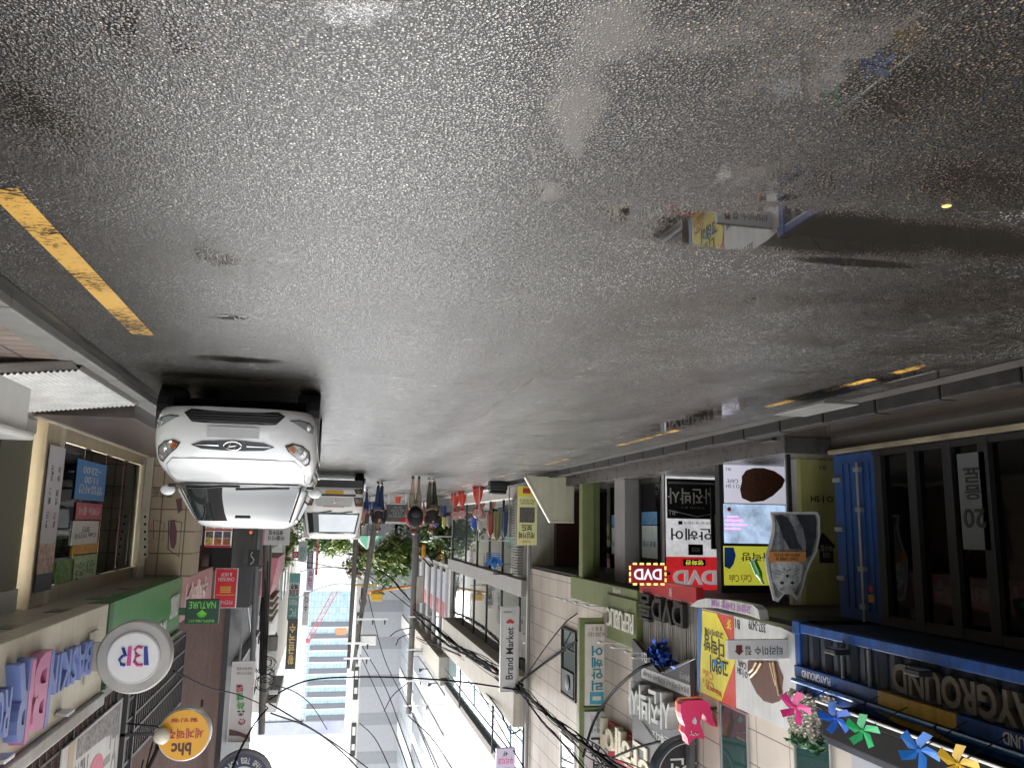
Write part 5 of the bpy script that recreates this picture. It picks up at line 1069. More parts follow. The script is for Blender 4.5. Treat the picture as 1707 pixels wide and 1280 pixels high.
ol = MB().ball(py(418, 887, 26), .05, 12); solo('orange_lantern', ol, mat('lantern_orange', (.7, .14, .03), .4, emit=.3), 'small orange round lantern in the dark entrance above the car roof', 'lantern', smooth=True)
pb2 = fsign('pink_edged_menu_sign', 'white sign box with a pink edge and black lettering above the white car', 24.5, 484, 874, 437, 908, M_sigwhite, .3); pb2.text('버블이지', M_ink, .2, .8, .55, .78, bold=.02); pb2.text('왕만두집', M_ink, .25, .78, .3, .52, bold=.03); pb2.text('tel. 332', M_charcoal, .3, .7, .16, .24); pb2.block('pink_edge', mat('edge_pink', (.6, .2, .28), .4), .93, 1.0, 0, 1, .001, .005)
# ------------------------------------------------------------------ vehicles
M_tyre = mat('tyre_rubber', (.015, .015, .015), .7, var=.2); M_rim = mat('alloy_rim', (.4, .4, .42), .3, .8)
M_chrome = mat('chrome', (.75, .75, .76), .1, 1.0, var=.03); M_lampglass = mat('lamp_reflector', (.42, .44, .45), .12, .6, var=.6, scale=22, coat=1)
M_amber = mat('lamp_amber', (.3, .08, .02), .15, var=.3, scale=20, coat=1); M_trim = mat('car_black_trim', (.012, .012, .013), .35, var=.15)
def carpaint(name, c):
    m = mat(name, c, .35, var=.03, coat=1.0, spec=.4); return m
def wsglass():
    m = bpy.data.materials.new('windscreen_glass'); m.use_nodes = True; b = m.node_tree.nodes['Principled BSDF']; b.inputs['Base Color'].default_value = (.012, .016, .016, 1)
    b.inputs['Roughness'].default_value = .02; b.inputs['Specular IOR Level'].default_value = .5; b.inputs['Coat Weight'].default_value = 0.0; b.inputs['Coat Roughness'].default_value = .01; return m
M_ws = wsglass()
class Shell:
    """car body as a stack of rounded outlines; front(x,z) gives the surface for lamps, grille and glass"""
    def __init__(s, cx_, y0, levels, n=3.2): s.cx, s.y0, s.lv, s.n = cx_, y0, levels, n
    def at(s, z):
        L = s.lv
        for i in range(len(L)-1):
            if L[i][0] <= z <= L[i+1][0]:
                t = (z-L[i][0])/(L[i+1][0]-L[i][0]+1e-9); return [L[i][k]+t*(L[i+1][k]-L[i][k]) for k in range(1, 5)]
        return list(L[-1][1:]) if z > L[-1][0] else list(L[0][1:])
    def fy(s, x, z):
        W, F, B_, a = s.at(z); t = min(1, abs(x/W)); return F+a*(1-(1-t**s.n)**(1/s.n))
    def P(s, x, z, d=0.0): return Vector((s.cx+x, s.y0+s.fy(x, z)-d, z))
    def side(s, sg, y, z, d=0.0):
        W, F, B_, a = s.at(z)
        if y < F+a: t = max(0, 1-(y-F)/a); x = W*(1-t**s.n)**(1/s.n)
        elif y > B_-.5: t = min(1, (y-(B_-.5))/.5); x = W*(1-t**4)**.25
        else: x = W
        return Vector((s.cx+sg*(x+d), s.y0+y, z))
    def mesh(s, top=True):
        vs = []; fs = []; K = 26; J = 8; N = None
        for (z, W, F, B_, a) in s.lv:
            ring = []
            for i in range(K+1):
                t = -math.pi/2+math.pi*i/K; sx = math.sin(t); x = W*math.copysign(abs(sx)**.8, sx); q = abs(x/W); ring.append((x, F+a*(1-(max(0, 1-q**s.n))**(1/s.n))))
            back = []
            for i in range(1, J): back.append((W, F+a+(B_-.5-F-a)*i/J))
            for i in range(13):
                t = math.pi/2*i/12; back.append((W*math.cos(t)**.4 if i < 12 else 0, B_-.5+.5*math.sin(t)**.4))
            right = back; left = [(-x, y) for x, y in back[:-1]][::-1]
            ring = ring+right+left; N = len(ring); vs += [(s.cx+x, s.y0+y, z) for x, y in ring]
        for l in range(len(s.lv)-1):
            for i in range(N): fs.append([l*N+i, l*N+(i+1) % N, (l+1)*N+(i+1) % N, (l+1)*N+i])
        if top:
            b0 = (len(s.lv)-1)*N; zt = s.lv[-1][0]; fs.append([b0+i for i in range(N)])
        fs.append(list(range(N-1, -1, -1)))
        return MB().add(vs, fs)
    def patch(s, pts, d=.006, t=.0, nx=14, nz=6):
        """piece of the front surface inside the four-sided outline bottom-left, bottom-right, top-right, top-left (x,z)"""
        (a, b, c, e) = pts; vs = []; fs = []
        for j in range(nz+1):
            v = j/nz
            for i in range(nx+1):
                u = i/nx; x = (a[0]*(1-u)+b[0]*u)*(1-v)+(e[0]*(1-u)+c[0]*u)*v; z = (a[1]*(1-u)+b[1]*u)*(1-v)+(e[1]*(1-u)+c[1]*u)*v; vs.append(s.P(x, z, d))
        for j in range(nz):
            for i in range(nx): k = j*(nx+1)+i; fs.append([k, k+1, k+nx+2, k+nx+1])
        return MB().add(vs, fs)
    def fan(s, pts, d=.006, rings=4):
        """any outline (x,z) laid on the front surface"""
        cx_ = sum(p[0] for p in pts)/len(pts); cz_ = sum(p[1] for p in pts)/len(pts); n = len(pts); vs = [s.P(cx_, cz_, d)]; fs = []
        for r in range(1, rings+1):
            for x, z in pts: vs.append(s.P(cx_+(x-cx_)*r/rings, cz_+(z-cz_)*r/rings, d))
        for i in range(n): fs.append([0, 1+i, 1+(i+1) % n])
        for r in range(rings-1):
            for i in range(n): a = 1+r*n+i; b = 1+r*n+(i+1) % n; fs.append([a, a+n, b+n, b])
        return MB().add(vs, fs)
    def sidepatch(s, sg, pts, d=.006, ny=10, nz=4):
        a, b, c, e = pts; vs = []; fs = []
        for j in range(nz+1):
            v = j/nz
            for i in range(ny+1):
                u = i/ny; y = (a[0]*(1-u)+b[0]*u)*(1-v)+(e[0]*(1-u)+c[0]*u)*v; z = (a[1]*(1-u)+b[1]*u)*(1-v)+(e[1]*(1-u)+c[1]*u)*v; vs.append(s.side(sg, y, z, d))
        for j in range(nz):
            for i in range(ny):
                k = j*(ny+1)+i; q = [k, k+1, k+ny+2, k+ny+1]; fs.append(q if sg > 0 else q[::-1])
        return MB().add(vs, fs)
def sub(mb, mats_, name, parent, lev=1, smooth=True):
    o = part(name, mb, mats_, parent, smooth); m = o.modifiers.new('s', 'SUBSURF'); m.levels = lev; m.render_levels = lev; return o
def wheel(t, x, y, r, sg, w_=.19):
    mb = MB().lathe((x, y, r), [(r*.62, -w_/2), (r*.95, -w_/2), (r, -w_/2+.03), (r, w_/2-.03), (r*.95, w_/2), (r*.62, w_/2)], 28, 'X'); tyre = part('tyre', mb, M_tyre, t, True)
    e = sg*(w_/2+.004); mb = MB().lathe((x+e, y, r), [(r*.62, -.05), (r*.62, 0), (r*.5, -.015*sg if False else 0), (.05, 0)], 20, 'X'); rim = part('rim', mb, M_rim, tyre)
CX, CY = 1.0, 9.0
body = Shell(CX, CY, [(.17, .74, .14, 3.98, .62), (.19, .80, .06, 4.04, .62), (.27, .835, .02, 4.1, .62), (.42, .85, .0, 4.1, .64), (.55, .852, .015, 4.08, .66), (.66, .85, .07, 4.06, .7), (.74, .845, .15, 4.04, .75), (.80, .83, .25, 4.02, .8), (.85, .81, .42, 4.0, .85), (.90, .79, .68, 3.98, .8), (.94, .77, .92, 3.96, .7), (.965, .74, 1.08, 3.92, .6)])
car = thing('parked_car', 'white hatchback car parked facing the viewer by the pale kerb', 'car', (CX, CY+2, 0))
PW = carpaint('pearl_white_paint', (.74, .75, .76))
sub(body.mesh(), PW, 'body', car)
cab = Shell(CX, CY, [(.955, .765, 1.0, 3.9, .55), (1.02, .745, 1.12, 3.88, .55), (1.2, .68, 1.42, 3.8, .52), (1.36, .61, 1.70, 3.66, .5), (1.43, .56, 1.86, 3.5, .5), (1.465, .48, 2.05, 3.3, .5), (1.475, .36, 2.25, 3.1, .5)], 4.5)
sub(cab.mesh(), PW, 'roof', car)
w_ = cab.patch([(-.66, .985), (.66, .985), (.535, 1.38), (-.535, 1.38)], .008, nx=20, nz=8); part('windscreen', w_, M_ws, car, True)
mb = cab.patch([(-.69, .962), (.69, .962), (.66, .984), (-.66, .984)], .012, nx=20, nz=1); part('cowl', mb, M_trim, car)
mb = MB()
for sg in (-1, 1): mb.tube([cab.P(sg*(.69-.145*k/6), .965+.42*k/6, .008) for k in range(7)], .012, 4)
part('windscreen_seal', mb, M_trim, car)
mb = MB().tube([cab.P(x, .992+.03*abs(math.sin((x+.5)*2)), .02) for x in (-.55, -.35, -.15, .05)], .011, 4).tube([cab.P(x, .99+.02*(x > .2), .022) for x in (.0, .2, .4, .58)], .011, 4); part('wiper', mb, M_trim, car)
# things seen through the screen: mirror and paper
part('rear_view_mirror', MB().box(CX-.09, CX+.09, CY+1.62, CY+1.64, 1.30, 1.345, .008), M_trim, car)
# lower intake, badge grille, number plate
inp = [(-.44, .232), (.44, .232), (.51, .275), (.42, .372), (.3, .38), (-.3, .38), (-.42, .372), (-.51, .275)]
gi_ = part('lower_intake', body.fan(inp, .008), M_trim, car)
mb = MB()
for z in (.265, .295, .325, .352): mb.tube([body.P(x, z, .012) for x in (-.44, -.2, 0, .2, .44)], .006, 4)
part('intake_bar', mb, mat('bar_dark', (.03, .03, .032), .4), gi_)
gp_ = [(-.42, .606), (-.31, .57), (-.1, .556), (.1, .556), (.31, .57), (.42, .606), (.31, .645), (.1, .655), (-.1, .655), (-.31, .645)]
gr = part('grille', body.fan(gp_, .008), M_trim, car)
mb = MB().tube([body.P(x, .606+.004*abs(x), .014) for x in (-.38, -.25, -.14)], [.003, .006, .009], 5).tube([body.P(x, .606, .014) for x in (.14, .25, .38)], [.009, .006, .003], 5); part('chrome_bar', mb, M_chrome, gr)
mb = MB(); mb.tube([body.P(.085*math.cos(a), .606+.042*math.sin(a), .02) for a in [2*math.pi*k/24 for k in range(25)]], .007, 5)
for sg in (-1, 1): mb.tube([body.P(sg*.035+.022*k, .606+.034*k, .02) for k in (-1, 0, 1)], .0075, 5)
mb.tube([body.P(-.04, .606-.004, .02), body.P(0, .61, .02), body.P(.04, .616, .02)], .006, 5); part('emblem', mb, M_chrome, gr)
part('number_plate', body.patch([(-.26, .415), (.26, .415), (.26, .525), (-.26, .525)], .014, nz=2), mat('plate_pale_grey', (.5, .51, .52), .4, var=.1, scale=9), car)
for sg in (-1, 1):
    hl = [(.52, .585), (.60, .555), (.70, .57), (.775, .62), (.79, .69), (.775, .75), (.735, .775), (.71, .755), (.64, .70), (.56, .645)]
    pts = [(sg*x, z) for x, z in hl]; pts = pts if sg > 0 else pts[::-1]
    h = part('headlight', body.fan(pts, .006, 5), M_trim, car, True)
    q = [(sg*(.68+(x-.68)*.86), .665+(z-.665)*.86) for x, z in hl]; part('lens', body.fan(q if sg > 0 else q[::-1], .011, 5), M_lampglass, h, True)
    for x, z, r_ in ((.70, .66, .045), (.735, .715, .035)):
        c = body.P(sg*x, z, .014); part('reflector', MB().lathe(c, [(r_, 0), (r_*.7, .012), (r_*.2, -.004)][::-1], 14, 'Y'), M_chrome, h, True)
    am = [(.545, .60), (.6, .575), (.635, .60), (.62, .655), (.58, .635)]; am = [(sg*x, z) for x, z in am]; part('indicator', body.fan(am if sg > 0 else am[::-1], .015, 3), M_amber, h, True)
    fg = [(.56, .315), (.66, .30), (.76, .315), (.805, .36), (.80, .43), (.74, .415), (.66, .37)]; fg = [(sg*x, z) for x, z in fg]
    f = part('fog_lamp', body.fan(fg if sg > 0 else fg[::-1], .006, 3), mat('fog_surround', (.3, .31, .32), .4), car, True)
    c = body.P(sg*.745, .365, .01); part('lens', MB().lathe(c, [(.042, 0), (.03, -.006), (.01, -.01)], 14, 'Y'), M_lampglass, f)
    part('fog_line', MB().tube([body.P(sg*x, z, .008) for x, z in ((.56, .317), (.66, .303), (.76, .318), (.803, .36))], .006, 4), M_trim, f)
    mr = part('mirror', MB().ball((CX+sg*.84, CY+1.4, 1.03), .085, 12, (1.0, .5, .72)), PW, car, True); part('mirror_stalk', MB().box(CX+sg*.74, CX+sg*.82, CY+1.28, CY+1.34, .955, 1.0, .01), M_trim, mr)
    part('side_window', cab.sidepatch(sg, [(1.75, 1.0), (3.45, 1.02), (3.2, 1.36), (2.05, 1.36)], .008), M_ws, car, True)
    part('door_seam', MB().tube([body.side(sg, 1.35, z, .002) for z in (.3, .5, .7, .9)], .005, 4).tube([body.side(sg, 2.5, z, .002) for z in (.3, .5, .7, .9)], .005, 4), M_trim, car)
    part('door_handle', MB().box(CX+sg*.85, CX+sg*.88, CY+2.2, CY+2.38, .8, .825, .006), PW, car)
    for yy in (.80, 3.3):
        part('wheel_arch', MB().lathe((CX+sg*.80, CY+yy, .31), [(.345, -.055), (.345, .06)], 24, 'X'), M_trim, car)
        wheel(car, CX+sg*.70, CY+yy, .30, sg, .2)
part('bonnet_seam', MB().tube([body.P(x, .735+.0*x, .002) for x in (-.62, -.4, -.2, 0, .2, .4, .62)], .004, 4), M_trim, car)
mb = MB()
for sg in (-1, 1): mb.tube([body.P(sg*x, z, .002) for x, z in ((.62, .735), (.70, .79), (.72, .86), (.72, .93))], .004, 4)
part('bonnet_edge', mb, M_trim, car)
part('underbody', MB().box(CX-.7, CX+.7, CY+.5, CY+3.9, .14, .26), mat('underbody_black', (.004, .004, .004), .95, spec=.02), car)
for ch in car.children:
    if not ch.name.startswith(('tyre', 'wheel_arch', 'underbody')): ch.location.z += .08
# small truck
TX, TY = -.17, 25.0
trk = thing('small_truck', 'white small delivery truck with amber number plate, facing the viewer behind the hatchback', 'truck', (TX, TY+2, 0))
CW = carpaint('cream_white_paint', (.7, .69, .64))
tb_ = Shell(TX, TY, [(.42, .82, .04, 1.5, .3), (.5, .86, .0, 1.55, .3), (.7, .87, .0, 1.6, .3), (1.0, .87, .02, 1.6, .32), (1.12, .86, .08, 1.6, .35), (1.35, .83, .25, 1.6, .35), (1.7, .77, .5, 1.58, .35), (1.86, .73, .62, 1.55, .35), (1.93, .64, .75, 1.45, .35)], 5)
sub(tb_.mesh(), CW, 'cab', trk)
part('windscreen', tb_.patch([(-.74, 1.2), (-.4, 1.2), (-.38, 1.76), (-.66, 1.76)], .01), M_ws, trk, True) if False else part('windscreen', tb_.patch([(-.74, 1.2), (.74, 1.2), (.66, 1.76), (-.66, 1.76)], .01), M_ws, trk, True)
part('painted_reflection', tb_.patch([(-.71, 1.23), (.42, 1.23), (.38, 1.73), (-.63, 1.73)], .013), mat('sky_reflection_silver', (.62, .66, .68), .2, .2, var=.08), trk, True)  # pale patch painting the sky's reflection onto the windscreen
part('windscreen_seal', MB().tube([tb_.P(x, z, .012) for x, z in ((-.75, 1.19), (0, 1.185), (.75, 1.19), (.67, 1.77), (0, 1.775), (-.67, 1.77), (-.75, 1.19))], .014, 4), M_trim, trk)
part('wiper', MB().tube([tb_.P(x, z, .02) for x, z in ((-.55, 1.14), (-.1, 1.2), (.15, 1.19))], .014, 4).tube([tb_.P(x, z, .02) for x, z in ((.05, 1.13), (.45, 1.2), (.62, 1.19))], .014, 4), M_trim, trk)
part('bumper', tb_.patch([(-.86, .44), (.86, .44), (.86, .66), (-.86, .66)], .02), CW, trk, True)
part('bumper_slot', tb_.patch([(-.62, .64), (.5, .64), (.5, .7), (-.62, .7)], .03), M_trim, trk)
part('chassis', MB().box(TX-.8, TX+.8, TY+.12, TY+4.2, .22, .44), M_trim, trk)
nump = part('number_plate', tb_.patch([(-.26, .54), (.26, .54), (.26, .64), (-.26, .64)], .034, nz=2), mat('plate_amber', (.62, .36, .03), .4, var=.15, scale=20), trk)
part('grille', tb_.patch([(-.55, .74), (.55, .74), (.5, 1.0), (-.5, 1.0)], .006), mat('grille_cream', (.56, .56, .53), .4), trk)
mb = MB(); mb.tube([tb_.P(.06*math.cos(a), .85+.035*math.sin(a), .012) for a in [2*math.pi*k/14 for k in range(15)]], .007, 4); part('emblem', mb, M_chrome, trk)
part('front_stripe', tb_.patch([(-.3, .99), (.3, .99), (.3, 1.02), (-.3, 1.02)], .012, nz=1), mat('stripe_pale_red', (.5, .25, .22), .4, var=.7, scale=30), trk)
for sg in (-1, 1):
    pts = [(sg*.56, .73), (sg*.83, .73), (sg*.84, .98), (sg*.62, .98)]; pts = pts if sg > 0 else [pts[1], pts[0], pts[3], pts[2]]
    h = part('headlight', tb_.patch(pts, .012), M_trim, trk); p2 = [(sg*.6, .76), (sg*.81, .76), (sg*.81, .89), (sg*.63, .89)]; p2 = p2 if sg > 0 else [p2[1], p2[0], p2[3], p2[2]]; part('lens', tb_.patch(p2, .02), M_lampglass, h)
    p3 = [(sg*.64, .9), (sg*.82, .9), (sg*.82, .965), (sg*.66, .965)]; p3 = p3 if sg > 0 else [p3[1], p3[0], p3[3], p3[2]]; part('indicator', tb_.patch(p3, .02), M_amber, h)
    p4 = [(sg*.56, .5), (sg*.8, .5), (sg*.82, .62), (sg*.62, .62)]; p4 = p4 if sg > 0 else [p4[1], p4[0], p4[3], p4[2]]; f = part('fog_lamp', tb_.patch(p4, .034), M_trim, trk); p5 = [(sg*.63, .53), (sg*.77, .53), (sg*.77, .59), (sg*.66, .59)]; p5 = p5 if sg > 0 else [p5[1], p5[0], p5[3], p5[2]]; part('lens', tb_.patch(p5, .04), M_lampglass, f)
    part('side_window', tb_.sidepatch(sg, [(.75, 1.22), (1.45, 1.22), (1.4, 1.74), (.85, 1.74)], .01), M_ws, trk)
    mr = part('mirror', MB().box(TX+sg*.93, TX+sg*1.05, TY+.35, TY+.42, 1.2, 1.5, .02), M_trim, trk)
    for yy in (.75, 3.3): wheel(trk, TX+sg*.76, TY+yy, .31, sg, .2)
part('cargo_box', MB().box(TX-.86, TX+.86, TY+1.68, TY+4.6, .62, 1.9, .03), mat('cargo_cream', (.6, .59, .55), .5, var=.1), trk)
part('cargo_rack', MB().box(TX-.9, TX+.9, TY+1.66, TY+1.72, 1.9, 1.96, .01), CW, trk)
# ------------------------------------------------------------------ people
def skin(name, nodes, edges, root, mats_, parent, lev=2):
    """nodes: name -> ((x,y,z), radius); one smooth body grown round the joints"""
    keys = list(nodes); me = bpy.data.meshes.new(name); me.from_pydata([nodes[k][0] for k in keys], [(keys.index(a), keys.index(b)) for a, b in edges], [])
    o = bpy.data.objects.new(name+'_tmp', me); C.objects.link(o); m = o.modifiers.new('k', 'SKIN'); m.use_smooth_shade = True
    for i, k in enumerate(keys):
        r = nodes[k][1]; r = r if isinstance(r, tuple) else (r, r); me.skin_vertices[0].data[i].radius = r; me.skin_vertices[0].data[i].use_root = (k == root)
    s = o.modifiers.new('s', 'SUBSURF'); s.levels = lev; s.render_levels = lev
    bpy.context.view_layer.update(); r = bpy.data.meshes.new_from_object(o.evaluated_get(bpy.context.evaluated_depsgraph_get()))
    mb = MB().add([v.co[:] for v in r.vertices], [list(p.vertices) for p in r.polygons]); bpy.data.objects.remove(o); bpy.data.meshes.remove(me); bpy.data.meshes.remove(r)
    return mb
M_skin = mat('skin_tone', (.42, .24, .16), .5, var=.08); M_hair = mat('brown_hair', (.1, .04, .02), .5, var=.4, scale=30)
def person(label, X, Y, H, yaw, pose, shirt, trou, shoe, short=False, sleeves=.5):
    """figure H tall at (X,Y); yaw = turn about z (0 faces +Y away from us); pose: dict of joint offsets"""
    h = H/1.76; J = {'pel': (0, 0, .95), 'wai': (0, 0, 1.1), 'che': (0, .01, 1.3), 'nec': (0, .01, 1.47), 'hd0': (0, .03, 1.56), 'hd1': (0, .03, 1.66),
         'shL': (-.18, 0, 1.41), 'shR': (.18, 0, 1.41), 'elL': (-.24, -.03, 1.13), 'elR': (.24, -.03, 1.13), 'wrL': (-.25, .06, .89), 'wrR': (.25, .06, .89), 'haL': (-.25, .09, .8), 'haR': (.25, .09, .8),
         'hiL': (-.1, 0, .9), 'hiR': (.1, 0, .9), 'knL': (-.1, .02, .5), 'knR': (.1, .02, .5), 'anL': (-.1, -.02, .09), 'anR': (.1, -.02, .09), 'toL': (-.11, .14, .04), 'toR': (.11, .14, .04)}
    J.update(pose); c_, s_ = math.cos(yaw), math.sin(yaw)
    W = {k: Vector((X+h*(v[0]*c_-v[1]*s_), Y+h*(v[0]*s_+v[1]*c_), h*v[2])) for k, v in J.items()}
    Rr = {'pel': (.15, .11), 'wai': (.135, .1), 'che': (.15, .105), 'nec': .055, 'hd0': (.075, .085), 'hd1': (.078, .09), 'shL': .06, 'shR': .06, 'elL': .042, 'elR': .042, 'wrL': .028, 'wrR': .028, 'haL': (.04, .018), 'haR': (.04, .018), 'hiL': .085, 'hiR': .085, 'knL': .055, 'knR': .055, 'anL': .038, 'anR': .038, 'toL': .035, 'toR': .035}
    E_ = [('pel', 'wai'), ('wai', 'che'), ('che', 'nec'), ('nec', 'hd0'), ('hd0', 'hd1'), ('che', 'shL'), ('che', 'shR'), ('shL', 'elL'), ('shR', 'elR'), ('elL', 'wrL'), ('elR', 'wrR'), ('wrL', 'haL'), ('wrR', 'haR'), ('pel', 'hiL'), ('pel', 'hiR'), ('hiL', 'knL'), ('hiR', 'knR'), ('knL', 'anL'), ('knR', 'anR'), ('anL', 'toL'), ('anR', 'toR')]
    sc = lambda r, e=0: tuple((q+e)*h for q in r) if isinstance(r, tuple) else (r+e)*h
    t = thing('person', label, 'person', (X, Y, 0))
    nd = {k: (W[k], sc(Rr[k])) for k in W}
    mb = skin('body', nd, E_, 'pel', M_skin, t)
    f = Vector((-s_, c_, 0)); rt = Vector((c_, s_, 0)); hc = W['hd1']*.45+W['hd0']*.55
    mb.ball(hc+f*.095*h+Vector((0, 0, -.005)), .018*h, 6)                                  # nose
    for sg in (-1, 1):
        mb.ball(hc+rt*sg*.085*h, .024*h, 6, (.5, 1, 1.4))                                    # ears
        hb_, wr = W['haL' if sg < 0 else 'haR'], W['wrL' if sg < 0 else 'wrR']; dn = (hb_-wr).normalized()
        for k in range(4): a = hb_+f*(k-1.5)*.018*h; b = a+dn*(.07+.012*(1-abs(k-1.4)))*h; m_ = (a+b)/2-rt*sg*.01*h; mb.tube([a, m_, b-rt*sg*.025*h], [.009*h, .008*h, .006*h], 5)
        a = wr*.5+hb_*.5+f*.03*h; mb.tube([a, a+(f*.6+dn).normalized()*.05*h], [.01*h, .007*h], 5)
    part('body', mb, M_skin, t, True)
    keys = ['pel', 'wai', 'che', 'shL', 'shR', 'slL', 'slR', 'hem']
    n2 = {k: (W[k], sc(Rr[k], .018)) for k in ('pel', 'wai', 'che', 'shL', 'shR')}
    for sg in 'LR': n2['sl'+sg] = (W['sh'+sg].lerp(W['el'+sg], min(1, sleeves*1.0)), .062*h)
    n2['col'] = (W['che'].lerp(W['nec'], .75), .075*h); e2 = [('pel', 'wai'), ('wai', 'che'), ('che', 'col'), ('che', 'shL'), ('che', 'shR'), ('shL', 'slL'), ('shR', 'slR')]
    if sleeves > 1:
        for sg in 'LR': n2['cu'+sg] = (W['el'+sg].lerp(W['wr'+sg], sleeves-1), .042*h); e2.append(('sl'+sg, 'cu'+sg))
    part('shirt', skin('shirt', n2, e2, 'pel', shirt, t), shirt, t, True)
    n3 = {'pel': (W['pel'], sc(Rr['pel'], .012))}; e3 = []
    for sg in 'LR':
        n3['hi'+sg] = (W['hi'+sg], .105*h); n3['kn'+sg] = (W['kn'+sg], .078*h if not short else .09*h); e3 += [('pel', 'hi'+sg), ('hi'+sg, 'kn'+sg)]
        if not short: n3['an'+sg] = (W['an'+sg]+Vector((0, 0, .03*h)), .056*h); e3.append(('kn'+sg, 'an'+sg))
    part('shorts' if short else 'trousers', skin('trousers', n3, e3, 'pel', trou, t), trou, t, True)
    for sg in 'LR':
        n4 = {'a': (W['an'+sg]+Vector((0, 0, -.02*h))-f*.03*h, .05*h), 'b': (W['to'+sg]+Vector((0, 0, .005*h)), .045*h), 'c': (W['to'+sg]+f*.05*h, .035*h)}; part('shoe', skin('shoe', n4, [('a', 'b'), ('b', 'c')], 'a', shoe, t), shoe, t, True)
    mb = MB().ball(hc+Vector((0, 0, .035*h))-f*.012*h, .108*h, 12, (.92, 1.02, .98)); mb.v = [(p[0], p[1], max(p[2], hc.z-.03*h + (0.06*h if (Vector(p)-hc).dot(f) > .04*h else 0))) for p in mb.v]; part('hair', mb, M_hair, t, True)
    return t, W
navy = mat('cloth_denim', (.025, .05, .12), .8, var=.25, scale=14); black = mat('cloth_black', (.014, .014, .016), .8, var=.2); olv = mat('cloth_olive', (.055, .05, .035), .8, var=.25, scale=12); tan = mat('cloth_tan', (.42, .36, .28), .8, var=.15); orange = mat('cloth_orange_red', (.6, .08, .05), .7, var=.2); shw = mat('shoe_white', (.6, .6, .58), .5); shd = mat('shoe_dark', (.06, .05, .05), .6)
pa = gp(694, 793); tA, WA = person('person in tan shorts and orange red top walking away under a big black backpack', pa.x, pa.y, 1.8, .05, {'knL': (-.1, .08, .5), 'anL': (-.09, .1, .09), 'toL': (-.1, .26, .04), 'anR': (.1, -.14, .1), 'toR': (.1, .0, .04), 'elL': (-.27, -.05, 1.15), 'elR': (.27, -.06, 1.14)}, orange, tan, shd, True, .8)
bpk = thing('backpack', 'big black backpack with orange red straps worn by the person in tan shorts', 'backpack', WA['wai']); cB = (WA['che']+WA['wai'])/2+Vector((0, -.2, .02))
mb = MB().ball(cB, .24, 16, (1.0, .62, 1.35)); part('bag', mb, black, bpk, True); part('pocket', MB().ball(cB+Vector((0, -.13, -.1)), .14, 12, (1.1, .5, .9)), mat('cloth_charcoal', (.022, .022, .025), .7), bpk, True)
part('strap', MB().tube([cB+Vector((.18, .05, .25)), WA['shR']+Vector((-.03, .02, .08)), WA['shR']+Vector((-.04, .12, -.12)), cB+Vector((.2, .12, -.2))], .022, 6).tube([cB+Vector((-.18, .05, .25)), WA['shL']+Vector((.03, .02, .08)), WA['shL']+Vector((.04, .12, -.12)), cB+Vector((-.2, .12, -.2))], .022, 6), orange, bpk)
pb = gp(722, 796); person('person in dark shirt and olive trousers striding beside the backpack wearer', pb.x, pb.y, 1.76, -.15, {'knL': (-.09, .12, .5), 'anL': (-.08, .14, .09), 'toL': (-.08, .3, .05), 'knR': (.12, -.02, .5), 'anR': (.16, -.25, .13), 'toR': (.17, -.12, .05), 'wrL': (-.3, .1, .9), 'haL': (-.3, .14, .82)}, black, olv, shw, False, .9)
pcn = gp(634, 803); person('person in dark jacket and blue jeans walking towards the viewer, nearest the truck', pcn.x, pcn.y, 1.78, math.pi+.3, {'knL': (-.06, .05, .5), 'anL': (-.05, .03, .09), 'toL': (-.05, .17, .04), 'knR': (.05, -.03, .5), 'anR': (.05, -.1, .09), 'toR': (.05, .04, .04)}, mat('cloth_maroon_black', (.025, .016, .02), .8, var=.3), navy, shd, False, 1.8)
vp_ = gp(612, 812); person('person in pink top and blue jeans standing beside the truck, farther down the street', vp_.x-.0, vp_.y+2, 1.62, math.pi, {}, mat('cloth_rose', (.5, .22, .2), .8, var=.15), navy, shd, False, .9)
# red no-parking posts
M_rp = mat('post_red', (.62, .06, .03), .45, var=.12); M_rpd = mat('post_red_dark', (.42, .03, .02), .45, var=.15)
def nopark(label, u, v, k=1.0):
    p = gp(u, v); t = thing('no_parking_post', label, 'barrier post', p, 'red no parking posts'); c = p
    part('base', MB().lathe(c, [(.22*k, 0), (.22*k, .1*k), (.2*k, .13*k)], 18), M_rpd, t, True); part('cone', MB().lathe(c+Vector((0, 0, .131*k)), [(.2*k, 0), (.17*k, .25*k), (.07*k, .52*k), (.05*k, .56*k), (.09*k, .66*k), (.12*k, .72*k)], 18), M_rp, t, True)
    q = c+Vector((0, 0, .98*k)); f = part('disc', MB().lathe(q, [(.19*k, -.03), (.2*k, 0), (.19*k, .03)], 22, 'Y'), M_rp, t, True); part('face', MB().lathe(q, [(.165*k, -.038), (.165*k, -.031)], 22, 'Y'), mat('post_face', (.62, .5, .46), .4), f)
    mb = MB(); put_text(mb, '주차금지', q+Vector((0, -.0385, .01)), (1, 0, 0), (0, 0, 1), (0, -1, 0), .26*k, .09*k, .002, .02); mb.box(q.x-.15*k, q.x+.15*k, q.y-.042, q.y-.0385, q.z-.075*k, q.z-.06*k); part('lettering', mb, M_rpd, f); return t
nopark('red hourglass no parking post, nearest one by the black box', 797, 811, 1.02); nopark('red hourglass no parking post, middle one of the three', 771, 819, 1.0); nopark('red hourglass no parking post, partly hidden behind the middle one', 759, 822, 1.02)
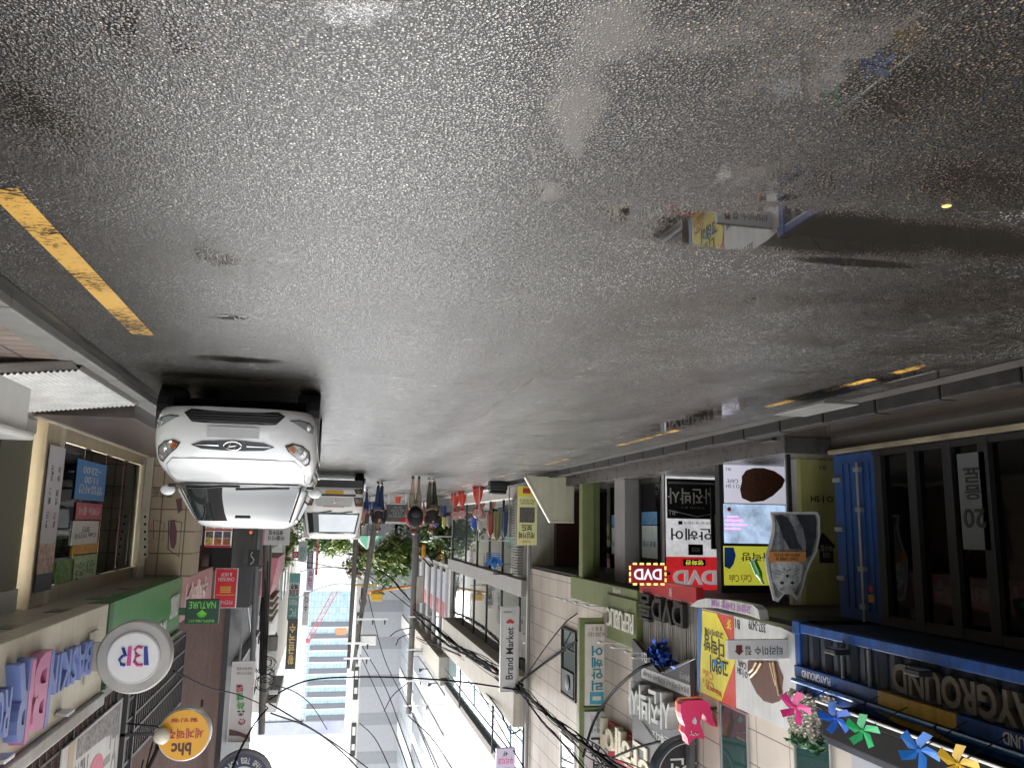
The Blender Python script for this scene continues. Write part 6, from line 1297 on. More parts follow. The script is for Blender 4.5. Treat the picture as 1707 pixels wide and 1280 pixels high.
p = gp(830, 803); bxo = thing('black_crate', 'black ribbed plastic crate on the road edge beside the no parking posts', 'crate', p); part('body', MB().box(p.x-.3, p.x+.3, p.y-.2, p.y+.25, .0, .3, .04).box(p.x-.32, p.x+.32, p.y-.22, p.y+.27, .13, .17, .015), mat('crate_black', (.014, .016, .02), .5), bxo); part('lid', MB().box(p.x-.28, p.x+.28, p.y-.18, p.y+.23, .302, .42, .05), MATS['crate_black'], bxo)
# litter on the road
p = gp(1578, 342, .0); solo('bottle_cap', MB().lathe((p.x, p.y, .0), [(.02, 0), (.021, .006), (.015, .009)], 12), mat('cap_yellow', (.7, .52, .18), .4), 'small pale yellow bottle cap lying alone on the wet asphalt', 'bottle cap', smooth=True)
# ------------------------------------------------------------------ left, farther: shops beyond the stone building
M_render = mat('pale_render', (.5, .46, .39), .7, var=.12, streak=.2); M_greyr = mat('grey_render', (.34, .33, .31), .7, var=.15, streak=.2)
M_bluegl = glassmat('balcony_glass', '#8fb0b8', .05, .15); M_wtile = brickmat('beige_wall_tiles', '#cdbfae', '#d8cbbb', '#a3968a', 1.2, .6, .01, .6, 'XY', 0.0, bump=.2, var=.12)
N1 = thing('sports_shop_building', 'pale building with glass shop front, slatted pier and overhanging beige band beyond the stone building', 'building', (-9, 36, .1))
part('wall', MB().box(-14, -7.0, 27.0, 44, .1, 14), M_greyr, N1)
part('upper_band', MB().box(-7.0, -6.1, 27.0, 44, 6.2, 7.75, .02), M_render, N1); part('upper_wall', MB().box(-7.0, -6.35, 27.0, 43.9, 9.7, 15), M_wtile, N1); part('dark_soffit', MB().box(-7.0, -6.3, 27.0, 44, 9.45, 9.698), mat('soffit_umber', (.12, .1, .085), .6), N1)
part('lower_band', MB().box(-7.0, -6.3, 27.0, 44, 3.2, 3.75, .02), M_greyr, N1)
part('upper_glass', MB().box(-6.62, -6.6, 27.3, 43.8, 3.76, 6.19), M_pglass, N1); part('shop_glass', MB().box(-6.52, -6.5, 28.6, 43.8, .5, 3.19), M_pglass, N1); part('balcony_glass', MB().box(-6.5, -6.48, 27.3, 43.8, 7.76, 9.44), M_bluegl, N1)
part('plinth', MB().box(-7.0, -6.3, 27.0, 44, .1, .5, .01), mat('plinth_pale', (.42, .41, .38), .5), N1)
mb = MB()
for y in (28.6, 31, 33.6, 36.4, 39.5, 43.7): mb.box(-6.6, -6.46, y-.05, y+.05, .5, 3.19)
for y in (28.5, 31.5, 34.5, 37.5, 40.5, 43.7): mb.box(-6.68, -6.56, y-.05, y+.05, 3.76, 6.19)
part('mullion', mb, M_black, N1)
mb = MB()
for k in range(30): mb.box(-6.4, -6.25, 27.35, 28.4, .5+k*.088, .555+k*.088)
part('louvre', mb, mat('louvre_grey', (.3, .29, .26), .5, .2), N1); part('pier', MB().box(-6.55, -6.41, 27.2, 28.55, .5, 3.19), M_greyr, N1)
part('railing', MB().cyl((-6.15, 27.3, 8.6), (-6.15, 43, 8.6), .03).cyl((-6.15, 30.5, 7.76), (-6.15, 30.5, 9.4), .04).cyl((-6.15, 38, 7.76), (-6.15, 38, 9.4), .04), M_black, N1)
# blue three-petal emblem sign on a bracket
pc = py(824, 934, 28.0); em = thing('blue_petal_sign', 'small blue three petal emblem with white stripes on a bracket by the glass shop front', 'sign', pc-Vector((0, 0, .3)))
emb = mat('emblem_blue', (.02, .14, .45), .4)
for a in (0, .85, -.85):
    mb = MB(); d = Vector((math.sin(a), 0, math.cos(a))); e = Vector((math.cos(a), 0, -math.sin(a))); o = pc+Vector((0, 0, -.1)); mb.prism([o, o+d*.12+e*.09, o+d*.26+e*.09, o+d*.4, o+d*.26-e*.09, o+d*.12-e*.09], (0, -.04, 0)); part('petal', mb, emb, em)
mb = MB()
for k in range(3): mb.box(pc.x-.24+k*.03, pc.x+.24-k*.03, pc.y-.05, pc.y, pc.z-.13-k*.06, pc.z-.1-k*.06)
part('stripe', mb, emb, em); part('bracket', MB().box(-6.5, pc.x, pc.y+.02, pc.y+.05, pc.z+.42, pc.z+.46).box(pc.x-.015, pc.x+.015, pc.y+.02, pc.y+.05, pc.z, pc.z+.46), M_black, em)
# garments on rails
def garment(label, u, v0, v1, Y, m, wpx):
    a, b = py(u, v0, Y), py(u, v1, Y); w = wpx/1380*Y/2; z0, z1 = min(a.z, b.z), max(a.z, b.z); g = random.Random(int(u)); mb = MB(); n = 9; vs = []
    for j in range(5):
        z = z1-(z1-z0)*j/4; ww = w*(.45 if j == 0 else .85+.05*j)
        for i in range(n): t = i/(n-1)*2-1; vs.append((a.x+ww*t, Y+.05*math.sin(t*7+g.random())-.02*j, z-(abs(t)*.1 if j == 0 else 0)))
    vs += [(x, y+.09, z) for x, y, z in vs]; N = 5*n; fs = []
    for j in range(4):
        for i in range(n-1): k = j*n+i; fs += [[k, k+n, k+n+1, k+1], [N+k, N+k+1, N+k+n+1, N+k+n]]
    for i in range(n-1): fs += [[4*n+i, N+4*n+i, N+4*n+i+1, 4*n+i+1], [i, i+1, N+i+1, N+i]]
    for j in range(4): fs += [[j*n, N+j*n, N+j*n+n, j*n+n], [j*n+n-1, j*n+2*n-1, N+j*n+2*n-1, N+j*n+n-1]]
    return solo('garment', mb.add(vs, fs), m, label, 'garment', 'clothes hung out along the left shops', smooth=True)
def cl(n, c): return mat(n, c, .8, var=.3, scale=18)
garment('dull pink coat on the rail below the blue petal emblem', 818, 856, 896, 29.0, cl('wool_rose', (.4, .12, .1)), 11); garment('long khaki olive coat on the rail next to the dull pink coat', 829, 852, 902, 29.0, cl('wool_khaki', (.28, .26, .12)), 15)
garment('short dark brown jacket on the rail above the pale plinth', 823, 848, 868, 29.3, cl('wool_brown', (.06, .04, .03)), 10); garment('blue grey patterned coat beside the slatted pier', 842, 853, 898, 28.8, cl('wool_slate', (.1, .14, .24)), 9); garment('white bag-like top below the red no parking disc', 801, 868, 888, 29.5, cl('cotton_white', (.6, .6, .58)), 9)
garment('bright blue top hanging left of the glass shop corner', 790, 862, 884, 34, cl('cotton_blue', (.1, .2, .6)), 9)
garment('black trousers on the far rail beside the olive trousered walker', 731, 843, 868, 38, cl('wool_black', (.015, .015, .018)), 9); garment('denim trousers on the far rail next to the black trousers', 740, 843, 862, 38, cl('denim', (.06, .13, .3)), 9); garment('pale yellow top on the far rail below the denim trousers', 741, 862, 882, 38, cl('cotton_lemon', (.6, .55, .25)), 7); garment('white and black printed top on the far rail', 749, 860, 880, 38.2, cl('cotton_print', (.35, .35, .33)), 9); garment('violet blue top on the far rail behind the walkers', 727, 866, 880, 38.4, cl('cotton_violet', (.14, .15, .5)), 8)
p0, p1 = py(848, 848, 29.1), py(798, 848, 29.1); rk = MB().cyl((p0.x, 29.05, 1.98), (p1.x, 29.05, 1.98), .02).cyl((p0.x, 29.05, .12), (p0.x, 29.05, 1.98), .02).cyl((p1.x, 29.05, .12), (p1.x, 29.05, 1.98), .02); solo('clothes_rail', rk, M_alu, 'metal clothes rail with coats outside the glass shop front', 'clothes rail')
p0, p1 = py(755, 848, 38.1), py(722, 848, 38.1); rk = MB().cyl((p0.x, 38.1, 2.0), (p1.x, 38.1, 2.0), .02).cyl((p0.x, 38.1, .0), (p0.x, 38.1, 2.0), .02).cyl((p1.x, 38.1, .0), (p1.x, 38.1, 2.0), .02); solo('clothes_rail', rk, M_alu, 'farther clothes rail with trousers and tops behind the walking pair', 'clothes rail')
# white building with striped window banners
N2 = thing('white_glazed_building', 'white building with tall window strips and pink and white banners farther along the left side', 'building', (-9, 52, .1))
M_wh = mat('white_cladding', (.7, .69, .67), .5, var=.1, streak=.12); M_gg = mat('grid_glass', (.22, .25, .28), .12, .3, var=.4, scale=.6)
part('wall', MB().box(-14, -6.5, 44.2, 60, .1, 18), M_wh, N2); part('ledge', MB().box(-6.9, -6.0, 44.1, 60, 8.2, 9.2, .02), M_render, N2); part('ledge', MB().box(-6.9, -6.1, 44.1, 60, 9.3, 9.6, .02), M_greyr, N2)
rose = mat('banner_coral', (.6, .1, .14), .5, var=.15); ban = mat('banner_bluewhite', (.55, .57, .68), .5, var=.35, scale=9)
for i, y in enumerate((45.2, 47.6, 50.4, 53.6, 57)):
    f = part('window', MB().box(-6.48, -6.44, y, y+1.9+.2*i, 3.9, 8.1), M_dglass, N2); part('frame', MB().box(-6.5, -6.36, y-.14, y-.01, 3.8, 8.19).box(-6.5, -6.36, y+1.91+.2*i, y+2.0+.2*i, 3.8, 8.19), M_wh, f); part('banner', MB().box(-6.42, -6.41, y+.25, y+1.5, 4.0, 5.6).box(-6.42, -6.411, y+.25, y+1.5, 6.41, 6.42), ban, f); part('banner', MB().box(-6.42, -6.405, y+.25, y+1.5, 5.601, 6.4), rose, f)
for k in range(4): part('glass_strip', MB().box(-6.49, -6.42, 44.4, 59.8, 10.2+k*2.0, 11.4+k*2.0), M_gg, N2)
part('shop_glass', MB().box(-6.48, -6.46, 44.5, 59.5, .4, 3.6), M_glass, N2)
for y in (46.5, 51, 56): part('wall_lamp', MB().cyl((-6.4, y, 9.9), (-5.9, y, 9.9), .03).cyl((-5.9, y, 9.9), (-5.8, y, 10.05), .12, .05), M_black, N2)
# grey banded tower wall closing the view on the left, with a glazed neighbour
T1 = thing('grey_banded_building', 'tall pale grey building with horizontal darker grey bands closing the street view', 'building', (-6, 80, 0))
part('wall', MB().box(-9.2, -3.55, 76, 92, 0, 38), mat('panel_grey', (.4, .41, .43), .6, var=.08, streak=.06), T1)
mb = MB()
for k in range(12): mb.box(-9.2, -3.55, 75.985, 75.999, 5.0+k*3.15, 6.0+k*3.15)
part('grey_band', mb, mat('panel_darkgrey', (.28, .29, .31), .6, var=.08), T1)
part('corner_strip', MB().box(-3.548, -2.9, 76.2, 92, 0, 38), M_wh, T1)
for k in range(6): 
    f = part('window', MB().box(-3.4, -3.0, 76.15, 76.19, 9.2+k*4.6, 11.9+k*4.6), M_black, T1); part('air_conditioner', MB().box(-3.35, -3.08, 76.08, 76.14, 9.5+k*4.6, 10.2+k*4.6).box(-3.35, -3.08, 76.08, 76.14, 10.9+k*4.6, 11.4+k*4.6), M_wh, f)
T2 = thing('grid_glass_building', 'grey glass grid building with white diagonal braces between the banded and white buildings', 'building', (-12, 70, 0))
part('glass', MB().box(-20, -9.25, 72, 90, 0, 34).box(-7.5, -6.6, 60.2, 71.9, 0, 30), brickmat('glass_grid', '#8e959b', '#a0a7ad', '#5b6168', 1.0, 1.5, .05, .25, 'XY', 0.0, bump=.1, var=.2), T2)
mb = MB()
for k in range(5): mb.box(-6.6, -6.52, 60.2, 71.9, 9+k*4.2, 10.0+k*4.2)
part('white_band', mb, M_wh, T2)
# ------------------------------------------------------------------ street end: white low block, blue glass department store, crane
W1 = thing('white_low_block', 'plain bright white low block at the far street end under the blue glass store', 'building', (0, 125, 0)); part('wall', MB().box(-6.2, 8, 120, 135, 0, 10.8), mat('bright_render', (.8, .8, .79), .6, var=.05, streak=.05), W1)
mb = MB()
for k in range(14): mb.box(-6+k, -5.95+k, 119.96, 119.995, 0, 10.8)
part('panel_joint', mb, mat('joint_grey', (.55, .55, .55), .6), W1)
AK = thing('blue_glass_store', 'tall department store with pale blue glass bands and dark strips at the far street end', 'building', (1, 225, 0))
part('white_wing', MB().box(3.0, 14, 220, 240, 0, 49.5), brickmat('white_grid', '#c9ced0', '#d2d8da', '#9aa1a6', 1.5, 1.6, .06, .4, 'XY', 0.0, bump=.1, var=.06), AK)
part('glass_wing', MB().box(-9.3, 2.99, 219.4, 240, 0, 49.5), brickmat('blue_panes', '#9ab5c0', '#abc4cd', '#86a0ab', .9, 1.5, .05, .12, 'XY', 0.0, bump=.1, var=.2), AK)
mb = MB()
for k in range(9): zc = py(560, 1040+k*19.4, 219.3).z; mb.box(-8.9, 2.5, 219.2, 219.38, zc-.55, zc+.55)
part('dark_strip', mb, mat('strip_slate', (.13, .145, .17), .4), AK)
mb = MB()
for k in range(9): zc = py(560, 1040+k*19.4, 219.3).z; mb.box(-9.3, 2.99, 219.25, 219.38, zc+.6, zc+.95)
part('white_strip', mb, M_wh, AK)
part('crown_band', MB().box(-9.8, 14, 219, 240, 49.6, 52.6), mat('crown_lilac', (.34, .36, .47), .3, .2, var=.2, scale=.2), AK); part('roof_sign_wall', MB().box(-8, 12, 221, 223, 52.7, 57.5), mat('roof_white', (.8, .8, .8), .5, var=.03), AK)
mb = MB(); p = py(540, 1214, 220.9); put_text(mb, 'AK PLAZA', p, (1, 0, 0), (0, 0, 1), (0, -1, 0), 9.5, 1.7, .05); part('lettering', mb, mat('letter_grey', (.4, .41, .42), .5), AK); part('small_sign', MB().box(-6.2, -3.6, 219.1, 219.3, 27.6, 29.2), mat('sign_coral', (.7, .25, .12), .5, var=.3, scale=2), AK)
cr = thing('red_crane_boom', 'thin red lattice crane boom slanting across the pale sky and blue glass store', 'crane', py(592, 935, 150)); a, b = py(592, 925, 150), py(513, 1068, 150); d = (b-a).normalized(); e = Vector((0, 1, 0)); f = d.cross(e).normalized(); mb = MB()
for s1, s2 in ((1, 1), (1, -1), (-1, 1), (-1, -1)): mb.cyl(a+(f*s1+e*s2)*.5, b+(f*s1+e*s2)*.3, .05, n=5)
n = 26
for i in range(n): p, q = a.lerp(b, i/n), a.lerp(b, (i+1)/n); s_ = 1 if i % 2 else -1; mb.cyl(p+f*.5*s_-e*.5, q-f*.45*s_-e*.5, .028, n=4).cyl(p+f*.5*s_+e*.5, q-f*.45*s_+e*.5, .028, n=4)
part('lattice', mb, mat('crane_red', (.45, .09, .11), .5), cr); part('cab', MB().box(a.x-.6, a.x+.6, 149, 151, a.z-1.3, a.z+.2).box(b.x-.35, b.x+.25, 149.6, 150.4, b.z-.3, b.z+.3), MATS['crane_red'], cr)
part('mast', MB().cyl((a.x, 150, 0), (a.x, 150, a.z-1.4), .3), MATS['crane_red'], cr)
# ------------------------------------------------------------------ right, farther
R1 = thing('white_rendered_building', 'white rendered building with a pink awning sign behind the right utility pole', 'building', (5, 50, .1)); part('wall', MB().box(3.0, 12, 41.3, 62, .1, 9), M_wh, R1)
part('awning_sign', MB().prism([(2.2, 42.5, 3.2), (3.0, 42.5, 3.2), (3.0, 42.5, 5.0), (2.5, 42.5, 5.0)], (0, 7, 0)), mat('awning_pink', (.55, .2, .24), .5, var=.35, scale=3), R1); part('roof_slab', MB().box(2.3, 8, 52, 61, 11.8, 12.3).box(2.9, 8, 52, 61, 9.0, 11.8), M_greyr, R1); part('shop_glass', MB().box(2.97, 2.99, 42, 61, .4, 3), M_glass, R1)
for y, z in ((44, 6.4), (48, 6.4), (53, 6.4), (57, 6.4)): f = part('window', MB().box(2.96, 2.99, y, y+1.6, z-.8, z+.9), M_dglass, R1); part('frame', MB().box(2.93, 3.0, y-.1, y-.01, z-.9, z+1).box(2.93, 3.0, y+1.61, y+1.7, z-.9, z+1), M_black, f)
for k in range(4): part('canopy_slat', MB().box(2.4, 3.0, 44, 50, 5.3+k*.35, 5.4+k*.35), M_render, R1)
R2 = thing('beige_corner_building', 'beige building carrying a column of small signs at the right before the street end', 'building', (6, 75, .1)); part('wall', MB().box(3.0, 12, 62.1, 95, .1, 12.5), M_render, R2)
for y in (65, 70, 76, 83): f = part('window', MB().box(2.96, 2.99, y, y+2.2, 5.2, 7.2), M_dglass, R2); part('sill', MB().box(2.9, 2.995, y-.1, y+2.3, 5.05, 5.19), M_wh, f)
tealp = mat('sign_teal', (.12, .3, .27), .45, var=.15); greyp = mat('sign_greygreen', (.4, .46, .43), .45, var=.15)
s_ = vsign('teal_stacked_sign', 'tall stacked teal and grey sign with black Korean words before the blue glass store', 60, 501, 955, 478, 1034, greyp, None, None); s_.block('teal_band', tealp, 0, 1, 0, .2, .001, .02, bev=0); s_.block('teal_band', tealp, 0, 1, .52, .98, .001, .02, bev=0); s_.text('맥주', M_ink, .15, .85, .22, .34, .003, .01, .03); s_.text('삼겹살', M_ink, .08, .92, .38, .5, .003, .01, .02); s_.text('게임방', M_sigwhite, .1, .9, .56, .68, .022, .01, .02); s_.text('PC', M_sigwhite, .2, .8, .74, .92, .022, .01, .02); s_.block('red_line', M_red, 0, 1, .355, .37, .001, .02, bev=0)
vsign('dark_gold_vertical_sign', 'dark vertical sign with gold and white Korean letters right of the pale blue store', 58, 497, 1031, 475, 1115, mat('sign_umber', (.05, .045, .04), .5), '황금국수', mat('letter_gold', (.6, .42, .12), .4))
s_ = vsign('grey_green_hanging_sign', 'small grey green hanging sign beside the truck roof', 64, 513, 902, 496, 935, greyp); s_.text('노래\n연습장', tealp, .15, .85, .3, .9, .003, .01, .02)
vsign('red_square_sign', 'little red square sign with a white ring above the truck', 62, 498, 919, 487, 930, M_red, 'ㅇ', M_sigwhite, ab=(.2, .8, .2, .8))
vsign('lilac_vertical_sign', 'pale lilac vertical sign with dark red letters in front of the bright white block', 72, 524, 948, 510, 984, MATS['lilac_sign'], '노래방', MATS['ink_wine'])
vsign('grey_brush_sign', 'pale grey vertical sign with black brush strokes below the lilac vertical sign', 70, 516, 986, 503, 1042, mat('sign_palegrey', (.5, .5, .48), .5, var=.2), '수다', M_ink, ab=(.2, .8, .1, .6))
vsign('dark_slate_sign', 'dark slate vertical sign between grey green and lilac signs', 74, 523, 918, 511, 948, mat('sign_slate', (.14, .15, .17), .5), '호프', M_sigwhite)
vsign('thin_red_sign', 'thin bright red vertical sign above the truck cab by the white block', 80, 533, 885, 525, 958, M_red, '감자탕', M_sigwhite)
vsign('blue_square_sign', 'small blue square sign hanging near the right utility pole', 33, 442, 1013, 432, 1026, mat('sign_bluepale', (.08, .25, .6), .4), 'TT', M_sigwhite, ab=(.15, .85, .15, .85))
# ------------------------------------------------------------------ utility poles
M_pole = mat('concrete_pole', (.2, .188, .17), .75, var=.25, streak=.3); M_insul = mat('insulator_dark', (.05, .05, .055), .4)
def pole(label, x0, y0, h, r0=.19, lean=(0, 0), arms=(), box_=()):
    t = thing('utility_pole', label, 'utility pole', (x0, y0, 0)); top = Vector((x0+lean[0], y0+lean[1], h))
    part('shaft', MB().cyl((x0, y0, 0), top, r0, r0*.62, 14), M_pole, t, True); at = lambda z: Vector((x0, y0, 0)).lerp(top, z/h)
    for z, L, n_ in arms:
        c = at(z); part('crossarm', MB().box(c.x-L, c.x+.25, c.y-.24, c.y-.16, z-.05, z+.05), M_alu, t)
        for k in range(n_): part('insulator', MB().cyl((c.x-L+.15+k*(L/max(1, n_-1))*.9, c.y-.2, z+.05), (c.x-L+.15+k*(L/max(1, n_-1))*.9, c.y-.2, z+.28), .05, .03, 8), M_insul, t)
    for z, sx, sz, m_ in box_: c = at(z); part('equipment_box', MB().box(c.x-sx-.15, c.x-.12, c.y-.3, c.y+.1, z, z+sz, .04), m_, t)
    return t, at
pR, atR = pole('grey concrete utility pole rising behind the white hatchback, on the right pavement', 2.05, 30.5, 8.5, .17, (-.28, 0), (), ((5.3, .3, .5, M_pole),))
mb = MB()
for k in range(5): mb.tube([(1.86+.05*k, 30.2-.03*k, 2.2+.6*k), (1.8+.06*k, 30.2, 4.0), (1.75+.05*k, 30.25, 6.5)], .022, 5)
part('cable_bundle', mb, M_black, pR); part('metal_conduit', MB().cyl((2.35, 30.3, .13), (2.2, 30.3, 6.6), .09), mat('conduit_steel', (.24, .25, .26), .4, .4), pR)
g_ = random.Random(4); mb = MB()
for k in range(16): c = atR(6.4+g_.uniform(-.4, .5)); r_ = g_.uniform(.15, .4); a0 = g_.uniform(0, 6); mb.tube([c+Vector((r_*math.cos(a0+q*.5)-.1, -.2+.05*q*.3, r_*.8*math.sin(a0+q*.5))) for q in range(9)], .012, 4)
part('coiled_cable', mb, M_black, pR); part('splice_case', MB().box(1.3, 1.6, 30.0, 30.12, 7.0, 7.15, .02), M_sigwhite, pR)
pC, atC = pole('tall concrete utility pole with cross-arms at the left kerb behind the walking pair', -5.45, 52, 12.6, .24, (.1, 0), ((8.9, 2.2, 3), (7.0, 1.6, 2), (10.7, 1.9, 4), (12.1, 3.0, 4)), ((4.6, .35, 1.6, M_render), (9.0, 1.2, .25, M_alu)))
part('orange_guard', MB().lathe((-5.45-.45, 51.8, 2.7), [(.12, 0), (.14, .1), (.14, .7), (.12, .8)], 10), mat('guard_orange', (.75, .32, .03), .5), pC); part('brace', MB().cyl((-6.9, 52, 4.2), (-5.5, 52, 2.6), .06).cyl((-6.5, 52, 4.2), (-5.4, 52, 3.0), .06), M_black, pC)
pL, atL = pole('leaning utility pole in front of the far green trees', *gp(632, 826)[:2], 9.0, .16, (.95, 0), ((6.4, 1.4, 3),), ((7.2, .8, .5, M_alu),))
pF, atF = pole('pale distant utility pole right of the truck roof', *gp(598, 822)[:2], 8.4, .14, (.1, 0), ((7.2, 1.0, 3), (7.9, 1.0, 3)), ())
# ------------------------------------------------------------------ trees and hedges
def leaves(mb, c, rad, n, s, seed, sq=(1, 1, .8), holes=.3):
    g = random.Random(seed); c = Vector(c); cl_ = [Vector((g.gauss(0, .5)*rad*sq[0], g.gauss(0, .5)*rad*sq[1], g.gauss(0, .5)*rad*sq[2])) for _ in range(max(5, n//70))]
    for i in range(n):
        q = c+g.choice(cl_)+Vector((g.gauss(0, 1), g.gauss(0, 1), g.gauss(0, .8)))*rad*.2; d = Vector((g.uniform(-1, 1), g.uniform(-1, 1), g.uniform(-.7, .7))).normalized(); e = d.cross(Vector((g.uniform(-1, 1), g.uniform(-1, 1), 1))).normalized(); k = s*g.uniform(.6, 1.3)
        mb.m = 0 if g.random() < .6 else 1; mb.add([q-d*k, q-e*k*.42, q+d*k, q+e*k*.42], [(0, 1, 2, 3)])
    return mb
def leafmat(name, c):
    m = mat(name, c, .5, var=.3, scale=3); b = m.node_tree.nodes['Principled BSDF']; b.inputs['Subsurface Weight'].default_value = 0; b.inputs['Transmission Weight'].default_value = .0; return m
LG = [leafmat('leaf_deep', (.05, .11, .025)), leafmat('leaf_light', (.15, .26, .05))]; LY = [leafmat('leaf_mid', (.1, .18, .04)), leafmat('leaf_yellow', (.28, .32, .06))]; LO = [leafmat('leaf_olive', (.12, .11, .05)), leafmat('leaf_dry', (.22, .16, .08))]; M_bark = mat('bark', (.07, .055, .045), .9, var=.4, scale=8, bump=.4)
def tree(label, x, y, h, zc, rad, n, s, lm, seed, sq=(1, 1, .8), tr=.16, cat='tree'):
    t = thing('tree', label, cat, (x, y, 0)); g = random.Random(seed+50); mb = MB().tube([(x, y, 0), (x+.05, y, h*.3), (x-.05, y, h*.6), (x, y, h*.85)], [tr, tr*.8, tr*.6, tr*.25], 9)
    for k in range(7): a = g.uniform(0, 6.3); z = h*g.uniform(.4, .75); L = rad*g.uniform(.5, .9); mb.tube([(x, y, z), (x+L*.5*math.cos(a), y+L*.5*math.sin(a), z+L*.4), (x+L*math.cos(a), y+L*math.sin(a), z+L*.6)], [tr*.4, tr*.25, tr*.1], 6)
    part('trunk', mb, M_bark, t, True); part('crown', leaves(MB(), (x, y, zc), rad, n, s, seed, sq), lm, t); return t
p = gp(772, 838); tree('dark trunked street tree with hanging green crown before the white glazed building', p.x-.3, 43, 5.2, 4.0, 1.1, 1500, .17, LG, 1, (.7, .9, 1.1), .28)
tree('broad green tree with yellowish top behind the leaning utility pole', -5.6, 69, 6.2, 4.3, 2.6, 3000, .3, LY, 2, (.95, 1, .62)); tree('thin brownish tree between the leaning and the pale distant poles', -2.9, 74, 6.6, 5.0, 1.5, 900, .26, LO, 3, (.55, .8, 1.1), .12)
tree('dense green tree left of the grey banded building, behind the central pole', -8.1, 66, 5.4, 4.2, 1.6, 1400, .26, LG, 4, (.8, 1, .7)); tree('small green street tree above the small truck, by the grey green hanging sign', 3.1, 68, 4.6, 3.2, 1.3, 1100, .22, LY, 5, (.5, 1, 1)); tree('distant green tree rising over the truck roof before the white low block', .9, 95, 5.5, 3.6, 1.7, 1100, .3, LG, 6, (.8, 1, .6)); tree('distant bushy tree at the street end beside the thin brownish tree', -1.6, 98, 6, 4.0, 1.9, 1200, .3, LY, 7, (.8, 1, .7))
mb = leaves(MB(), (-6.4, 44.5, 1.9), 1.2, 1500, .16, 8, (.9, .8, .5)); h_ = thing('shrub', 'grassy green shrub under the dark trunked street tree', 'shrub', (-6.4, 44.5, .1)); part('foliage', mb, LG, h_); part('planter', MB().box(-7.3, -5.3, 44.0, 45.2, .0, .8, .03), M_greyr, h_)
mb = MB()
for i in range(7): leaves(mb, (-9+i*2.4, 104, 1.5), 1.5, 500, .25, 20+i, (1, .6, .8))
hd = thing('hedge', 'long green park hedge across the far end of the street', 'hedge', (0, 104, 0)); o = part('foliage', mb, LG, hd); o['kind'] = 'stuff'; part('wall', MB().box(-12, 8, 105, 105.4, 0, 1.2), M_greyr, hd)
# street-end clutter: chalk board, cone, parasol, low wall, aerial platform
cbn = fsign('listed_menu_board', 'dark grey menu board with white lists standing between the two groups of walkers', 42, 681, 841, 642, 869, mat('chalk_grey', (.09, .1, .1), .6, var=.15), .05, fr=M_alu, fw=.04); cbn.text('소주 맥주 안주 식사\n전 골 찜 탕\n볶음 구이 튀김\n세트 메뉴', mat('chalk_white', (.5, .5, .46), .6), .1, .85, .1, .75); cbn.text('환영', M_amber, .2, .7, .8, .95); part('leg', MB().box(cbn.r[0]+.1, cbn.r[0]+.16, 42.02, 42.06, 0, cbn.r[2]).box(cbn.r[1]-.16, cbn.r[1]-.1, 42.02, 42.06, 0, cbn.r[2]), M_alu, cbn.o)
cbn.block('red_tag', M_red, .0, .35, .78, 1.02, .002, .04)
p = gp(661, 829); tc = thing('traffic_cone', 'bright orange red traffic cone in front of the listed menu board', 'traffic cone', p+Vector((0, -1, 0))); q = Vector((p.x, p.y-1, 0)); part('cone', MB().lathe(q, [(.18, .03), (.16, .1), (.05, .62), (.03, .7)], 14), mat('cone_red', (.7, .1, .05), .5), tc, True); part('base', MB().box(q.x-.24, q.x+.24, q.y-.24, q.y+.24, 0, .03), mat('cone_base', (.6, .08, .04), .5), tc)
q = gp(614, 828); q = Vector((q.x, 47, 0)); ps = thing('parasol', 'green and white street parasol over a stall behind the truck', 'parasol', q); part('pole', MB().cyl(q, q+Vector((0, 0, 2.7)), .03), M_alu, ps); mb = MB(); cz = 2.9
for k in range(8):
    a0, a1 = 2*math.pi*k/8, 2*math.pi*(k+1)/8; mb.m = k % 2; P0 = q+Vector((0, 0, cz)); P1 = q+Vector((.85*math.cos(a0), .85*math.sin(a0), cz-.75)); P2 = q+Vector((.85*math.cos(a1), .85*math.sin(a1), cz-.75)); mb.add([P0, P1, P2, P0-Vector((0, 0, .02)), P1-Vector((0, 0, .02)), P2-Vector((0, 0, .02))], [(0, 1, 2), (5, 4, 3), (1, 4, 5, 2)])
part('canopy', mb, [mat('parasol_green', (.03, .35, .2), .6), mat('parasol_white', (.6, .65, .62), .6)], ps)
stl = thing('street_stall', 'blue draped street stall table under the green and white parasol', 'stall', (q.x, 47.3, 0)); part('table', MB().box(q.x-.8, q.x+.8, 46.9, 47.7, .78, .84), M_alu, stl); part('cloth', MB().box(q.x-.82, q.x+.82, 46.88, 47.72, .3, .845, .03), mat('stall_blue', (.03, .1, .3), .7, var=.2), stl)
lw = thing('low_street_wall', 'low white wall with a dark band at the far crossing behind the no parking posts', 'wall', (-7, 62, 0)); part('wall', MB().box(-11, -2.2, 62.4, 62.8, 0, 1.5), M_wh, lw); part('dark_band', MB().box(-11, -2.2, 62.36, 62.399, .55, .95), mat('band_dark', (.05, .05, .05), .5), lw)
mb = MB().box(-60, 60, 62.0, 72, -.03, .012); struct('road', mb, mat('far_road', (.2, .2, .2), .4, var=.2))
a, b = py(688, 976, 55), py(612, 987, 55); lift = thing('aerial_work_platform', 'orange boom of an aerial work platform with a yellow bucket by the leaning pole', 'aerial platform', (a.x, 55, a.z-1)); part('boom', MB().cyl(a, b, .09, .07, 8), mat('boom_orange', (.75, .35, .06), .45), lift); part('bucket', MB().box(b.x-.55, b.x+.7, 54.6, 55.4, b.z-.2, b.z+.9, .05), mat('bucket_yellow', (.75, .45, .03), .45), lift) if False else part('bucket', MB().box(b.x-.95, b.x-.25, 54.6, 55.4, b.z+.05, b.z+1.0-.5, .04).box(b.x-.35, b.x+.95, 54.7, 55.3, b.z-.5, b.z-.42), mat('bucket_yellow', (.75, .45, .03), .45), lift)
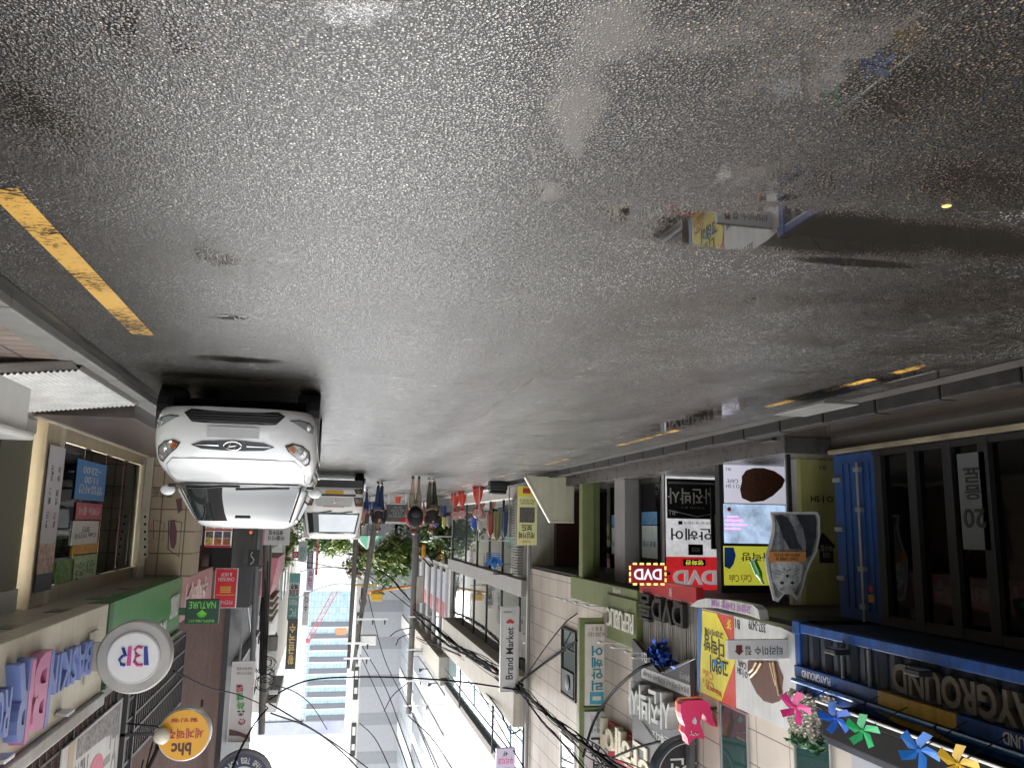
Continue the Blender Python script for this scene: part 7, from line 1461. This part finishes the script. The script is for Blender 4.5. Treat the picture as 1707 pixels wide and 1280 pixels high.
part('mast', MB().cyl((a.x, 55, 0), a, .12), MATS['boom_orange'], lift)
wk, _ = person('person in white helmet and dark clothes working up on the aerial platform', b.x+.25, 55, 1.5, math.pi, {}, mat('cloth_grey', (.2, .2, .21), .8), black, shd, False, 1.8); wk.location.z = b.z-.42
hq = Vector((b.x+.25, 55, b.z-.42+1.42)); solo('helmet', MB().ball(hq, .15, 12, (1, 1.1, .75)), M_sigwhite, 'white safety helmet on the person up on the aerial platform', 'helmet', smooth=True)
# ------------------------------------------------------------------ overhead cables
def catmull(P_, n=10):
    P_ = [P_[0]*2-P_[1]]+P_+[P_[-1]*2-P_[-2]]; o = []
    for i in range(1, len(P_)-2):
        for k in range(n):
            t = k/n; a, b, c, d = P_[i-1:i+3]; o.append(.5*((2*b)+(c-a)*t+(2*a-5*b+4*c-d)*t*t+(3*b-a-3*c+d)*t**3))
    return o+[P_[-2]]
def cable(label, pts, r, wob=0.0, n=10, strands=0):
    P_ = catmull([py(*q) for q in pts], n); g = random.Random(len(label)); r *= 1.45; mb = MB().tube([p+Vector((g.uniform(-wob, wob), 0, g.uniform(-wob, wob))) for p in P_], r, 5)
    for s_ in range(strands):
        ph = g.uniform(0, 6); am = r*g.uniform(1.2, 2.6); mb.tube([p+Vector((am*math.cos(ph+i*.23), 0, am*math.sin(ph*1.7+i*.19)+am*.8*math.sin(ph+i*.11))) for i, p in enumerate(P_)], r*.3, 4)
    return solo('overhead_cable', mb, mat('cable_rubber', (.008, .008, .009), .85, spec=.1), label, 'cable', 'overhead cables across the street')
cable('thick black cable spanning from the right utility pole to the stone building corner', [(449, 1166, 30.3), (480, 1146, 30), (530, 1131, 29), (640, 1128, 28), (760, 1135, 27), (868, 1150, 26.2)], .019)
cable('messy twisted cable bundle running from the central pole towards the stone building corner', [(690, 1018, 51.8), (720, 1040, 43), (760, 1074, 36), (815, 1108, 30), (868, 1148, 26)], .04, .03, 12, 6)
cable('messy twisted cable bundle crossing in front of the hair salon post sign', [(868, 1148, 26), (905, 1182, 21), (950, 1222, 17), (1010, 1268, 13.5), (1090, 1330, 10.5)], .028, .018, 12, 6)
cable('cable below the twisted bundle from the stone corner to the post sign foot', [(866, 1150, 26), (900, 1196, 21), (940, 1240, 18), (985, 1295, 15)], .016, .006, 10, 2)
cable('straight black cable from the stone corner to the dark narrow window', [(866, 1136, 26), (910, 1103, 24), (962, 1068, 21)], .025)
cable('curving black cable from the charcoal board down to the hair salon post', [(1090, 1104, 14.5), (1062, 1117, 15), (1020, 1155, 17), (990, 1202, 18), (972, 1260, 18.5)], .022)
cable('thin cable from the round ice cream sign to the right utility pole', [(290, 1118, 11.5), (350, 1146, 18), (400, 1158, 24), (446, 1178, 30.2)], .012)
cable('thin drooping cable leaving the right utility pole towards the pale sky', [(449, 1172, 30.3), (490, 1196, 31), (560, 1240, 34), (640, 1300, 38)], .018)
cable('thin cable arching over the blue glass store', [(450, 1140, 30.3), (490, 1152, 33), (520, 1176, 36), (545, 1215, 40)], .014)
cable('thin cable from the right utility pole up past the graffiti banner', [(446, 1180, 30.2), (425, 1205, 27), (400, 1250, 22), (380, 1300, 19)], .02)
cable('high thin cable passing the central pole cross-arm', [(600, 1090, 62), (640, 1180, 50), (665, 1240, 40), (690, 1310, 30)], .018)
cable('high thin cable from the leaning pole over the grey banded building', [(612, 985, 60), (640, 1095, 52), (690, 1195, 40), (730, 1290, 30)], .016)
cable('slack cable from the leaning pole to the central pole', [(622, 945, 61), (650, 962, 57), (670, 985, 54), (688, 1005, 52)], .03, .01, 10, 3)
cable('long cable from far street poles to the central pole', [(500, 952, 75), (545, 945, 70), (600, 952, 64), (650, 985, 57), (688, 1015, 52)], .02)
cable('cable across the bright white low block', [(470, 930, 60), (520, 938, 65), (580, 948, 65), (625, 940, 61)], .018)
cable('cable from the small teal stacked sign over the white low block', [(480, 1005, 60), (520, 985, 62), (560, 973, 62), (600, 975, 62)], .014)
for i, (a_, b_, lab) in enumerate((((690, 1045, 52), (650, 1060, 50), 'jumper wire hanging under the lowest cross-arm of the central pole'), ((685, 1055, 52), (660, 1075, 50), 'jumper wire looping beside the central pole'), ((683, 1135, 52), (640, 1185, 50), 'jumper wire below the top cross-arm of the central pole'))): cable(lab, [a_, ((a_[0]+b_[0])/2-6, (a_[1]+b_[1])/2-2, 51), b_], .018)
cable('cable pair along the stone building corner looping above the lilac sign', [(868, 1215, 26), (855, 1222, 26.2), (848, 1215, 27), (830, 1180, 29), (802, 1144, 33)], .016, .0, 10, 1)

cable('black cable dropping from the thick street cable to the blue balcony glass', [(868, 1152, 26), (835, 1135, 29), (800, 1110, 34), (745, 1082, 41), (694, 1062, 51.8)], .022, .012, 12, 3)
cable('second black cable beside the twisted bundle, rising past the charcoal board', [(868, 1144, 26), (912, 1190, 20), (968, 1236, 16.5), (1040, 1280, 13), (1120, 1325, 10.8)], .02, .01, 12, 3)
cable('thin cable hugging the pale tiled wall under the lilac sign', [(740, 1060, 43), (790, 1135, 36), (822, 1190, 31), (850, 1240, 27), (905, 1330, 20)], .016)
cable('thin cable from the central pole top towards the grey grid glass', [(680, 1192, 52), (720, 1230, 46), (760, 1290, 38)], .022)
cable('cable from the banded building corner past the central pole cross-arms', [(603, 1075, 70), (640, 1140, 56), (672, 1225, 46), (705, 1320, 36)], .02)
cable('cable crossing the white pole top towards the left building', [(600, 1205, 60), (625, 1230, 52), (655, 1290, 42)], .022)
cable('slanting cable crossing the pale sky above the blue glass store', [(452, 1188, 30.2), (520, 1215, 34), (580, 1262, 38), (640, 1330, 40)], .02)
cable('cable hanging between the central pole and the sports shop band', [(692, 1025, 51.8), (730, 1062, 44), (775, 1090, 36), (838, 1128, 29), (868, 1146, 26)], .03, .03, 12, 4)
cable('cable running from the black round studio sign up the stone wall', [(1100, 1235, 14.5), (1050, 1250, 15.5), (1000, 1275, 17), (960, 1310, 18.5)], .016)
cable('thin cable from the stone corner to the fascia lamps of the green shop', [(868, 1140, 26), (905, 1085, 23.5), (940, 1040, 21.8), (962, 1022, 21)], .012)
